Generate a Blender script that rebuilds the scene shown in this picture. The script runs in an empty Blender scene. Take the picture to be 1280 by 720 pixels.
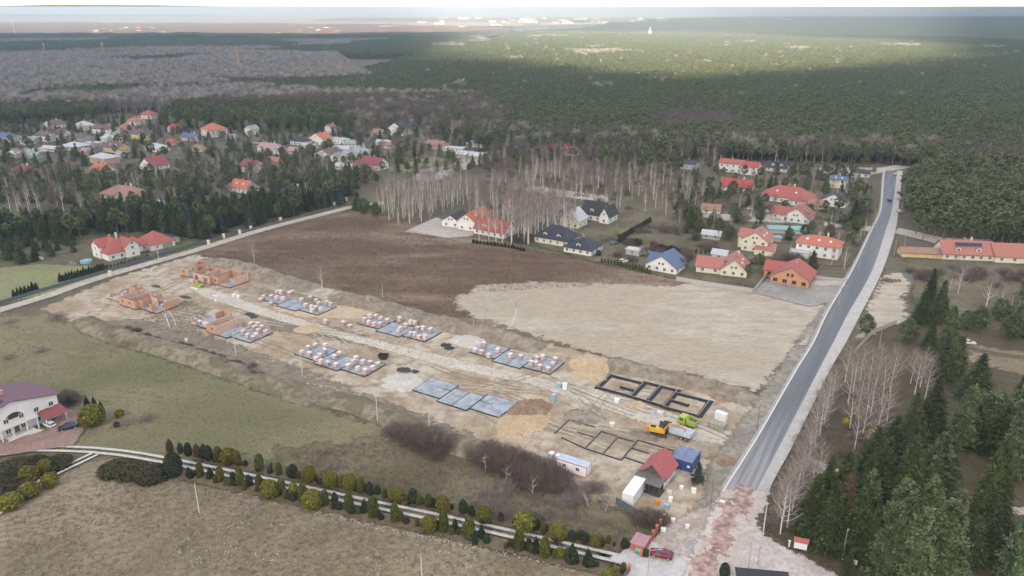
import bpy, math, random
import numpy as np
random.seed(7); rng = np.random.default_rng(11)
S = bpy.context.scene; C = S.collection; R = math.radians
# ---------------------------------------------------------------- camera
F = 950.0; PITCH = math.atan(351.0/F); CAMH = 100.0
cam = bpy.data.objects.new('camera', bpy.data.cameras.new('camera')); C.objects.link(cam); S.camera = cam
cam.data.sensor_width = 36; cam.data.lens = 36*F/1280; cam.data.clip_start = 1; cam.data.clip_end = 120000
cam.location = (0, 0, CAMH); cam.rotation_euler = (math.pi/2-PITCH, 0, 0)
S.render.resolution_x, S.render.resolution_y = 1024, 576
# ---------------------------------------------------------------- light
SUN_EL = R(36); SUN_AZ = R(215)     # compass style: direction towards the sun = (sin az, cos az)
sdir = np.array([math.sin(SUN_AZ)*math.cos(SUN_EL), math.cos(SUN_AZ)*math.cos(SUN_EL), math.sin(SUN_EL)])
w = bpy.data.worlds.new("World"); S.world = w; w.use_nodes = True
nt = w.node_tree; bg = nt.nodes['Background']; sky = nt.nodes.new('ShaderNodeTexSky'); sky.sky_type = 'NISHITA'
sky.sun_disc = False; sky.sun_elevation = SUN_EL; sky.sun_rotation = SUN_AZ; sky.dust_density = 0.4; sky.air_density = 1.0; sky.ozone_density = 1.0
nt.links.new(sky.outputs[0], bg.inputs[0]); bg.inputs[1].default_value = 0.10
sl = bpy.data.lights.new('sun', 'SUN'); sl.energy = 5.0; sl.angle = R(0.6); sl.color = (1, 0.82, 0.57)
so = bpy.data.objects.new('sun', sl); C.objects.link(so)
from mathutils import Vector, Matrix
so.rotation_euler = Vector(sdir.tolist()).to_track_quat('Z', 'Y').to_euler(); so.location = (0, 0, 3000)
S.view_settings.view_transform = 'Standard'; S.view_settings.look = 'None'; S.view_settings.gamma = 1; S.view_settings.exposure = 1.86
S.cycles.max_bounces = 5; S.cycles.diffuse_bounces = 2; S.cycles.transmission_bounces = 3; S.cycles.glossy_bounces = 2
S.cycles.volume_bounces = 0; S.cycles.transparent_max_bounces = 12; S.cycles.use_denoising = True
S.cycles.caustics_reflective = False; S.cycles.caustics_refractive = False
# ---------------------------------------------------------------- helpers
sp_, cp_ = math.sin(PITCH), math.cos(PITCH)
def g(u, v, z=0.0):                     # where on the ground a point seen at (u, v) lies
    yd = (v-360)/F; t = (CAMH-z)/(sp_+yd*cp_); return ((u-640)/F*t, t*(cp_-yd*sp_))
def gp(pts): return [g(*p) for p in pts]
A0 = R(-31.2)                            # heading of the building site
def rot2(x, y, a): return (x*math.cos(a)-y*math.sin(a), x*math.sin(a)+y*math.cos(a))
def N(nt, t, **k):
    n = nt.nodes.new(t)
    for a, b in k.items(): setattr(n, a, b)
    return n
def mix(nt, fac, a, b, bt='MIX'):
    n = nt.nodes.new('ShaderNodeMix'); n.data_type = 'RGBA'; n.blend_type = bt
    for sock, val in ((n.inputs[0], fac), (n.inputs[6], a), (n.inputs[7], b)):
        if isinstance(val, bpy.types.NodeSocket): nt.links.new(val, sock)
        elif isinstance(val, (int, float)): sock.default_value = val
        else: sock.default_value = (*val[:3], 1)
    return n.outputs[2]
def ramp(nt, x, a, b):
    n = nt.nodes.new('ShaderNodeMapRange'); n.interpolation_type = 'SMOOTHSTEP'
    nt.links.new(x, n.inputs[0]); n.inputs[1].default_value = a; n.inputs[2].default_value = b; return n.outputs[0]
def noise(nt, vec, sc, det=4, rough=0.6, dist=0):
    n = nt.nodes.new('ShaderNodeTexNoise'); n.inputs['Scale'].default_value = sc; n.inputs['Detail'].default_value = det
    n.inputs['Roughness'].default_value = rough; n.inputs['Distortion'].default_value = dist
    nt.links.new(vec, n.inputs['Vector']); return n.outputs[0]
def mapped(nt, vec, sc=(1, 1, 1), rz=0):
    n = nt.nodes.new('ShaderNodeMapping'); nt.links.new(vec, n.inputs[0]); n.inputs['Scale'].default_value = sc
    n.inputs['Rotation'].default_value = (0, 0, rz); return n.outputs[0]
def bsdf(m):
    return m.node_tree.nodes['Principled BSDF']
MATS = {}
def mat(name, col, rough=0.8, var=0.12, sc=1.5, bump=0, metal=0, bsc=None, col2=None, rnd=0):
    if name in MATS: return MATS[name]
    m = bpy.data.materials.new(name); m.use_nodes = True; nt = m.node_tree; b = bsdf(m)
    b.inputs['Roughness'].default_value = rough; b.inputs['Metallic'].default_value = metal
    tc = N(nt, 'ShaderNodeTexCoord').outputs['Object']
    f = noise(nt, tc, sc, 3)
    lo = tuple(c*(1-var) for c in col); hi = tuple(min(1, c*(1+var)) for c in (col2 or col))
    out = mix(nt, ramp(nt, f, .3, .7), lo, hi)
    if rnd:
        oi = N(nt, 'ShaderNodeObjectInfo'); hs = N(nt, 'ShaderNodeHueSaturation')
        mr = N(nt, 'ShaderNodeMapRange'); nt.links.new(oi.outputs['Random'], mr.inputs[0]); mr.inputs[3].default_value = 1-rnd; mr.inputs[4].default_value = 1+rnd
        nt.links.new(mr.outputs[0], hs.inputs['Value']); nt.links.new(out, hs.inputs['Color']); out = hs.outputs[0]
    nt.links.new(out, b.inputs['Base Color'])
    if bump:
        bn = N(nt, 'ShaderNodeBump'); bn.inputs['Strength'].default_value = 0.6; bn.inputs['Distance'].default_value = bump
        nt.links.new(noise(nt, tc, bsc or sc*4, 3), bn.inputs['Height']); nt.links.new(bn.outputs[0], b.inputs['Normal'])
    MATS[name] = m; return m
def rows_mat(name, col, per, axis=2, rough=0.75, dark=0.7, var=.1, dist=.03):   # courses of tiles / blocks / corrugation as fine relief
    if name in MATS: return MATS[name]
    m = mat(name, col, rough, var, 2.0); nt = m.node_tree; b = bsdf(m)
    tc = N(nt, 'ShaderNodeTexCoord').outputs['Object']
    wv = N(nt, 'ShaderNodeTexWave', wave_type='BANDS', bands_direction='XYZ'[axis], wave_profile='SAW'); wv.inputs['Scale'].default_value = 0.314159/per
    nt.links.new(tc, wv.inputs[0])
    bn = N(nt, 'ShaderNodeBump'); bn.inputs['Strength'].default_value = 0.5; bn.inputs['Distance'].default_value = dist
    nt.links.new(wv.outputs['Fac'], bn.inputs['Height']); nt.links.new(bn.outputs[0], b.inputs['Normal'])
    src = b.inputs['Base Color'].links[0].from_socket
    nt.links.new(mix(nt, ramp(nt, wv.outputs['Fac'], 0, .25), mix(nt, .5, src, tuple(c*dark for c in col)), src), b.inputs['Base Color'])
    return m
def tag(o, label=None, cat=None, group=None, kind=None):
    if label: o['label'] = label
    if cat: o['category'] = cat
    if group: o['group'] = group
    if kind: o['kind'] = kind
    return o
def empty(name, loc, rz=0, label=None, cat=None, group=None):
    o = bpy.data.objects.new(name, None); C.objects.link(o); o.location = (loc[0], loc[1], loc[2] if len(loc) > 2 else 0); o.rotation_euler = (0, 0, rz)
    o.empty_display_size = .5
    return tag(o, label, cat, group)
def link(name, me, parent=None, m=None, loc=None, rz=None, scale=None):
    o = bpy.data.objects.new(name, me); C.objects.link(o)
    if m and not me.materials: me.materials.append(m)
    if parent: o.parent = parent
    if loc is not None: o.location = (loc[0], loc[1], loc[2] if len(loc) > 2 else 0)
    if rz is not None: o.rotation_euler = (0, 0, rz)
    if scale is not None: o.scale = (scale,)*3 if isinstance(scale, (int, float)) else scale
    return o
def copy_tree(o, parent=None):
    c = o.copy(); C.objects.link(c); c.parent = parent
    for ch in o.children: copy_tree(ch, c)
    return c
class MB:
    def __init__(s): s.v = []; s.f = []
    def add(s, vs, fs):
        n = len(s.v); s.v += [tuple(map(float, q)) for q in vs]; s.f += [tuple(i+n for i in f) for f in fs]; return s
    def box(s, x0, x1, y0, y1, z0, z1, a=0, o=(0, 0)):
        c = [(x0, y0), (x1, y0), (x1, y1), (x0, y1)]
        if a: c = [rot2(x, y, a) for x, y in c]
        c = [(x+o[0], y+o[1]) for x, y in c]
        return s.add([(x, y, z0) for x, y in c]+[(x, y, z1) for x, y in c], [(3, 2, 1, 0), (4, 5, 6, 7), (0, 1, 5, 4), (1, 2, 6, 5), (2, 3, 7, 6), (3, 0, 4, 7)])
    def cbox(s, x, y, z, lx, ly, lz, a=0): return s.box(-lx/2, lx/2, -ly/2, ly/2, z, z+lz, a, (x, y))
    def ext(s, pts, axis, a, b):          # closed profile pts extruded along an axis from a to b
        n = len(pts)
        def P(p, t): return (t, p[0], p[1]) if axis == 'x' else ((p[0], t, p[1]) if axis == 'y' else (p[0], p[1], t))
        vs = [P(p, a) for p in pts]+[P(p, b) for p in pts]
        fs = [(i, (i+1) % n, n+(i+1) % n, n+i) for i in range(n)]+[tuple(range(n))[::-1], tuple(range(n, 2*n))]
        return s.add(vs, fs)
    def tube(s, p, q, r0, r1=None, n=6, cap=True):
        r1 = r0 if r1 is None else r1; p = Vector(p); q = Vector(q); d = (q-p)
        if d.length < 1e-6: return s
        d.normalize(); u = d.orthogonal().normalized(); w_ = d.cross(u)
        vs = []
        for c, r in ((p, r0), (q, r1)):
            for i in range(n):
                t = 2*math.pi*i/n; vs.append(c+(u*math.cos(t)+w_*math.sin(t))*r)
        fs = [(i, (i+1) % n, n+(i+1) % n, n+i) for i in range(n)]
        if cap: fs += [tuple(range(n))[::-1], tuple(range(n, 2*n))]
        return s.add(vs, fs)
    def lathe(s, prof, n=12, o=(0, 0, 0), sq=1):    # prof: (r, z)
        vs = []; fs = []
        for r, z in prof:
            for i in range(n):
                t = 2*math.pi*i/n; vs.append((o[0]+r*math.cos(t), o[1]+r*math.sin(t)*sq, o[2]+z))
        for k in range(len(prof)-1):
            for i in range(n):
                j = (i+1) % n; fs.append((k*n+i, k*n+j, (k+1)*n+j, (k+1)*n+i))
        fs += [tuple(range(n))[::-1], tuple(range((len(prof)-1)*n, len(prof)*n))]
        return s.add(vs, fs)
    def mesh(s, name='m', smooth=False):
        me = bpy.data.meshes.new(name); me.from_pydata(s.v, [], s.f); me.update()
        if smooth: me.polygons.foreach_set('use_smooth', [True]*len(me.polygons))
        return me
    def build(s, name, m, parent=None, loc=None, rz=None, smooth=False):
        return link(name, s.mesh(name, smooth), parent, m, loc, rz)
def np_mesh(name, v, f, smooth=False):          # f: (n,k) int array
    me = bpy.data.meshes.new(name); v = np.asarray(v, dtype=np.float32); f = np.asarray(f, dtype=np.int32); k = f.shape[1]
    me.vertices.add(len(v)); me.vertices.foreach_set('co', v.ravel()); me.loops.add(f.size); me.loops.foreach_set('vertex_index', f.ravel())
    me.polygons.add(len(f)); me.polygons.foreach_set('loop_start', np.arange(0, f.size, k, dtype=np.int32))
    me.update(calc_edges=True); me.polygons.foreach_set('use_smooth', np.full(len(f), smooth)); me.update()
    return me
def attr(me, name, vals):
    a = me.attributes.new(name, 'FLOAT', 'POINT'); a.data.foreach_set('value', np.asarray(vals, dtype=np.float32))
def signed(P, poly):                            # signed distance (inside > 0)
    P = np.asarray(P, float); Q = np.asarray(poly, float); d = np.full(len(P), 1e18); ins = np.zeros(len(P), bool)
    for i in range(len(Q)):
        a, b = Q[i], Q[(i+1) % len(Q)]; ab = b-a; t = np.clip(((P-a)@ab)/max(ab@ab, 1e-9), 0, 1)
        dd = P-(a+t[:, None]*ab); d = np.minimum(d, (dd*dd).sum(1))
        c = ((a[1] > P[:, 1]) != (b[1] > P[:, 1]))
        with np.errstate(divide='ignore', invalid='ignore'):
            xi = (b[0]-a[0])*(P[:, 1]-a[1])/(b[1]-a[1])+a[0]
        ins ^= c & (P[:, 0] < xi)
    return np.sqrt(d)*np.where(ins, 1, -1)
def fbm(x, y, seed=0, octs=4, sc=1.0):          # cheap value noise
    out = np.zeros_like(x, dtype=float); amp = 1.0; tot = 0
    r = np.random.default_rng(seed); T = r.random((64, 64))
    for o in range(octs):
        X = x*sc; Y = y*sc; xi = np.floor(X).astype(int); yi = np.floor(Y).astype(int); fx = X-xi; fy = Y-yi; fx = fx*fx*(3-2*fx); fy = fy*fy*(3-2*fy)
        a = T[xi % 64, yi % 64]; b = T[(xi+1) % 64, yi % 64]; c = T[xi % 64, (yi+1) % 64]; d = T[(xi+1) % 64, (yi+1) % 64]
        out += amp*(a*(1-fx)*(1-fy)+b*fx*(1-fy)+c*(1-fx)*fy+d*fx*fy); tot += amp; amp *= .5; sc *= 2.03
    return out/tot
# ---------------------------------------------------------------- ground materials and sheets
def ground_mat(name, c1, c2, c3=None, s1=.05, s2=.6, soft=2.0, streak=None, speck=None, bump=.15, mid=.5):
    """two tones by broad patches, a third by fine grain; ragged edge from the 'edge' attribute"""
    m = bpy.data.materials.new(name); m.use_nodes = True; nt = m.node_tree; b = bsdf(m); b.inputs['Roughness'].default_value = .95
    b.inputs['Specular IOR Level'].default_value = .2
    pos = N(nt, 'ShaderNodeNewGeometry').outputs['Position']
    vec = pos
    if streak: vec = mapped(nt, pos, (streak[1], 1, 1), streak[0])
    col = mix(nt, ramp(nt, noise(nt, vec, s1, 6, .62, .4), mid-.11, mid+.11), c1, c2)
    if c3: col = mix(nt, ramp(nt, noise(nt, vec, s2, 5, .7), .42, .68), col, c3)
    fine = noise(nt, vec, s2*4, 6, .82)
    mr = N(nt, 'ShaderNodeMapRange'); nt.links.new(fine, mr.inputs[0]); mr.inputs[1].default_value = .25; mr.inputs[2].default_value = .75; mr.inputs[3].default_value = .50; mr.inputs[4].default_value = 1.50
    hs = N(nt, 'ShaderNodeHueSaturation'); hs.inputs['Saturation'].default_value = 1.22; nt.links.new(mr.outputs[0], hs.inputs['Value']); nt.links.new(col, hs.inputs['Color']); col = hs.outputs[0]
    if speck: col = mix(nt, ramp(nt, noise(nt, pos, speck[1], 2, .5), speck[2], speck[2]+.04), col, speck[0])
    nt.links.new(col, b.inputs['Base Color'])
    bn = N(nt, 'ShaderNodeBump'); bn.inputs['Strength'].default_value = .9; bn.inputs['Distance'].default_value = bump
    nt.links.new(noise(nt, vec, s2*2, 5, .7), bn.inputs['Height']); nt.links.new(bn.outputs[0], b.inputs['Normal'])
    if soft:
        at = N(nt, 'ShaderNodeAttribute', attribute_name='edge'); ad = N(nt, 'ShaderNodeMath', operation='MULTIPLY_ADD')
        nt.links.new(noise(nt, pos, .9/soft, 6, .72), ad.inputs[0]); ad.inputs[1].default_value = soft*4; ad.inputs[2].default_value = -soft*2
        sm = N(nt, 'ShaderNodeMath', operation='ADD'); nt.links.new(at.outputs['Fac'], sm.inputs[0]); nt.links.new(ad.outputs[0], sm.inputs[1])
        tr = N(nt, 'ShaderNodeBsdfTransparent'); ms = N(nt, 'ShaderNodeMixShader'); nt.links.new(ramp(nt, sm.outputs[0], -soft*.15, soft*.35), ms.inputs[0])
        nt.links.new(tr.outputs[0], ms.inputs[1]); nt.links.new(b.outputs[0], ms.inputs[2]); nt.links.new(ms.outputs[0], nt.nodes['Material Output'].inputs[0])
    return m
LAYER = [0]
def sheet(name, poly, m, cell=2.0, soft=2.0, label=None, relief=0, zbase=None, kind='structure'):
    LAYER[0] += 1; z = .007*LAYER[0] if zbase is None else zbase
    P = np.array(poly); x0, y0 = P.min(0)-soft*2; x1, y1 = P.max(0)+soft*2
    nx = int((x1-x0)/cell)+2; ny = int((y1-y0)/cell)+2
    X, Y = np.meshgrid(np.linspace(x0, x1, nx), np.linspace(y0, y1, ny)); V = np.c_[X.ravel(), Y.ravel()]
    sd = signed(V, P); idx = np.arange(nx*ny).reshape(ny, nx)
    q = np.stack([idx[:-1, :-1], idx[:-1, 1:], idx[1:, 1:], idx[1:, :-1]], -1).reshape(-1, 4)
    q = q[(sd[q] > -soft*2).any(1)]; used, inv = np.unique(q, return_inverse=True)
    vz = np.full(len(used), z)
    if relief: vz = vz+relief*np.clip(sd[used]/4, 0, 1)*fbm(V[used, 0], V[used, 1], 5, 4, .12)
    me = np_mesh(name, np.c_[V[used], vz], inv.reshape(-1, 4)); attr(me, 'edge', sd[used])
    o = link(name, me, m=m); o['kind'] = kind
    if label: o['label'] = label
    return o
def strip(name, left, right, m, z, kind='structure', thick=None):   # crisp ribbon between two edge lines (world points)
    n = len(left); mb = MB()
    if thick is None:
        mb.add([(x, y, z) for x, y in left]+[(x, y, z) for x, y in right], [(i, n+i, n+i+1, i+1) for i in range(n-1)])
    else:
        mb.add([(x, y, z-thick) for x, y in left]+[(x, y, z-thick) for x, y in right]+[(x, y, z) for x, y in left]+[(x, y, z) for x, y in right],
               [(2*n+i, 3*n+i, 3*n+i+1, 2*n+i+1) for i in range(n-1)]+[(i, i+1, 2*n+i+1, 2*n+i) for i in range(n-1)]+[(n+i+1, n+i, 3*n+i, 3*n+i+1) for i in range(n-1)]+[(0, 2*n, 3*n, n), (n-1, 2*n-1, 4*n-1, 3*n-1)])
    o = mb.build(name, m); o['kind'] = kind; return o
def smooth_line(pts, step=6):
    P = [Vector((x, y, 0)) for x, y in pts]; out = []
    P = [P[0]*2-P[1]]+P+[P[-1]*2-P[-2]]
    for i in range(1, len(P)-2):
        k = max(2, int((P[i+1]-P[i]).length/step))
        for j in range(k):
            t = j/k; a, b, c, d = P[i-1:i+3]
            q = .5*((2*b)+(c-a)*t+(2*a-5*b+4*c-d)*t*t+(3*b-a-3*c+d)*t**3); out.append((q.x, q.y))
    out.append((P[-2].x, P[-2].y)); return out
def offset(line, d):
    out = []
    for i, p in enumerate(line):
        a = line[max(0, i-1)]; b = line[min(len(line)-1, i+1)]; dx, dy = b[0]-a[0], b[1]-a[1]; L = math.hypot(dx, dy) or 1
        out.append((p[0]-dy/L*d, p[1]+dx/L*d))
    return out
# ================================================================ THE SETTING
# base ground: dull winter grass near by, leaf litter further out
def base_ground():
    rs = np.concatenate([[0], np.geomspace(60, 60000, 60)]); th = np.linspace(0, 2*math.pi, 97)[:-1]
    v = [(0, 0, 0)]; f = []
    for r in rs[1:]:
        for t in th: v.append((r*math.cos(t), r*math.sin(t), 0))
    n = len(th)
    mb = MB(); fs = [(0, 1+i, 1+(i+1) % n) for i in range(n)]
    for k in range(len(rs)-2):
        for i in range(n): fs.append((1+k*n+i, 1+(k+1)*n+i, 1+(k+1)*n+(i+1) % n, 1+k*n+(i+1) % n))
    mb.add(v, fs)
    m = ground_mat('ground_litter', (.115, .10, .075), (.155, .135, .10), (.085, .085, .055), .02, .35, soft=0)
    o = mb.build('ground', m); o['kind'] = 'structure'; o['label'] = 'flat leaf-strewn brown ground under the woods and settlement'
base_ground()
G_PASTURE = ground_mat('pasture', (.130, .132, .075), (.215, .19, .13), (.15, .145, .09), .022, .5, soft=3, streak=(R(25), .6), mid=.48, bump=.06)
G_SCRUB = ground_mat('scrub_grass', (.125, .10, .078), (.20, .165, .13), (.115, .13, .06), .05, .7, soft=5)
G_DRY = ground_mat('dry_meadow', (.205, .175, .125), (.295, .25, .19), (.15, .125, .095), .035, .8, soft=3, streak=(R(20), .8))
G_HEATH = ground_mat('brown_heath', (.115, .080, .060), (.25, .20, .15), (.15, .112, .088), .035, .22, soft=3, streak=(R(12), .28), bump=.12, mid=.55)
G_SAND = ground_mat('graded_sand', (.38, .335, .27), (.46, .42, .355), (.33, .295, .24), .03, .3, soft=4, streak=(R(-10), .4))
G_SITE = ground_mat('churned_soil', (.36, .295, .22), (.50, .45, .375), (.25, .205, .16), .06, .28, soft=2.5, bump=.5)
G_RUT = ground_mat('packed_sand', (.47, .44, .38), (.56, .53, .46), (.40, .36, .30), .15, .8, soft=1.2)
G_DRIVE = ground_mat('pale_wheel_strip', (.50, .48, .45), (.58, .56, .53), (.43, .41, .38), .3, 1.2, soft=.15)
G_MUD = ground_mat('damp_soil', (.20, .17, .135), (.27, .23, .18), (.14, .13, .105), .12, .5, soft=3, bump=.4)
G_YSAND = ground_mat('yellow_sand', (.46, .37, .27), (.52, .44, .34), (.40, .32, .24), .12, .6, soft=3)
G_LAWN = ground_mat('pale_lawn', (.21, .215, .125), (.26, .255, .16), (.16, .18, .09), .05, .5, soft=1.5)
G_GREEN = ground_mat('green_field', (.10, .125, .05), (.13, .15, .065), (.09, .10, .05), .05, .5, soft=1.5)
G_GREY = ground_mat('gravel_yard', (.27, .255, .24), (.34, .325, .31), (.23, .215, .20), .1, .8, soft=.8)
G_TRACK = ground_mat('gravel_track', (.40, .37, .33), (.47, .44, .40), (.33, .30, .26), .1, .6, soft=.8)
G_VERGE = ground_mat('road_verge', (.22, .205, .175), (.33, .31, .275), (.17, .16, .12), .12, .6, soft=1.6)
G_DUST = ground_mat('dusty_rubble', (.40, .345, .305), (.50, .45, .41), (.31, .26, .225), .22, .9, soft=1.5, bump=.3)
G_BANK = ground_mat('spoil', (.25, .215, .175), (.34, .30, .25), (.17, .155, .12), .12, .5, soft=0, bump=.5)
G_LITTER = ground_mat('forest_floor', (.085, .07, .05), (.12, .10, .072), (.06, .06, .035), .06, .6, soft=4)
G_GARDEN = ground_mat('garden_soil', (.105, .09, .065), (.18, .155, .12), (.09, .10, .055), .06, .4, soft=4)
sheet('pasture_left', gp([(-60, 400), (60, 392), (110, 418), (240, 460), (330, 490), (480, 532), (560, 560), (640, 585), (740, 640), (800, 668), (790, 700), (640, 672), (400, 620), (240, 582), (150, 572), (60, 560), (-80, 565)]), G_PASTURE, 2)
sheet('pasture_scrub', gp([(350, 560), (480, 545), (560, 560), (700, 600), (830, 662), (800, 700), (740, 690), (600, 655), (430, 612), (330, 585)]), G_SCRUB, 1.5, 5)
sheet('dry_meadow', gp([(-60, 640), (30, 612), (90, 585), (140, 570), (220, 590), (330, 615), (480, 650), (640, 690), (790, 725), (800, 800), (-120, 800)]), G_DRY, 2)
sheet('heath_field', gp([(248, 318), (290, 300), (330, 290), (440, 264), (500, 272), (560, 292), (620, 300), (690, 318), (760, 330), (850, 350), (930, 362), (940, 500), (700, 440), (500, 392), (350, 345)]), G_HEATH, 2.5)
sheet('sand_field', gp([(566, 374), (600, 356), (700, 351), (840, 357), (880, 350), (955, 366), (1050, 384), (1030, 400), (1000, 430), (950, 492), (900, 478), (760, 447), (640, 412), (575, 390)]), G_SAND, 2, 4)
sheet('building_site', gp([(50, 386), (150, 345), (246, 318), (330, 342), (450, 368), (600, 408), (760, 447), (930, 486), (950, 520), (948, 548), (925, 572), (880, 640), (850, 660), (835, 655), (800, 640), (745, 628), (700, 605), (640, 590), (560, 560), (480, 522), (400, 500), (330, 480), (230, 448), (110, 412)]), G_SITE, 1.5, 2.5, relief=0)
sheet('damp_soil_patch', gp([(120, 402), (180, 398), (280, 425), (380, 460), (480, 500), (600, 545), (580, 560), (460, 520), (330, 482), (220, 448), (120, 412)]), G_MUD, 1.5, 3)
sheet('damp_soil_patch', gp([(185, 392), (235, 375), (260, 385), (250, 420), (200, 415)]), G_MUD, 1.5, 3)
sheet('damp_soil_patch', gp([(330, 395), (420, 408), (470, 425), (500, 440), (440, 430), (340, 412)]), G_MUD, 1.5, 3)
sheet('yellow_sand_patch', gp([(618, 520), (650, 490), (690, 495), (690, 520), (660, 560), (620, 552)]), G_YSAND, 1, 3)
sheet('yellow_sand_patch', gp([(330, 385), (400, 372), (480, 385), (450, 400), (380, 398)]), G_YSAND, 1, 3)
sheet('yellow_sand_patch', gp([(705, 600), (745, 604), (750, 622), (725, 620)]), G_YSAND, 1, 2)
sheet('haul_road', gp([(240, 362), (262, 360), (340, 388), (430, 415), (520, 437), (620, 460), (760, 492), (870, 525), (950, 552), (940, 562), (860, 550), (780, 520), (660, 480), (560, 460), (440, 427), (330, 396), (255, 372)]), G_RUT, 1, 1.2)
G_WHEEL = ground_mat('wheel_ruts', (.27, .23, .18), (.34, .295, .235), (.22, .185, .145), .2, .9, soft=.35)
G_WHEELP = ground_mat('wheel_ruts_pale', (.50, .455, .385), (.57, .525, .45), (.44, .395, .33), .2, .9, soft=.35)
_r = random.Random(17); ORG = g(300, 400)
def ruts():
    P = []
    for k in range(54):
        t = _r.random(); u = 150+t*740; v0 = 372+t*178+_r.uniform(-42, 40)*(.4+.6*t); x, y = g(u, v0); a = A0+_r.gauss(0, .28)+(math.pi/2 if _r.random() < .18 else 0); pts = [(x, y)]; cur = _r.uniform(-.03, .03)
        for i in range(_r.randint(5, 14)): x += math.cos(a)*2.5; y += math.sin(a)*2.5; a += cur+_r.gauss(0, .03); pts.append((x, y))
        if all(signed(pts, SITE_P) > 2): P.append(pts)
    for nm, mt, sel in (('wheel_ruts', G_WHEEL, lambda i: i % 5 < 3), ('wheel_ruts', G_WHEELP, lambda i: i % 5 >= 3)):
        V = []; Fc = []; Ed = []
        for i, pts in enumerate(P):
            if not sel(i): continue
            L = smooth_line(pts, 1.0); w_ = _r.uniform(.3, .5); z = .125+.0005*i
            for d in (-.95, .95):
                b = len(V); n = len(L)
                for q, e in ((d-w_, -.3), (d, .30), (d+w_, -.3)): V += [(x, y, z) for x, y in offset(L, q)]; Ed += [e]*n
                Fc += [(b+k*n+m_, b+(k+1)*n+m_, b+(k+1)*n+m_+1, b+k*n+m_+1) for k in range(2) for m_ in range(n-1)]
        me = np_mesh(nm, V, np.array(Fc)[:, ::-1]); attr(me, 'edge', Ed); o = link(nm, me, m=mt); o['kind'] = 'structure'
SITE_P = gp([(75, 386), (150, 348), (246, 322), (330, 350), (450, 376), (600, 416), (760, 455), (925, 494), (945, 548), (925, 572), (880, 640), (835, 650), (745, 622), (640, 580), (480, 512), (330, 470), (110, 405)])
ruts()
sheet('road_verge', gp([(1058, 340), (1085, 300), (1098, 262), (1103, 215), (1108, 215), (1102, 265), (1062, 345), (1030, 400), (995, 462), (948, 548), (915, 600), (860, 705), (840, 712), (812, 690), (850, 650), (880, 622), (882, 585), (930, 520), (960, 480), (1000, 420), (1035, 375)]), G_VERGE, 1, 1.6)
sheet('dusty_rubble_verge', gp([(862, 640), (900, 626), (905, 640), (870, 712), (820, 715), (800, 690), (835, 655)]), G_DUST, .6, 1.5)
sheet('sandy_roadside', gp([(1105, 345), (1125, 340), (1150, 352), (1130, 375), (1140, 400), (1112, 420), (1080, 440), (1066, 430), (1085, 380)]), G_SAND, 1, 4)
sheet('forest_floor_right', gp([(1070, 425), (1120, 405), (1200, 380), (1330, 370), (1500, 500), (1500, 800), (1000, 800), (1040, 716), (985, 682), (950, 668), (962, 610), (1000, 540), (1040, 470)]), G_LITTER, 2.5, 4)
sheet('garden_ground', gp([(1130, 320), (1300, 330), (1340, 400), (1200, 400), (1140, 380)]), G_GARDEN, 2, 4)
sheet('village_ground', gp([(-80, 300), (230, 290), (440, 250), (470, 200), (480, 155), (-80, 145)]), ground_mat('village_soil', (.12, .11, .09), (.17, .155, .125), (.085, .085, .06), .03, .35, soft=5), 4, 5)
sheet('meadow_clearing', gp([(1205, 430), (1280, 440), (1360, 450), (1360, 480), (1280, 470), (1210, 452)]), G_DRY, 1, 2)
sheet('lawn', gp([(-60, 340), (50, 330), (110, 333), (165, 335), (120, 350), (60, 368), (-60, 395)]), G_LAWN, 1, 1.5)
sheet('lawn', gp([(205, 312), (225, 300), (243, 303), (250, 308), (225, 318)]), G_GREEN, 1, 1.5)
sheet('green_field', gp([(-40, 255), (0, 258), (42, 268), (40, 282), (0, 285), (-40, 290)]), G_GREEN, 1.5, 1.5)
sheet('lawn', gp([(286, 258), (318, 250), (322, 266), (300, 274)]), G_GREEN, 1, 1.5)
sheet('lawn', gp([(480, 210), (545, 195), (560, 200), (500, 220)]), G_LAWN, 1, 1.5)
sheet('lawn', gp([(790, 285), (812, 272), (830, 276), (815, 300)]), G_LAWN, 1, 1.5)
sheet('lawn', gp([(890, 292), (925, 296), (905, 312), (880, 304)]), G_LAWN, 1, 1.5)
sheet('gravel_yard', gp([(940, 366), (972, 336), (1056, 350), (1040, 378), (1012, 384)]), G_GREY, 1, .8)
sheet('gravel_yard', gp([(505, 290), (545, 272), (600, 290), (588, 296), (560, 298)]), G_TRACK, 1, 1)
sheet('gravel_yard', gp([(1020, 402), (1048, 384), (1034, 384), (1005, 425), (996, 432), (1008, 432)]), G_TRACK, .8, 1)
sheet('garden_soil', gp([(640, 300), (700, 250), (860, 225), (1090, 225), (1085, 290), (1060, 335), (1000, 330), (960, 330), (950, 360), (850, 350), (740, 328)]), G_GARDEN, 2, 4)
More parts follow.
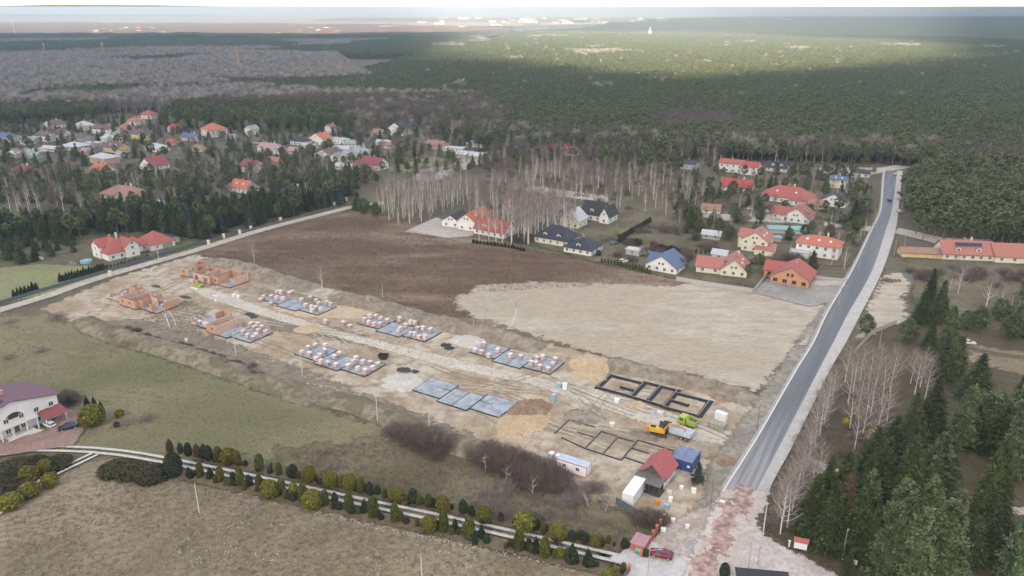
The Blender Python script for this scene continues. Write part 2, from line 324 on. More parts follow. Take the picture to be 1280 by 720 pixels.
# roads ------------------------------------------------------------------
LE = smooth_line(gp([(1106, 214), (1104.5, 225), (1101.5, 262), (1089, 290), (1065.6, 339), (1035, 391), (1017, 430), (998, 460), (947.5, 548), (913, 602), (905, 616)]), 8)
RE = smooth_line(gp([(1121, 214), (1120, 225), (1115, 262), (1106.5, 290), (1090, 339), (1061, 391), (1041, 430), (1024, 462), (976, 556), (951, 603), (944, 617)]), 8)
def resample(line, n):
    P = np.array(line); d = np.r_[0, np.cumsum(np.hypot(*np.diff(P, axis=0).T))]; t = np.linspace(0, d[-1], n)
    return list(zip(np.interp(t, d, P[:, 0]), np.interp(t, d, P[:, 1])))
LE = resample(LE, 90); RE = resample(RE, 90)
ASPH = bpy.data.materials.new('asphalt'); ASPH.use_nodes = True
def _asph():
    nt = ASPH.node_tree; b = bsdf(ASPH); b.inputs['Roughness'].default_value = .62
    pos = N(nt, 'ShaderNodeNewGeometry').outputs['Position']
    lng = mapped(nt, mapped(nt, pos, (1, 1, 1), R(-60)), (.012, .7, 1))
    c = mix(nt, ramp(nt, noise(nt, lng, 1.0, 4, .6), .34, .70), (.085, .092, .105), (.14, .148, .16))
    sep = N(nt, 'ShaderNodeSeparateXYZ'); nt.links.new(pos, sep.inputs[0])
    near = ramp(nt, sep.outputs[1], 185, 142)          # dust carried over from the unfinished end
    dn = N(nt, 'ShaderNodeMath', operation='MULTIPLY'); nt.links.new(near, dn.inputs[0]); nt.links.new(ramp(nt, noise(nt, lng, 2.0, 5, .7), .25, .7), dn.inputs[1])
    c = mix(nt, dn.outputs[0], c, (.36, .35, .34))
    c = mix(nt, ramp(nt, noise(nt, pos, 3, 4, .7), .5, .9), c, (.19, .19, .19)); nt.links.new(c, b.inputs['Base Color'])
_asph()
road = strip('asphalt_road', LE, RE, ASPH, .34); road['label'] = 'blue grey fresh asphalt road running to the forest'
CONC = mat('concrete_paving', (.42, .405, .38), .9, .10, .5, bump=.02)
KERB = mat('kerb_stone', (.62, .61, .58), .9, .06, 1)
strip('footpath', RE, resample(smooth_line(gp([(1128, 214), (1127, 225), (1123, 262), (1119, 290), (1103, 339), (1077, 391), (1057, 430), (1036, 466), (990, 560), (966, 603), (960, 620)]), 8), 90), CONC, .36)
strip('left_kerb', offset(LE, -.35), offset(LE, .02), KERB, .44, thick=.4)
strip('paved_strip', offset(LE, -1.1), offset(LE, -.36), mat('grey_paving', (.33, .315, .285), .9, .15, .7), .33)
G_PLAZA = ground_mat('dusty_paving', (.47, .42, .385), (.56, .535, .51), (.42, .355, .32), .14, .9, soft=1.2)
sheet('dusty_junction', gp([(903, 612), (962, 614), (957, 635), (945, 652), (952, 668), (982, 686), (1050, 722), (1080, 800), (780, 800), (782, 712), (790, 684), (812, 676), (860, 700), (880, 660)]), G_PLAZA, .7, 1.2, zbase=.37)
# small red paving stones, laid loosely: real blocks in the middle, ragged edge where dust covers them
def red_pavers():
    poly = gp([(919, 606), (945, 614), (941, 630), (924, 655), (908, 684), (893, 735), (855, 735), (870, 700), (888, 662), (902, 632)])
    rnd = random.Random(4); mb = MB(); a = R(60); P = np.array(poly); c = P.mean(0)
    pts = []
    for i in range(-140, 140):
        for j in range(-40, 40):
            x, y = i*.42+(j % 2)*.21, j*.42; X, Y = rot2(x, y, a); pts.append((X+c[0], Y+c[1]))
    sd = signed(pts, poly); nz = fbm(np.array(pts)[:, 0], np.array(pts)[:, 1], 3, 4, .55)
    for (x, y), s, q in zip(pts, sd, nz):
        if s+(q-.5)*6 > .1: mb.cbox(x, y, .36, .40, .40, .035+rnd.random()*.02, a)
    o = mb.build('red_pavers', mat('red_paver', (.30, .185, .155), .9, .25, .8, bump=.01, col2=(.40, .29, .25))); o['kind'] = 'stuff'; o['label'] = 'loose red paving stones half under dust in the middle of the junction'; o['category'] = 'paving'
red_pavers()
TL = smooth_line(gp([(-60, 408), (0, 388), (60, 370), (120, 349), (245, 313), (330, 287), (400, 269), (445, 258), (480, 254)]), 6)
sheet('gravel_track', offset(TL, 2.6)+offset(TL, -2.8)[::-1], G_TRACK, .8, .8)
sheet('side_path', gp([(1122, 285), (1180, 298), (1240, 300), (1240, 306), (1170, 305), (1118, 292)]), G_TRACK, .8, .8)
sheet('side_path', gp([(1100, 285), (1060, 280), (1030, 278), (1030, 283), (1060, 287), (1096, 291)]), G_TRACK, .8, .8)
sheet('side_path', gp([(0, 187), (60, 184), (120, 182), (118, 186), (60, 190), (0, 196)]), G_TRACK, 1, .8)
sheet('side_path', gp([(520, 214), (560, 205), (620, 186), (655, 176), (700, 176), (655, 182), (600, 205), (540, 228), (520, 226)]), G_TRACK, 1.5, 1.5)
sheet('side_path', gp([(660, 232), (760, 246), (760, 253), (655, 242)]), G_TRACK, 1.5, 1.5)
sheet('side_path', gp([(860, 268), (960, 268), (1000, 275), (1000, 280), (900, 276)]), G_TRACK, 1.5, 1.5)
sheet('side_path', gp([(1060, 226), (1104, 216), (1160, 206), (1180, 200), (1150, 201), (1100, 210), (1020, 210), (1020, 213)]), G_TRACK, 1.5, 1.0)
sheet('side_path', gp([(1000, 352), (1062, 350), (1058, 358), (1000, 358)]), G_TRACK, .8, .8)
sheet('woodland_path', gp([(1195, 625), (1230, 633), (1290, 636), (1290, 646), (1225, 643), (1190, 636)]), G_TRACK, .6, .8)
sheet('woodland_path', gp([(1010, 572), (1050, 588), (1060, 600), (1005, 590)]), G_TRACK, .6, .8)
G_BED = ground_mat('shaded_planting_bed', (.13, .10, .075), (.19, .15, .115), (.10, .095, .06), .2, .8, soft=1.0)  # brown mulch, with the shade under the drive shrubs put into its colour
# drive: two pale wheel strips
DL = smooth_line(gp([(-80, 560), (0, 562), (80, 562), (150, 567), (230, 581), (330, 602), (450, 628), (560, 651), (680, 678), (800, 706)]), 5)
DLR = [p for p in DL if p[0] > g(205, 577)[0]]; sheet('shaded_planting_bed', offset(DLR, 5.2)+offset(DLR, 1.9)[::-1], G_BED, .8, 1.0); sheet('shaded_planting_bed', offset(DLR, -1.9)+offset(DLR, -5.6)[::-1], G_BED, .8, 1.0)
for d in (.95, -.95): 
    s = sheet('drive_wheel_strip', offset(DL, d+.45)+offset(DL, d-.45)[::-1], G_DRIVE, .3, .15)
DB = smooth_line(gp([(120, 568), (95, 580), (70, 592), (40, 612), (0, 640), (-40, 668)]), 4)
for d in (.85, -.85): sheet('drive_wheel_strip', offset(DB, d+.4)+offset(DB, d-.4)[::-1], G_DRIVE, .3, .15)
sheet('apron', gp([(790, 684), (812, 676), (860, 704), (850, 740), (775, 740), (782, 712), (760, 700)]), ground_mat('worn_apron', (.46, .45, .44), (.54, .53, .52), (.40, .39, .38), .2, 1, soft=.8), .5, .8, zbase=.385)
sheet('brick_forecourt', gp([(-30, 560), (0, 552), (60, 540), (72, 514), (100, 512), (105, 540), (92, 558), (0, 572), (-30, 575)]), ground_mat('reddish_paving', (.27, .185, .165), (.33, .25, .225), (.22, .165, .15), .3, 2, soft=.6), .5, .6)
# spoil banks along both long edges of the site --------------------------
def bank(line, w, h, seed, name='spoil_bank', m=G_BANK, label=None, kind='structure', step=1.0):
    L = resample(line, int(sum(math.dist(a, b) for a, b in zip(line, line[1:]))/step)+2); n = len(L); k = 17; vs = []
    offs = [offset(L, (j/(k-1)-.5)*w) for j in range(k)]
    X = np.array([[o[i][0] for o in offs] for i in range(n)]); Y = np.array([[o[i][1] for o in offs] for i in range(n)])
    t = np.linspace(-1, 1, k)[None]; s = np.linspace(0, 1, n)[:, None]
    env = np.clip(1-np.abs(t)**1.7, 0, 1)*np.clip(np.minimum(s, 1-s)*n*step/5, 0, 1)**.7
    H = h*env*(.3+1.1*fbm(X, Y, seed, 3, .10)+1.1*(fbm(X, Y, seed+1, 4, .35)-.5)) + env*.7*(fbm(X, Y, seed+2, 3, 1.1)-.5) - .12
    v = np.c_[X.ravel(), Y.ravel(), H.ravel()]; idx = np.arange(n*k).reshape(n, k)
    f = np.stack([idx[:-1, :-1], idx[:-1, 1:], idx[1:, 1:], idx[1:, :-1]], -1).reshape(-1, 4)[:, ::-1]
    o = link(name, np_mesh(name, v, f, True), m=m); o['kind'] = kind
    if label: o['label'] = label
    return o
bank(smooth_line(gp([(250, 328), (300, 336), (345, 350), (395, 362)])), 11, 3.2, 1)
bank(smooth_line(gp([(410, 372), (470, 383), (540, 402), (610, 420), (680, 437)])), 10, 3.0, 2)
bank(smooth_line(gp([(752, 457), (800, 464), (860, 478), (910, 490), (945, 505)])), 9, 2.6, 3)
bank(smooth_line(gp([(300, 362), (350, 368), (400, 378)])), 7, 1.6, 4)
G_BANKF = ground_mat('weedy_spoil', (.17, .145, .11), (.29, .25, .20), (.115, .12, .075), .14, .5, soft=0, bump=.3)
bank(smooth_line(gp([(95, 400), (150, 420), (220, 440), (300, 466), (400, 500)])), 10, 2.4, 5, m=G_BANKF)
bank(smooth_line(gp([(400, 497), (450, 507), (500, 528), (560, 552), (620, 570)])), 9, 2.2, 6, m=G_BANKF)
def mound(name, u, v, rx, ry, h, m, label, seed, rot=0, cat='soil heap', pw=1.0):
    n = 41; t = np.linspace(-1, 1, n); X, Y = np.meshgrid(t, t); r = np.sqrt(X**2+Y**2)
    wob = 1+.35*(fbm(X+3, Y+3, seed, 3, 2.0)-.5)*2; e = np.clip(1-(r*wob), 0, 1)**pw
    Z = h*e*(.8+.5*(fbm(X+5, Y+5, seed+9, 4, 3.0)-.5))+(e > 0)*.25*h*(fbm(X+5, Y+5, seed+5, 3, 8)-.5)*np.clip(e*4, 0, 1)-.05
    idx = np.arange(n*n).reshape(n, n); f = np.stack([idx[:-1, :-1], idx[:-1, 1:], idx[1:, 1:], idx[1:, :-1]], -1).reshape(-1, 4)
    keep = (e.ravel()[f] > 0).any(1)
    o = link(name, np_mesh(name, np.c_[(X*rx).ravel(), (Y*ry).ravel(), Z.ravel()], f[keep], True), m=m, loc=g(u, v)+(.02,), rz=rot)
    return tag(o, label, cat)
YS = ground_mat('heap_yellow_sand', (.47, .38, .27), (.54, .45, .33), (.39, .31, .22), .3, 1, soft=0, bump=.3)
PS = ground_mat('heap_pale_gravel', (.48, .46, .42), (.56, .54, .5), (.42, .40, .36), .3, 1, soft=0, bump=.2)
BS = ground_mat('heap_topsoil', (.27, .20, .155), (.36, .28, .22), (.20, .155, .12), .3, .8, soft=0, bump=.5)
RS = ground_mat('heap_rubble', (.36, .35, .34), (.48, .47, .46), (.30, .29, .28), .5, 1.5, soft=0, bump=.3)
mound('sand_heap', 740, 456, 8, 6.5, 3.6, YS, 'large yellow sand heap beside the back spoil bank', 21, A0)
mound('sand_heap', 735, 470, 6, 3.6, 2.0, YS, 'low yellow sand heap in front of the large yellow one', 22, A0)
mound('gravel_heap', 588, 427, 6.5, 5, 2.6, PS, 'pale grey gravel heap beside the black tarpaulin scraps', 23, A0)
mound('gravel_heap', 505, 478, 6.5, 5.5, 1.8, PS, 'pale grey gravel heap left of the empty foundation slab', 24, A0)
mound('soil_heap', 662, 512, 6.5, 5.0, 3.4, BS, 'tall brown topsoil heap right of the empty foundation slab', 25, A0+.9)
mound('soil_heap', 654, 530, 8, 5, 2.6, YS, 'ochre soil heap merging into the thicket edge', 26, A0+.9)
mound('sand_heap', 795, 506, 3.2, 2.2, 1.1, YS, 'small round sand heap before the black foundation trenches', 27)
mound('rubble_heap', 824, 517, 3.4, 1.8, .9, RS, 'grey white rubble heap beside the lime truck', 28, A0)
mound('soil_heap', 385, 412, 5, 4, 1.8, YS, 'sandy heap between the haul road and a pallet slab', 29)
mound('soil_heap', 345, 350, 6, 4, 2.0, BS, 'brown heap behind the back left pallet slab', 30)
mound('soil_heap', 728, 522, 6, 4, 1.0, G_BANK, 'flat grey soil heap behind the sand filled foundations', 31, A0)
mound('soil_heap', 805, 545, 4, 2.6, .9, G_BANK, 'low soil heap beside the excavator tracks', 32, A0)
mound('soil_heap', 902, 497, 4, 3, 1.0, BS, 'brown heap at the right end of the black trenches', 33, A0)
mound('soil_heap', 905, 575, 4.5, 3, .9, BS, 'dark weedy heap beside the site entrance', 34, A0)
mound('soil_heap', 385, 380, 5, 3, 1.6, G_BANK, 'grey heap behind the back pallet slab', 35, A0)
mound('soil_heap', 468, 437, 3, 2, .5, BS, 'brown earth strip beside the black skip', 36, A0)
mound('rubble_heap', 866, 682, 3, 2.2, .6, RS, 'grey rubble heap beside the red brick gateway', 37, A0)
mound('soil_heap', 505, 463, 2.6, 1.6, 1.2, mat('black_soil', (.06, .06, .06), .95, .4, 2, bump=.2), 'black soil heap between two slabs', 38, A0)
mound('soil_heap', 312, 393, 2.4, 1.6, 1.1, MATS['black_soil'], 'dark soil heap behind the half built orange walls', 39, A0)
mound('soil_heap', 232, 372, 3.2, 1.4, .8, MATS['black_soil'], 'dark soil heap at the end of the front brick shell', 40, A0)
mound('soil_heap', 195, 358, 2.8, 1.4, .7, MATS['black_soil'], 'dark soil heap behind the front brick shell', 41, A0)
# ---------------------------------------------------------------- far country
G_PLAIN = ground_mat('far_plain', (.36, .265, .215), (.27, .225, .175), (.42, .33, .27), .0022, .012, soft=0, streak=(0, .35))
pl = sheet('far_plain', [g(-900, 49), g(200, 47), g(560, 44), g(620, 36), (600, 4600), (3000, 9500), (30000, 9500), (45000, 52000), (-45000, 52000), (-30000, 2600)], G_PLAIN, 700, 0, zbase=1.0)
def canopy(name, poly, m, hgt, cell, seed, label):
    P = np.array(poly); x0, y0 = P.min(0); x1, y1 = P.max(0); nx = int((x1-x0)/cell)+2; ny = int((y1-y0)/cell)+2
    X, Y = np.meshgrid(np.linspace(x0, x1, nx), np.linspace(y0, y1, ny)); V = np.c_[X.ravel(), Y.ravel()]; sd = signed(V, P)+(fbm(V[:, 0], V[:, 1], seed, 4, .002)-.5)*500
    r = np.random.default_rng(seed); V2 = V+r.uniform(-.35, .35, V.shape)*cell
    z = np.where(sd > 0, hgt*(.75+.3*fbm(V[:, 0], V[:, 1], seed, 3, .004)+.35*r.random(len(V))), 0.5)
    idx = np.arange(nx*ny).reshape(ny, nx); q = np.stack([idx[:-1, :-1], idx[:-1, 1:], idx[1:, 1:], idx[1:, :-1]], -1).reshape(-1, 4); q = q[(sd[q] > 0).any(1)]
    used, inv = np.unique(q, return_inverse=True); me = np_mesh(name, np.c_[V2[used], z[used]], inv.reshape(-1, 4))
    o = link(name, me, m=m); return tag(o, label, 'forest', kind='stuff')
M_CAN = ground_mat('canopy_dark', (.035, .055, .035), (.05, .07, .04), (.085, .08, .06), .004, .03, soft=0, bump=2)
M_CANB = ground_mat('canopy_bare', (.17, .125, .10), (.22, .16, .13), (.12, .10, .08), .003, .02, soft=0, bump=2)
canopy('distant_forest', [g(1500, 62), g(1150, 52), g(640, 44), (80, 2950), (300, 3500), (700, 4600), (1300, 6800), (2600, 7900), (9000, 8300), (9000, 2600)], M_CAN, 15, 30, 51, 'dark blue distant pine forest reaching to the right horizon')
canopy('distant_forest', [g(-500, 52), g(620, 50), (-150, 2750), (-1500, 2780), (-4000, 3100)], M_CAN, 15, 25, 52, 'thin dark belt of distant pine forest on the left')
canopy('distant_bare_wood', [(-4200, 3150), (-1600, 2850), (-200, 2800), (0, 3600), (-600, 4600), (-3000, 5200), (-6000, 5000)], M_CANB, 10, 40, 53, 'reddish brown bare woodland on the far sunlit plain')
canopy('distant_forest', [(-9000, 9200), (-5200, 8600), (-3300, 9400), (-5500, 10100), (-9000, 10400)], M_CAN, 16, 90, 54, 'narrow dark strip of woodland near the left horizon')
canopy('distant_bare_wood', [(-1500, 6200), (600, 5600), (2600, 6600), (2400, 7600), (-1500, 7400)], M_CANB, 9, 70, 55, 'pinkish bare woodland near the middle of the horizon')
canopy('distant_forest', [(2000, 14500), (9000, 13500), (16000, 14500), (16000, 17500), (3000, 17000)], M_CAN, 18, 160, 56, 'blue grey woodland along the right horizon')
# low hills on the horizon, left
hx = np.linspace(-30000, 16000, 160); hh = 60+190*np.clip(fbm(hx/6000, hx*0+3, 5, 4, 1), 0, 1)*np.clip((4000-hx)/22000, 0.12, 1)
n = len(hx); vs = np.r_[np.c_[hx, np.full(n, 33000), np.zeros(n)], np.c_[hx, np.full(n, 36000.), hh], np.c_[hx, np.full(n, 41000.), np.zeros(n)]]
fs = np.array([(k*n+i, k*n+i+1, (k+1)*n+i+1, (k+1)*n+i) for k in range(2) for i in range(n-1)])
hl = link('hills', np_mesh('hills', vs, fs, True), m=M_CANB); hl['kind'] = 'structure'
# ---------------------------------------------------------------- cloud layer overhead (outside the frame) with the gap that lets sun reach the lit strip
def clouds():
    H = 1300.0; k = H/sdir[2]; off = np.array([sdir[0]*k, sdir[1]*k]); cell = 90
    xs = np.arange(-15000, 15000, cell); ys = np.arange(-12000, 9000, cell); X, Y = np.meshgrid(xs, ys); V = np.c_[X.ravel(), Y.ravel()]; G = V-off
    lit = signed(G, gp([(560, 66), (580, 52), (640, 43.5), (760, 45), (900, 46), (1000, 52), (1120, 56), (1190, 68), (1160, 88), (1060, 97), (960, 103), (860, 106), (760, 100), (660, 90), (585, 82)]))
    lit2 = signed(G, [g(-1500, 46), g(300, 46), g(560, 44), g(640, 33), (900, 5600), (2500, 8200), (25000, 9000), (25000, 40000), (-25000, 40000), (-25000, 2800)])
    cov = np.clip(.5-np.maximum(lit+60*(fbm(G[:, 0], G[:, 1], 8, 4, .006)-.5)*2, lit2+200*(fbm(G[:, 0], G[:, 1], 9, 4, .002)-.5)*2)/110, 0, 1)
    idx = np.arange(V.shape[0]).reshape(X.shape); q = np.stack([idx[:-1, :-1], idx[:-1, 1:], idx[1:, 1:], idx[1:, :-1]], -1).reshape(-1, 4)
    q = q[(cov[q] > .02).any(1)]; used, inv = np.unique(q, return_inverse=True)
    me = np_mesh('cloud_layer', np.c_[V[used], H+60*fbm(V[used, 0], V[used, 1], 4, 3, .002)], inv.reshape(-1, 4), True); attr(me, 'cover', cov[used])
    m = bpy.data.materials.new('cloud'); m.use_nodes = True; nt = m.node_tree; nt.nodes.remove(bsdf(m))
    tl = N(nt, 'ShaderNodeBsdfTranslucent'); tl.inputs[0].default_value = (.39, .42, .49, 1); tr = N(nt, 'ShaderNodeBsdfTransparent')
    at = N(nt, 'ShaderNodeAttribute', attribute_name='cover'); mu = N(nt, 'ShaderNodeMath', operation='MULTIPLY'); nt.links.new(at.outputs['Fac'], mu.inputs[0]); mu.inputs[1].default_value = .92
    ms = N(nt, 'ShaderNodeMixShader'); nt.links.new(mu.outputs[0], ms.inputs[0]); nt.links.new(tr.outputs[0], ms.inputs[1]); nt.links.new(tl.outputs[0], ms.inputs[2]); nt.links.new(ms.outputs[0], nt.nodes['Material Output'].inputs[0])
    o = link('cloud_layer', me, m=m); tag(o, 'thin broken cloud layer above the settlement and forest', 'cloud', kind='stuff')
clouds()
def haze():
    mb = MB().box(-46000, 46000, -3000, 45000, -1.5, 104.0)
    m = bpy.data.materials.new('haze'); m.use_nodes = True; nt = m.node_tree; nt.nodes.remove(bsdf(m))
    pv = N(nt, 'ShaderNodeVolumePrincipled'); pv.inputs['Color'].default_value = (.72, .86, 1.0, 1); pv.inputs['Density'].default_value = HAZE; pv.inputs['Anisotropy'].default_value = 0.0
    nt.links.new(pv.outputs[0], nt.nodes['Material Output'].inputs['Volume'])
    o = mb.build('haze', m); tag(o, 'pale blue haze over the whole landscape', 'haze', kind='stuff')
HAZE = 2.6e-4
haze()
# ================================================================ PLANTS
def leaf_mat(name, c1, c2, rnd=.22, sc=.6, val=1.0):
    m = bpy.data.materials.new(name); m.use_nodes = True; nt = m.node_tree; b = bsdf(m); b.inputs['Roughness'].default_value = .8; b.inputs['Specular IOR Level'].default_value = .15
    tc = N(nt, 'ShaderNodeTexCoord').outputs['Object']; at = N(nt, 'ShaderNodeAttribute', attribute_name='tone')
    c = mix(nt, at.outputs['Fac'], c1, c2); c = mix(nt, ramp(nt, noise(nt, tc, sc, 3), .35, .7), c, tuple(x*.75 for x in c1))
    oi = N(nt, 'ShaderNodeObjectInfo'); hs = N(nt, 'ShaderNodeHueSaturation')
    for sock, lo, hi in (('Value', 1-rnd, 1+rnd), ('Hue', .48, .52)):
        mr = N(nt, 'ShaderNodeMapRange'); nt.links.new(oi.outputs['Random'], mr.inputs[0]); mr.inputs[3].default_value = lo; mr.inputs[4].default_value = hi
        if sock == 'Hue': 
            fr = N(nt, 'ShaderNodeMath', operation='MULTIPLY'); nt.links.new(oi.outputs['Random'], fr.inputs[0]); fr.inputs[1].default_value = 7.3
            f2 = N(nt, 'ShaderNodeMath', operation='FRACT'); nt.links.new(fr.outputs[0], f2.inputs[0]); nt.links.new(f2.outputs[0], mr.inputs[0])
        nt.links.new(mr.outputs[0], hs.inputs[sock])
    nt.links.new(c, hs.inputs['Color']); nt.links.new(hs.outputs[0], b.inputs['Base Color'])
    return m
L_PINE = leaf_mat('pine_needles', (.085, .110, .052), (.195, .215, .095))
L_PINEB = leaf_mat('pine_needles_bluish', (.066, .092, .044), (.17, .205, .095), .15)
L_SPRUCE = leaf_mat('spruce_needles', (.045, .066, .034), (.125, .15, .066), .25)
L_SPRUCEY = leaf_mat('spruce_needles_fresh', (.050, .070, .026), (.125, .145, .055), .18)
L_SPRUCEB = leaf_mat('spruce_needles_blue', (.045, .065, .060), (.085, .110, .100), .15)
L_JUN = leaf_mat('juniper_brown_green', (.055, .055, .028), (.12, .11, .06), .15, 3)
L_GOLD = leaf_mat('golden_thuja', (.13, .13, .025), (.33, .30, .065), .18, 3)
L_THUJA = leaf_mat('green_thuja', (.075, .085, .022), (.19, .19, .05), .18, 3)
L_DARK = leaf_mat('dark_thuja', (.036, .048, .028), (.085, .10, .058), .2, 3)
L_RUST = leaf_mat('rusty_conifer', (.10, .055, .035), (.20, .10, .06), .15, 3)
L_YELLOW = leaf_mat('willow_yellow', (.28, .23, .10), (.42, .36, .17), .1)
L_ORANGE = leaf_mat('mistletoe_yellow', (.30, .22, .03), (.48, .34, .05), .1)
L_TWIG = leaf_mat('twigs_grey_brown', (.23, .195, .17), (.38, .33, .29), .15)
L_TWIGR = leaf_mat('twigs_reddish', (.27, .215, .185), (.46, .39, .345), .12)
L_TWIGB = leaf_mat('twigs_brown', (.15, .115, .105), (.26, .205, .185), .2)
L_TWIGD = leaf_mat('twigs_dark', (.145, .112, .098), (.27, .22, .19), .12)
L_TWIGG = leaf_mat('twigs_pale', (.27, .245, .215), (.42, .39, .35), .18)
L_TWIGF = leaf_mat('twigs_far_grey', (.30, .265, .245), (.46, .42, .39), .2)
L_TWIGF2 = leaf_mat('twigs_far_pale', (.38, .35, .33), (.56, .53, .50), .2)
B_BIRCH = mat('birch_bark', (.70, .66, .61), .8, .2, 2, rnd=.1)
B_GREY = mat('grey_bark', (.22, .185, .155), .9, .25, 2)
B_PINE = mat('pine_bark', (.20, .13, .09), .9, .25, 2)
rg = np.random.default_rng(5)
def quads_at(P, size, up=.35, asp=.6, r=rg):          # little leaf faces centred on P, tilted at random, biased to look up
    n = len(P); nrm = r.normal(size=(n, 3)); nrm[:, 2] = np.abs(nrm[:, 2])+up; nrm /= np.linalg.norm(nrm, axis=1)[:, None]
    t = np.cross(nrm, r.normal(size=(n, 3))); t /= np.linalg.norm(t, axis=1)[:, None]; b = np.cross(nrm, t); s = (size*(.6+.8*r.random(n)))[:, None] if np.isscalar(size) else size[:, None]
    V = np.stack([P-t*s*.5-b*s*asp*.5, P+t*s*.5-b*s*asp*.35, P+t*s*.6+b*s*asp*.4, P-t*s*.4+b*s*asp*.5], 1)
    return V.reshape(-1, 3), np.arange(4*n).reshape(n, 4)
def blades(P, D, L, wd, r=rg):                 # thin tapered slivers from P along D
    n = len(P); D = D/np.linalg.norm(D, axis=1)[:, None]; s = np.cross(D, r.normal(size=(n, 3))); s /= np.linalg.norm(s, axis=1)[:, None]
    L = np.asarray(L).reshape(-1, 1); V = np.stack([P-s*wd/2, P+s*wd/2, P+D*L+s*wd*.15, P+D*L-s*wd*.15], 1); return V.reshape(-1, 3), np.arange(4*n).reshape(n, 4)
def merge(parts):
    vs = []; fs = []; n = 0
    for v, f in parts: vs.append(v); fs.append(f+n); n += len(v)
    return np.concatenate(vs), np.concatenate(fs)
def crown_mesh(name, parts, m, tone_by=None):
    v, f = merge(parts); me = np_mesh(name, v, f); k = len(f); t = np.repeat(rg.random(k)*.6, f.shape[1])
    if tone_by is not None: tb = np.repeat(tone_by, f.shape[1]); t[:len(tb)] += tb*.5
    a = np.zeros(len(v)); a[f.ravel()] = t; attr(me, 'tone', a); me.materials.append(m); return me
def pine(H, Rr, nc, nq, q, low=.5, m=L_PINE, flat=.55):   # rounded, clumped crown on a tall trunk
    cz = H*(1+low)/2; hz = H*(1-low)/2; cl = []
    while len(cl) < nc:
        p = rg.normal(size=3); p /= np.linalg.norm(p); rr = rg.uniform(.45, 1)**.5; z = p[2]*hz*rr; w_ = (1-max(0, z/hz)*.45)
        cl.append((p[0]*Rr*rr*w_, p[1]*Rr*rr*w_, cz+z))
    cl = np.array(cl); cs = Rr*.30*(.7+.6*rg.random(nc)); P = []; T = []
    for c, s in zip(cl, cs):
        d = rg.normal(size=(nq, 3)); d /= np.linalg.norm(d, axis=1)[:, None]; d *= (rg.random((nq, 1))**.4); d[:, 2] *= flat; P.append(c+d*s); T += [rg.random()]*nq
    v, f = quads_at(np.concatenate(P), q); me = crown_mesh('crown', [(v, f)], m, np.array(T))
    mb = MB().tube((0, 0, -.2), (0, 0, H*.9), H*.017+.05, .04, 6)
    for c in cl[:max(4, nc//8)]: mb.tube((0, 0, c[2]-Rr*.25), c, .05, .02, 3, False)
    t = mb.mesh('trunk'); t.materials.append(B_PINE); return me, t
def tuft_pine(H, Rr, nc, nq, q, low, m, pw=1.7):      # dense column of upturned needle tufts
    P = []; T = []; t = rg.random(nc)**.8; a = rg.random(nc)*2*math.pi
    for ti, ai in zip(t, a):
        z = H*(low+(1-low)*ti); r = Rr*(1-ti**pw)*(.62+.42*rg.random())+.15; c = np.array([r*math.cos(ai), r*math.sin(ai), z]); s = Rr*.20*(.7+.6*rg.random()); d = rg.normal(size=(nq, 3))*s*[.55, .55, .35]; d[:, 2] += s*.5*rg.random(nq)
        P.append(c+d); T += list(np.clip(.25+.75*rg.random()+d[:, 2]/s*.3, 0, 1))
    v, f = quads_at(np.concatenate(P), q, up=.5, asp=.5)
    core = MB().lathe([(Rr*.55, H*low), (Rr*.68, H*(low+.25*(1-low))), (Rr*.5, H*(low+.6*(1-low))), (.08, H*.95)], 8); cv = np.array(core.v); cf = np.array([x for x in core.f if len(x) == 4])
    me = crown_mesh('crown', [(v, f), (cv, cf)], m, np.array(T)); t_ = MB().tube((0, 0, -.2), (0, 0, H*.9), H*.014+.08, .05, 6).mesh('trunk'); t_.materials.append(B_PINE); return me, t_
def spruce(H, Rr, m=L_SPRUCE, whorls=16, nb=8, nq=6, q=.5, low=.08, pw=.85):
    P = []; B = []; T = []
    for k in range(whorls):
        zf = low+(1-low)*k/whorls; rr = Rr*(1-zf)**pw*(.85+.3*rg.random())+.12; z = zf*H; n_ = max(4, int(nb*(1-zf*.5))); a0 = rg.random()*6
        for i in range(n_):
            a = a0+2*math.pi*i/n_+rg.normal()*.15; L = rr*(.8+.35*rg.random()); tone = rg.random(); nn = max(2, int(nq*(L/Rr)+1.5))
            for j in range(nn):
                t = (j+.7)/nn; dr = L*t; P.append((math.cos(a)*dr+rg.normal()*.12*L, math.sin(a)*dr+rg.normal()*.12*L, z-.28*dr*t+.10*L+rg.normal()*.06)); T.append(tone); B.append(q*(.7+.5*rg.random())*(1.15-.4*t))
    P.append((0, 0, H*.985)); T.append(.5); B.append(q*.4)
    v, f = quads_at(np.array(P), np.array(B), up=1.1, asp=.75)
    n2 = len(P)//2; ii = rg.integers(0, len(P), n2); PP = np.array(P)[ii]; D = PP*[1, 1, 0]; D[:, 2] = -.25*np.hypot(D[:, 0], D[:, 1]); D += rg.normal(size=D.shape)*.4+1e-3
    core = MB().lathe([(Rr*.62*(1-low)**pw, H*low), (Rr*.34, H*.5), (.05, H*.93)], 7); cv = np.array(core.v); cf = np.array([x for x in core.f if len(x) == 4])
    me = crown_mesh('crown', [(v, f), blades(PP, D, q*1.5, q*.3), (cv, cf)], m, np.array(T))
    t = MB().tube((0, 0, -.2), (0, 0, H*.95), H*.014+.05, .03, 6).mesh('trunk'); t.materials.append(B_PINE); return me, t
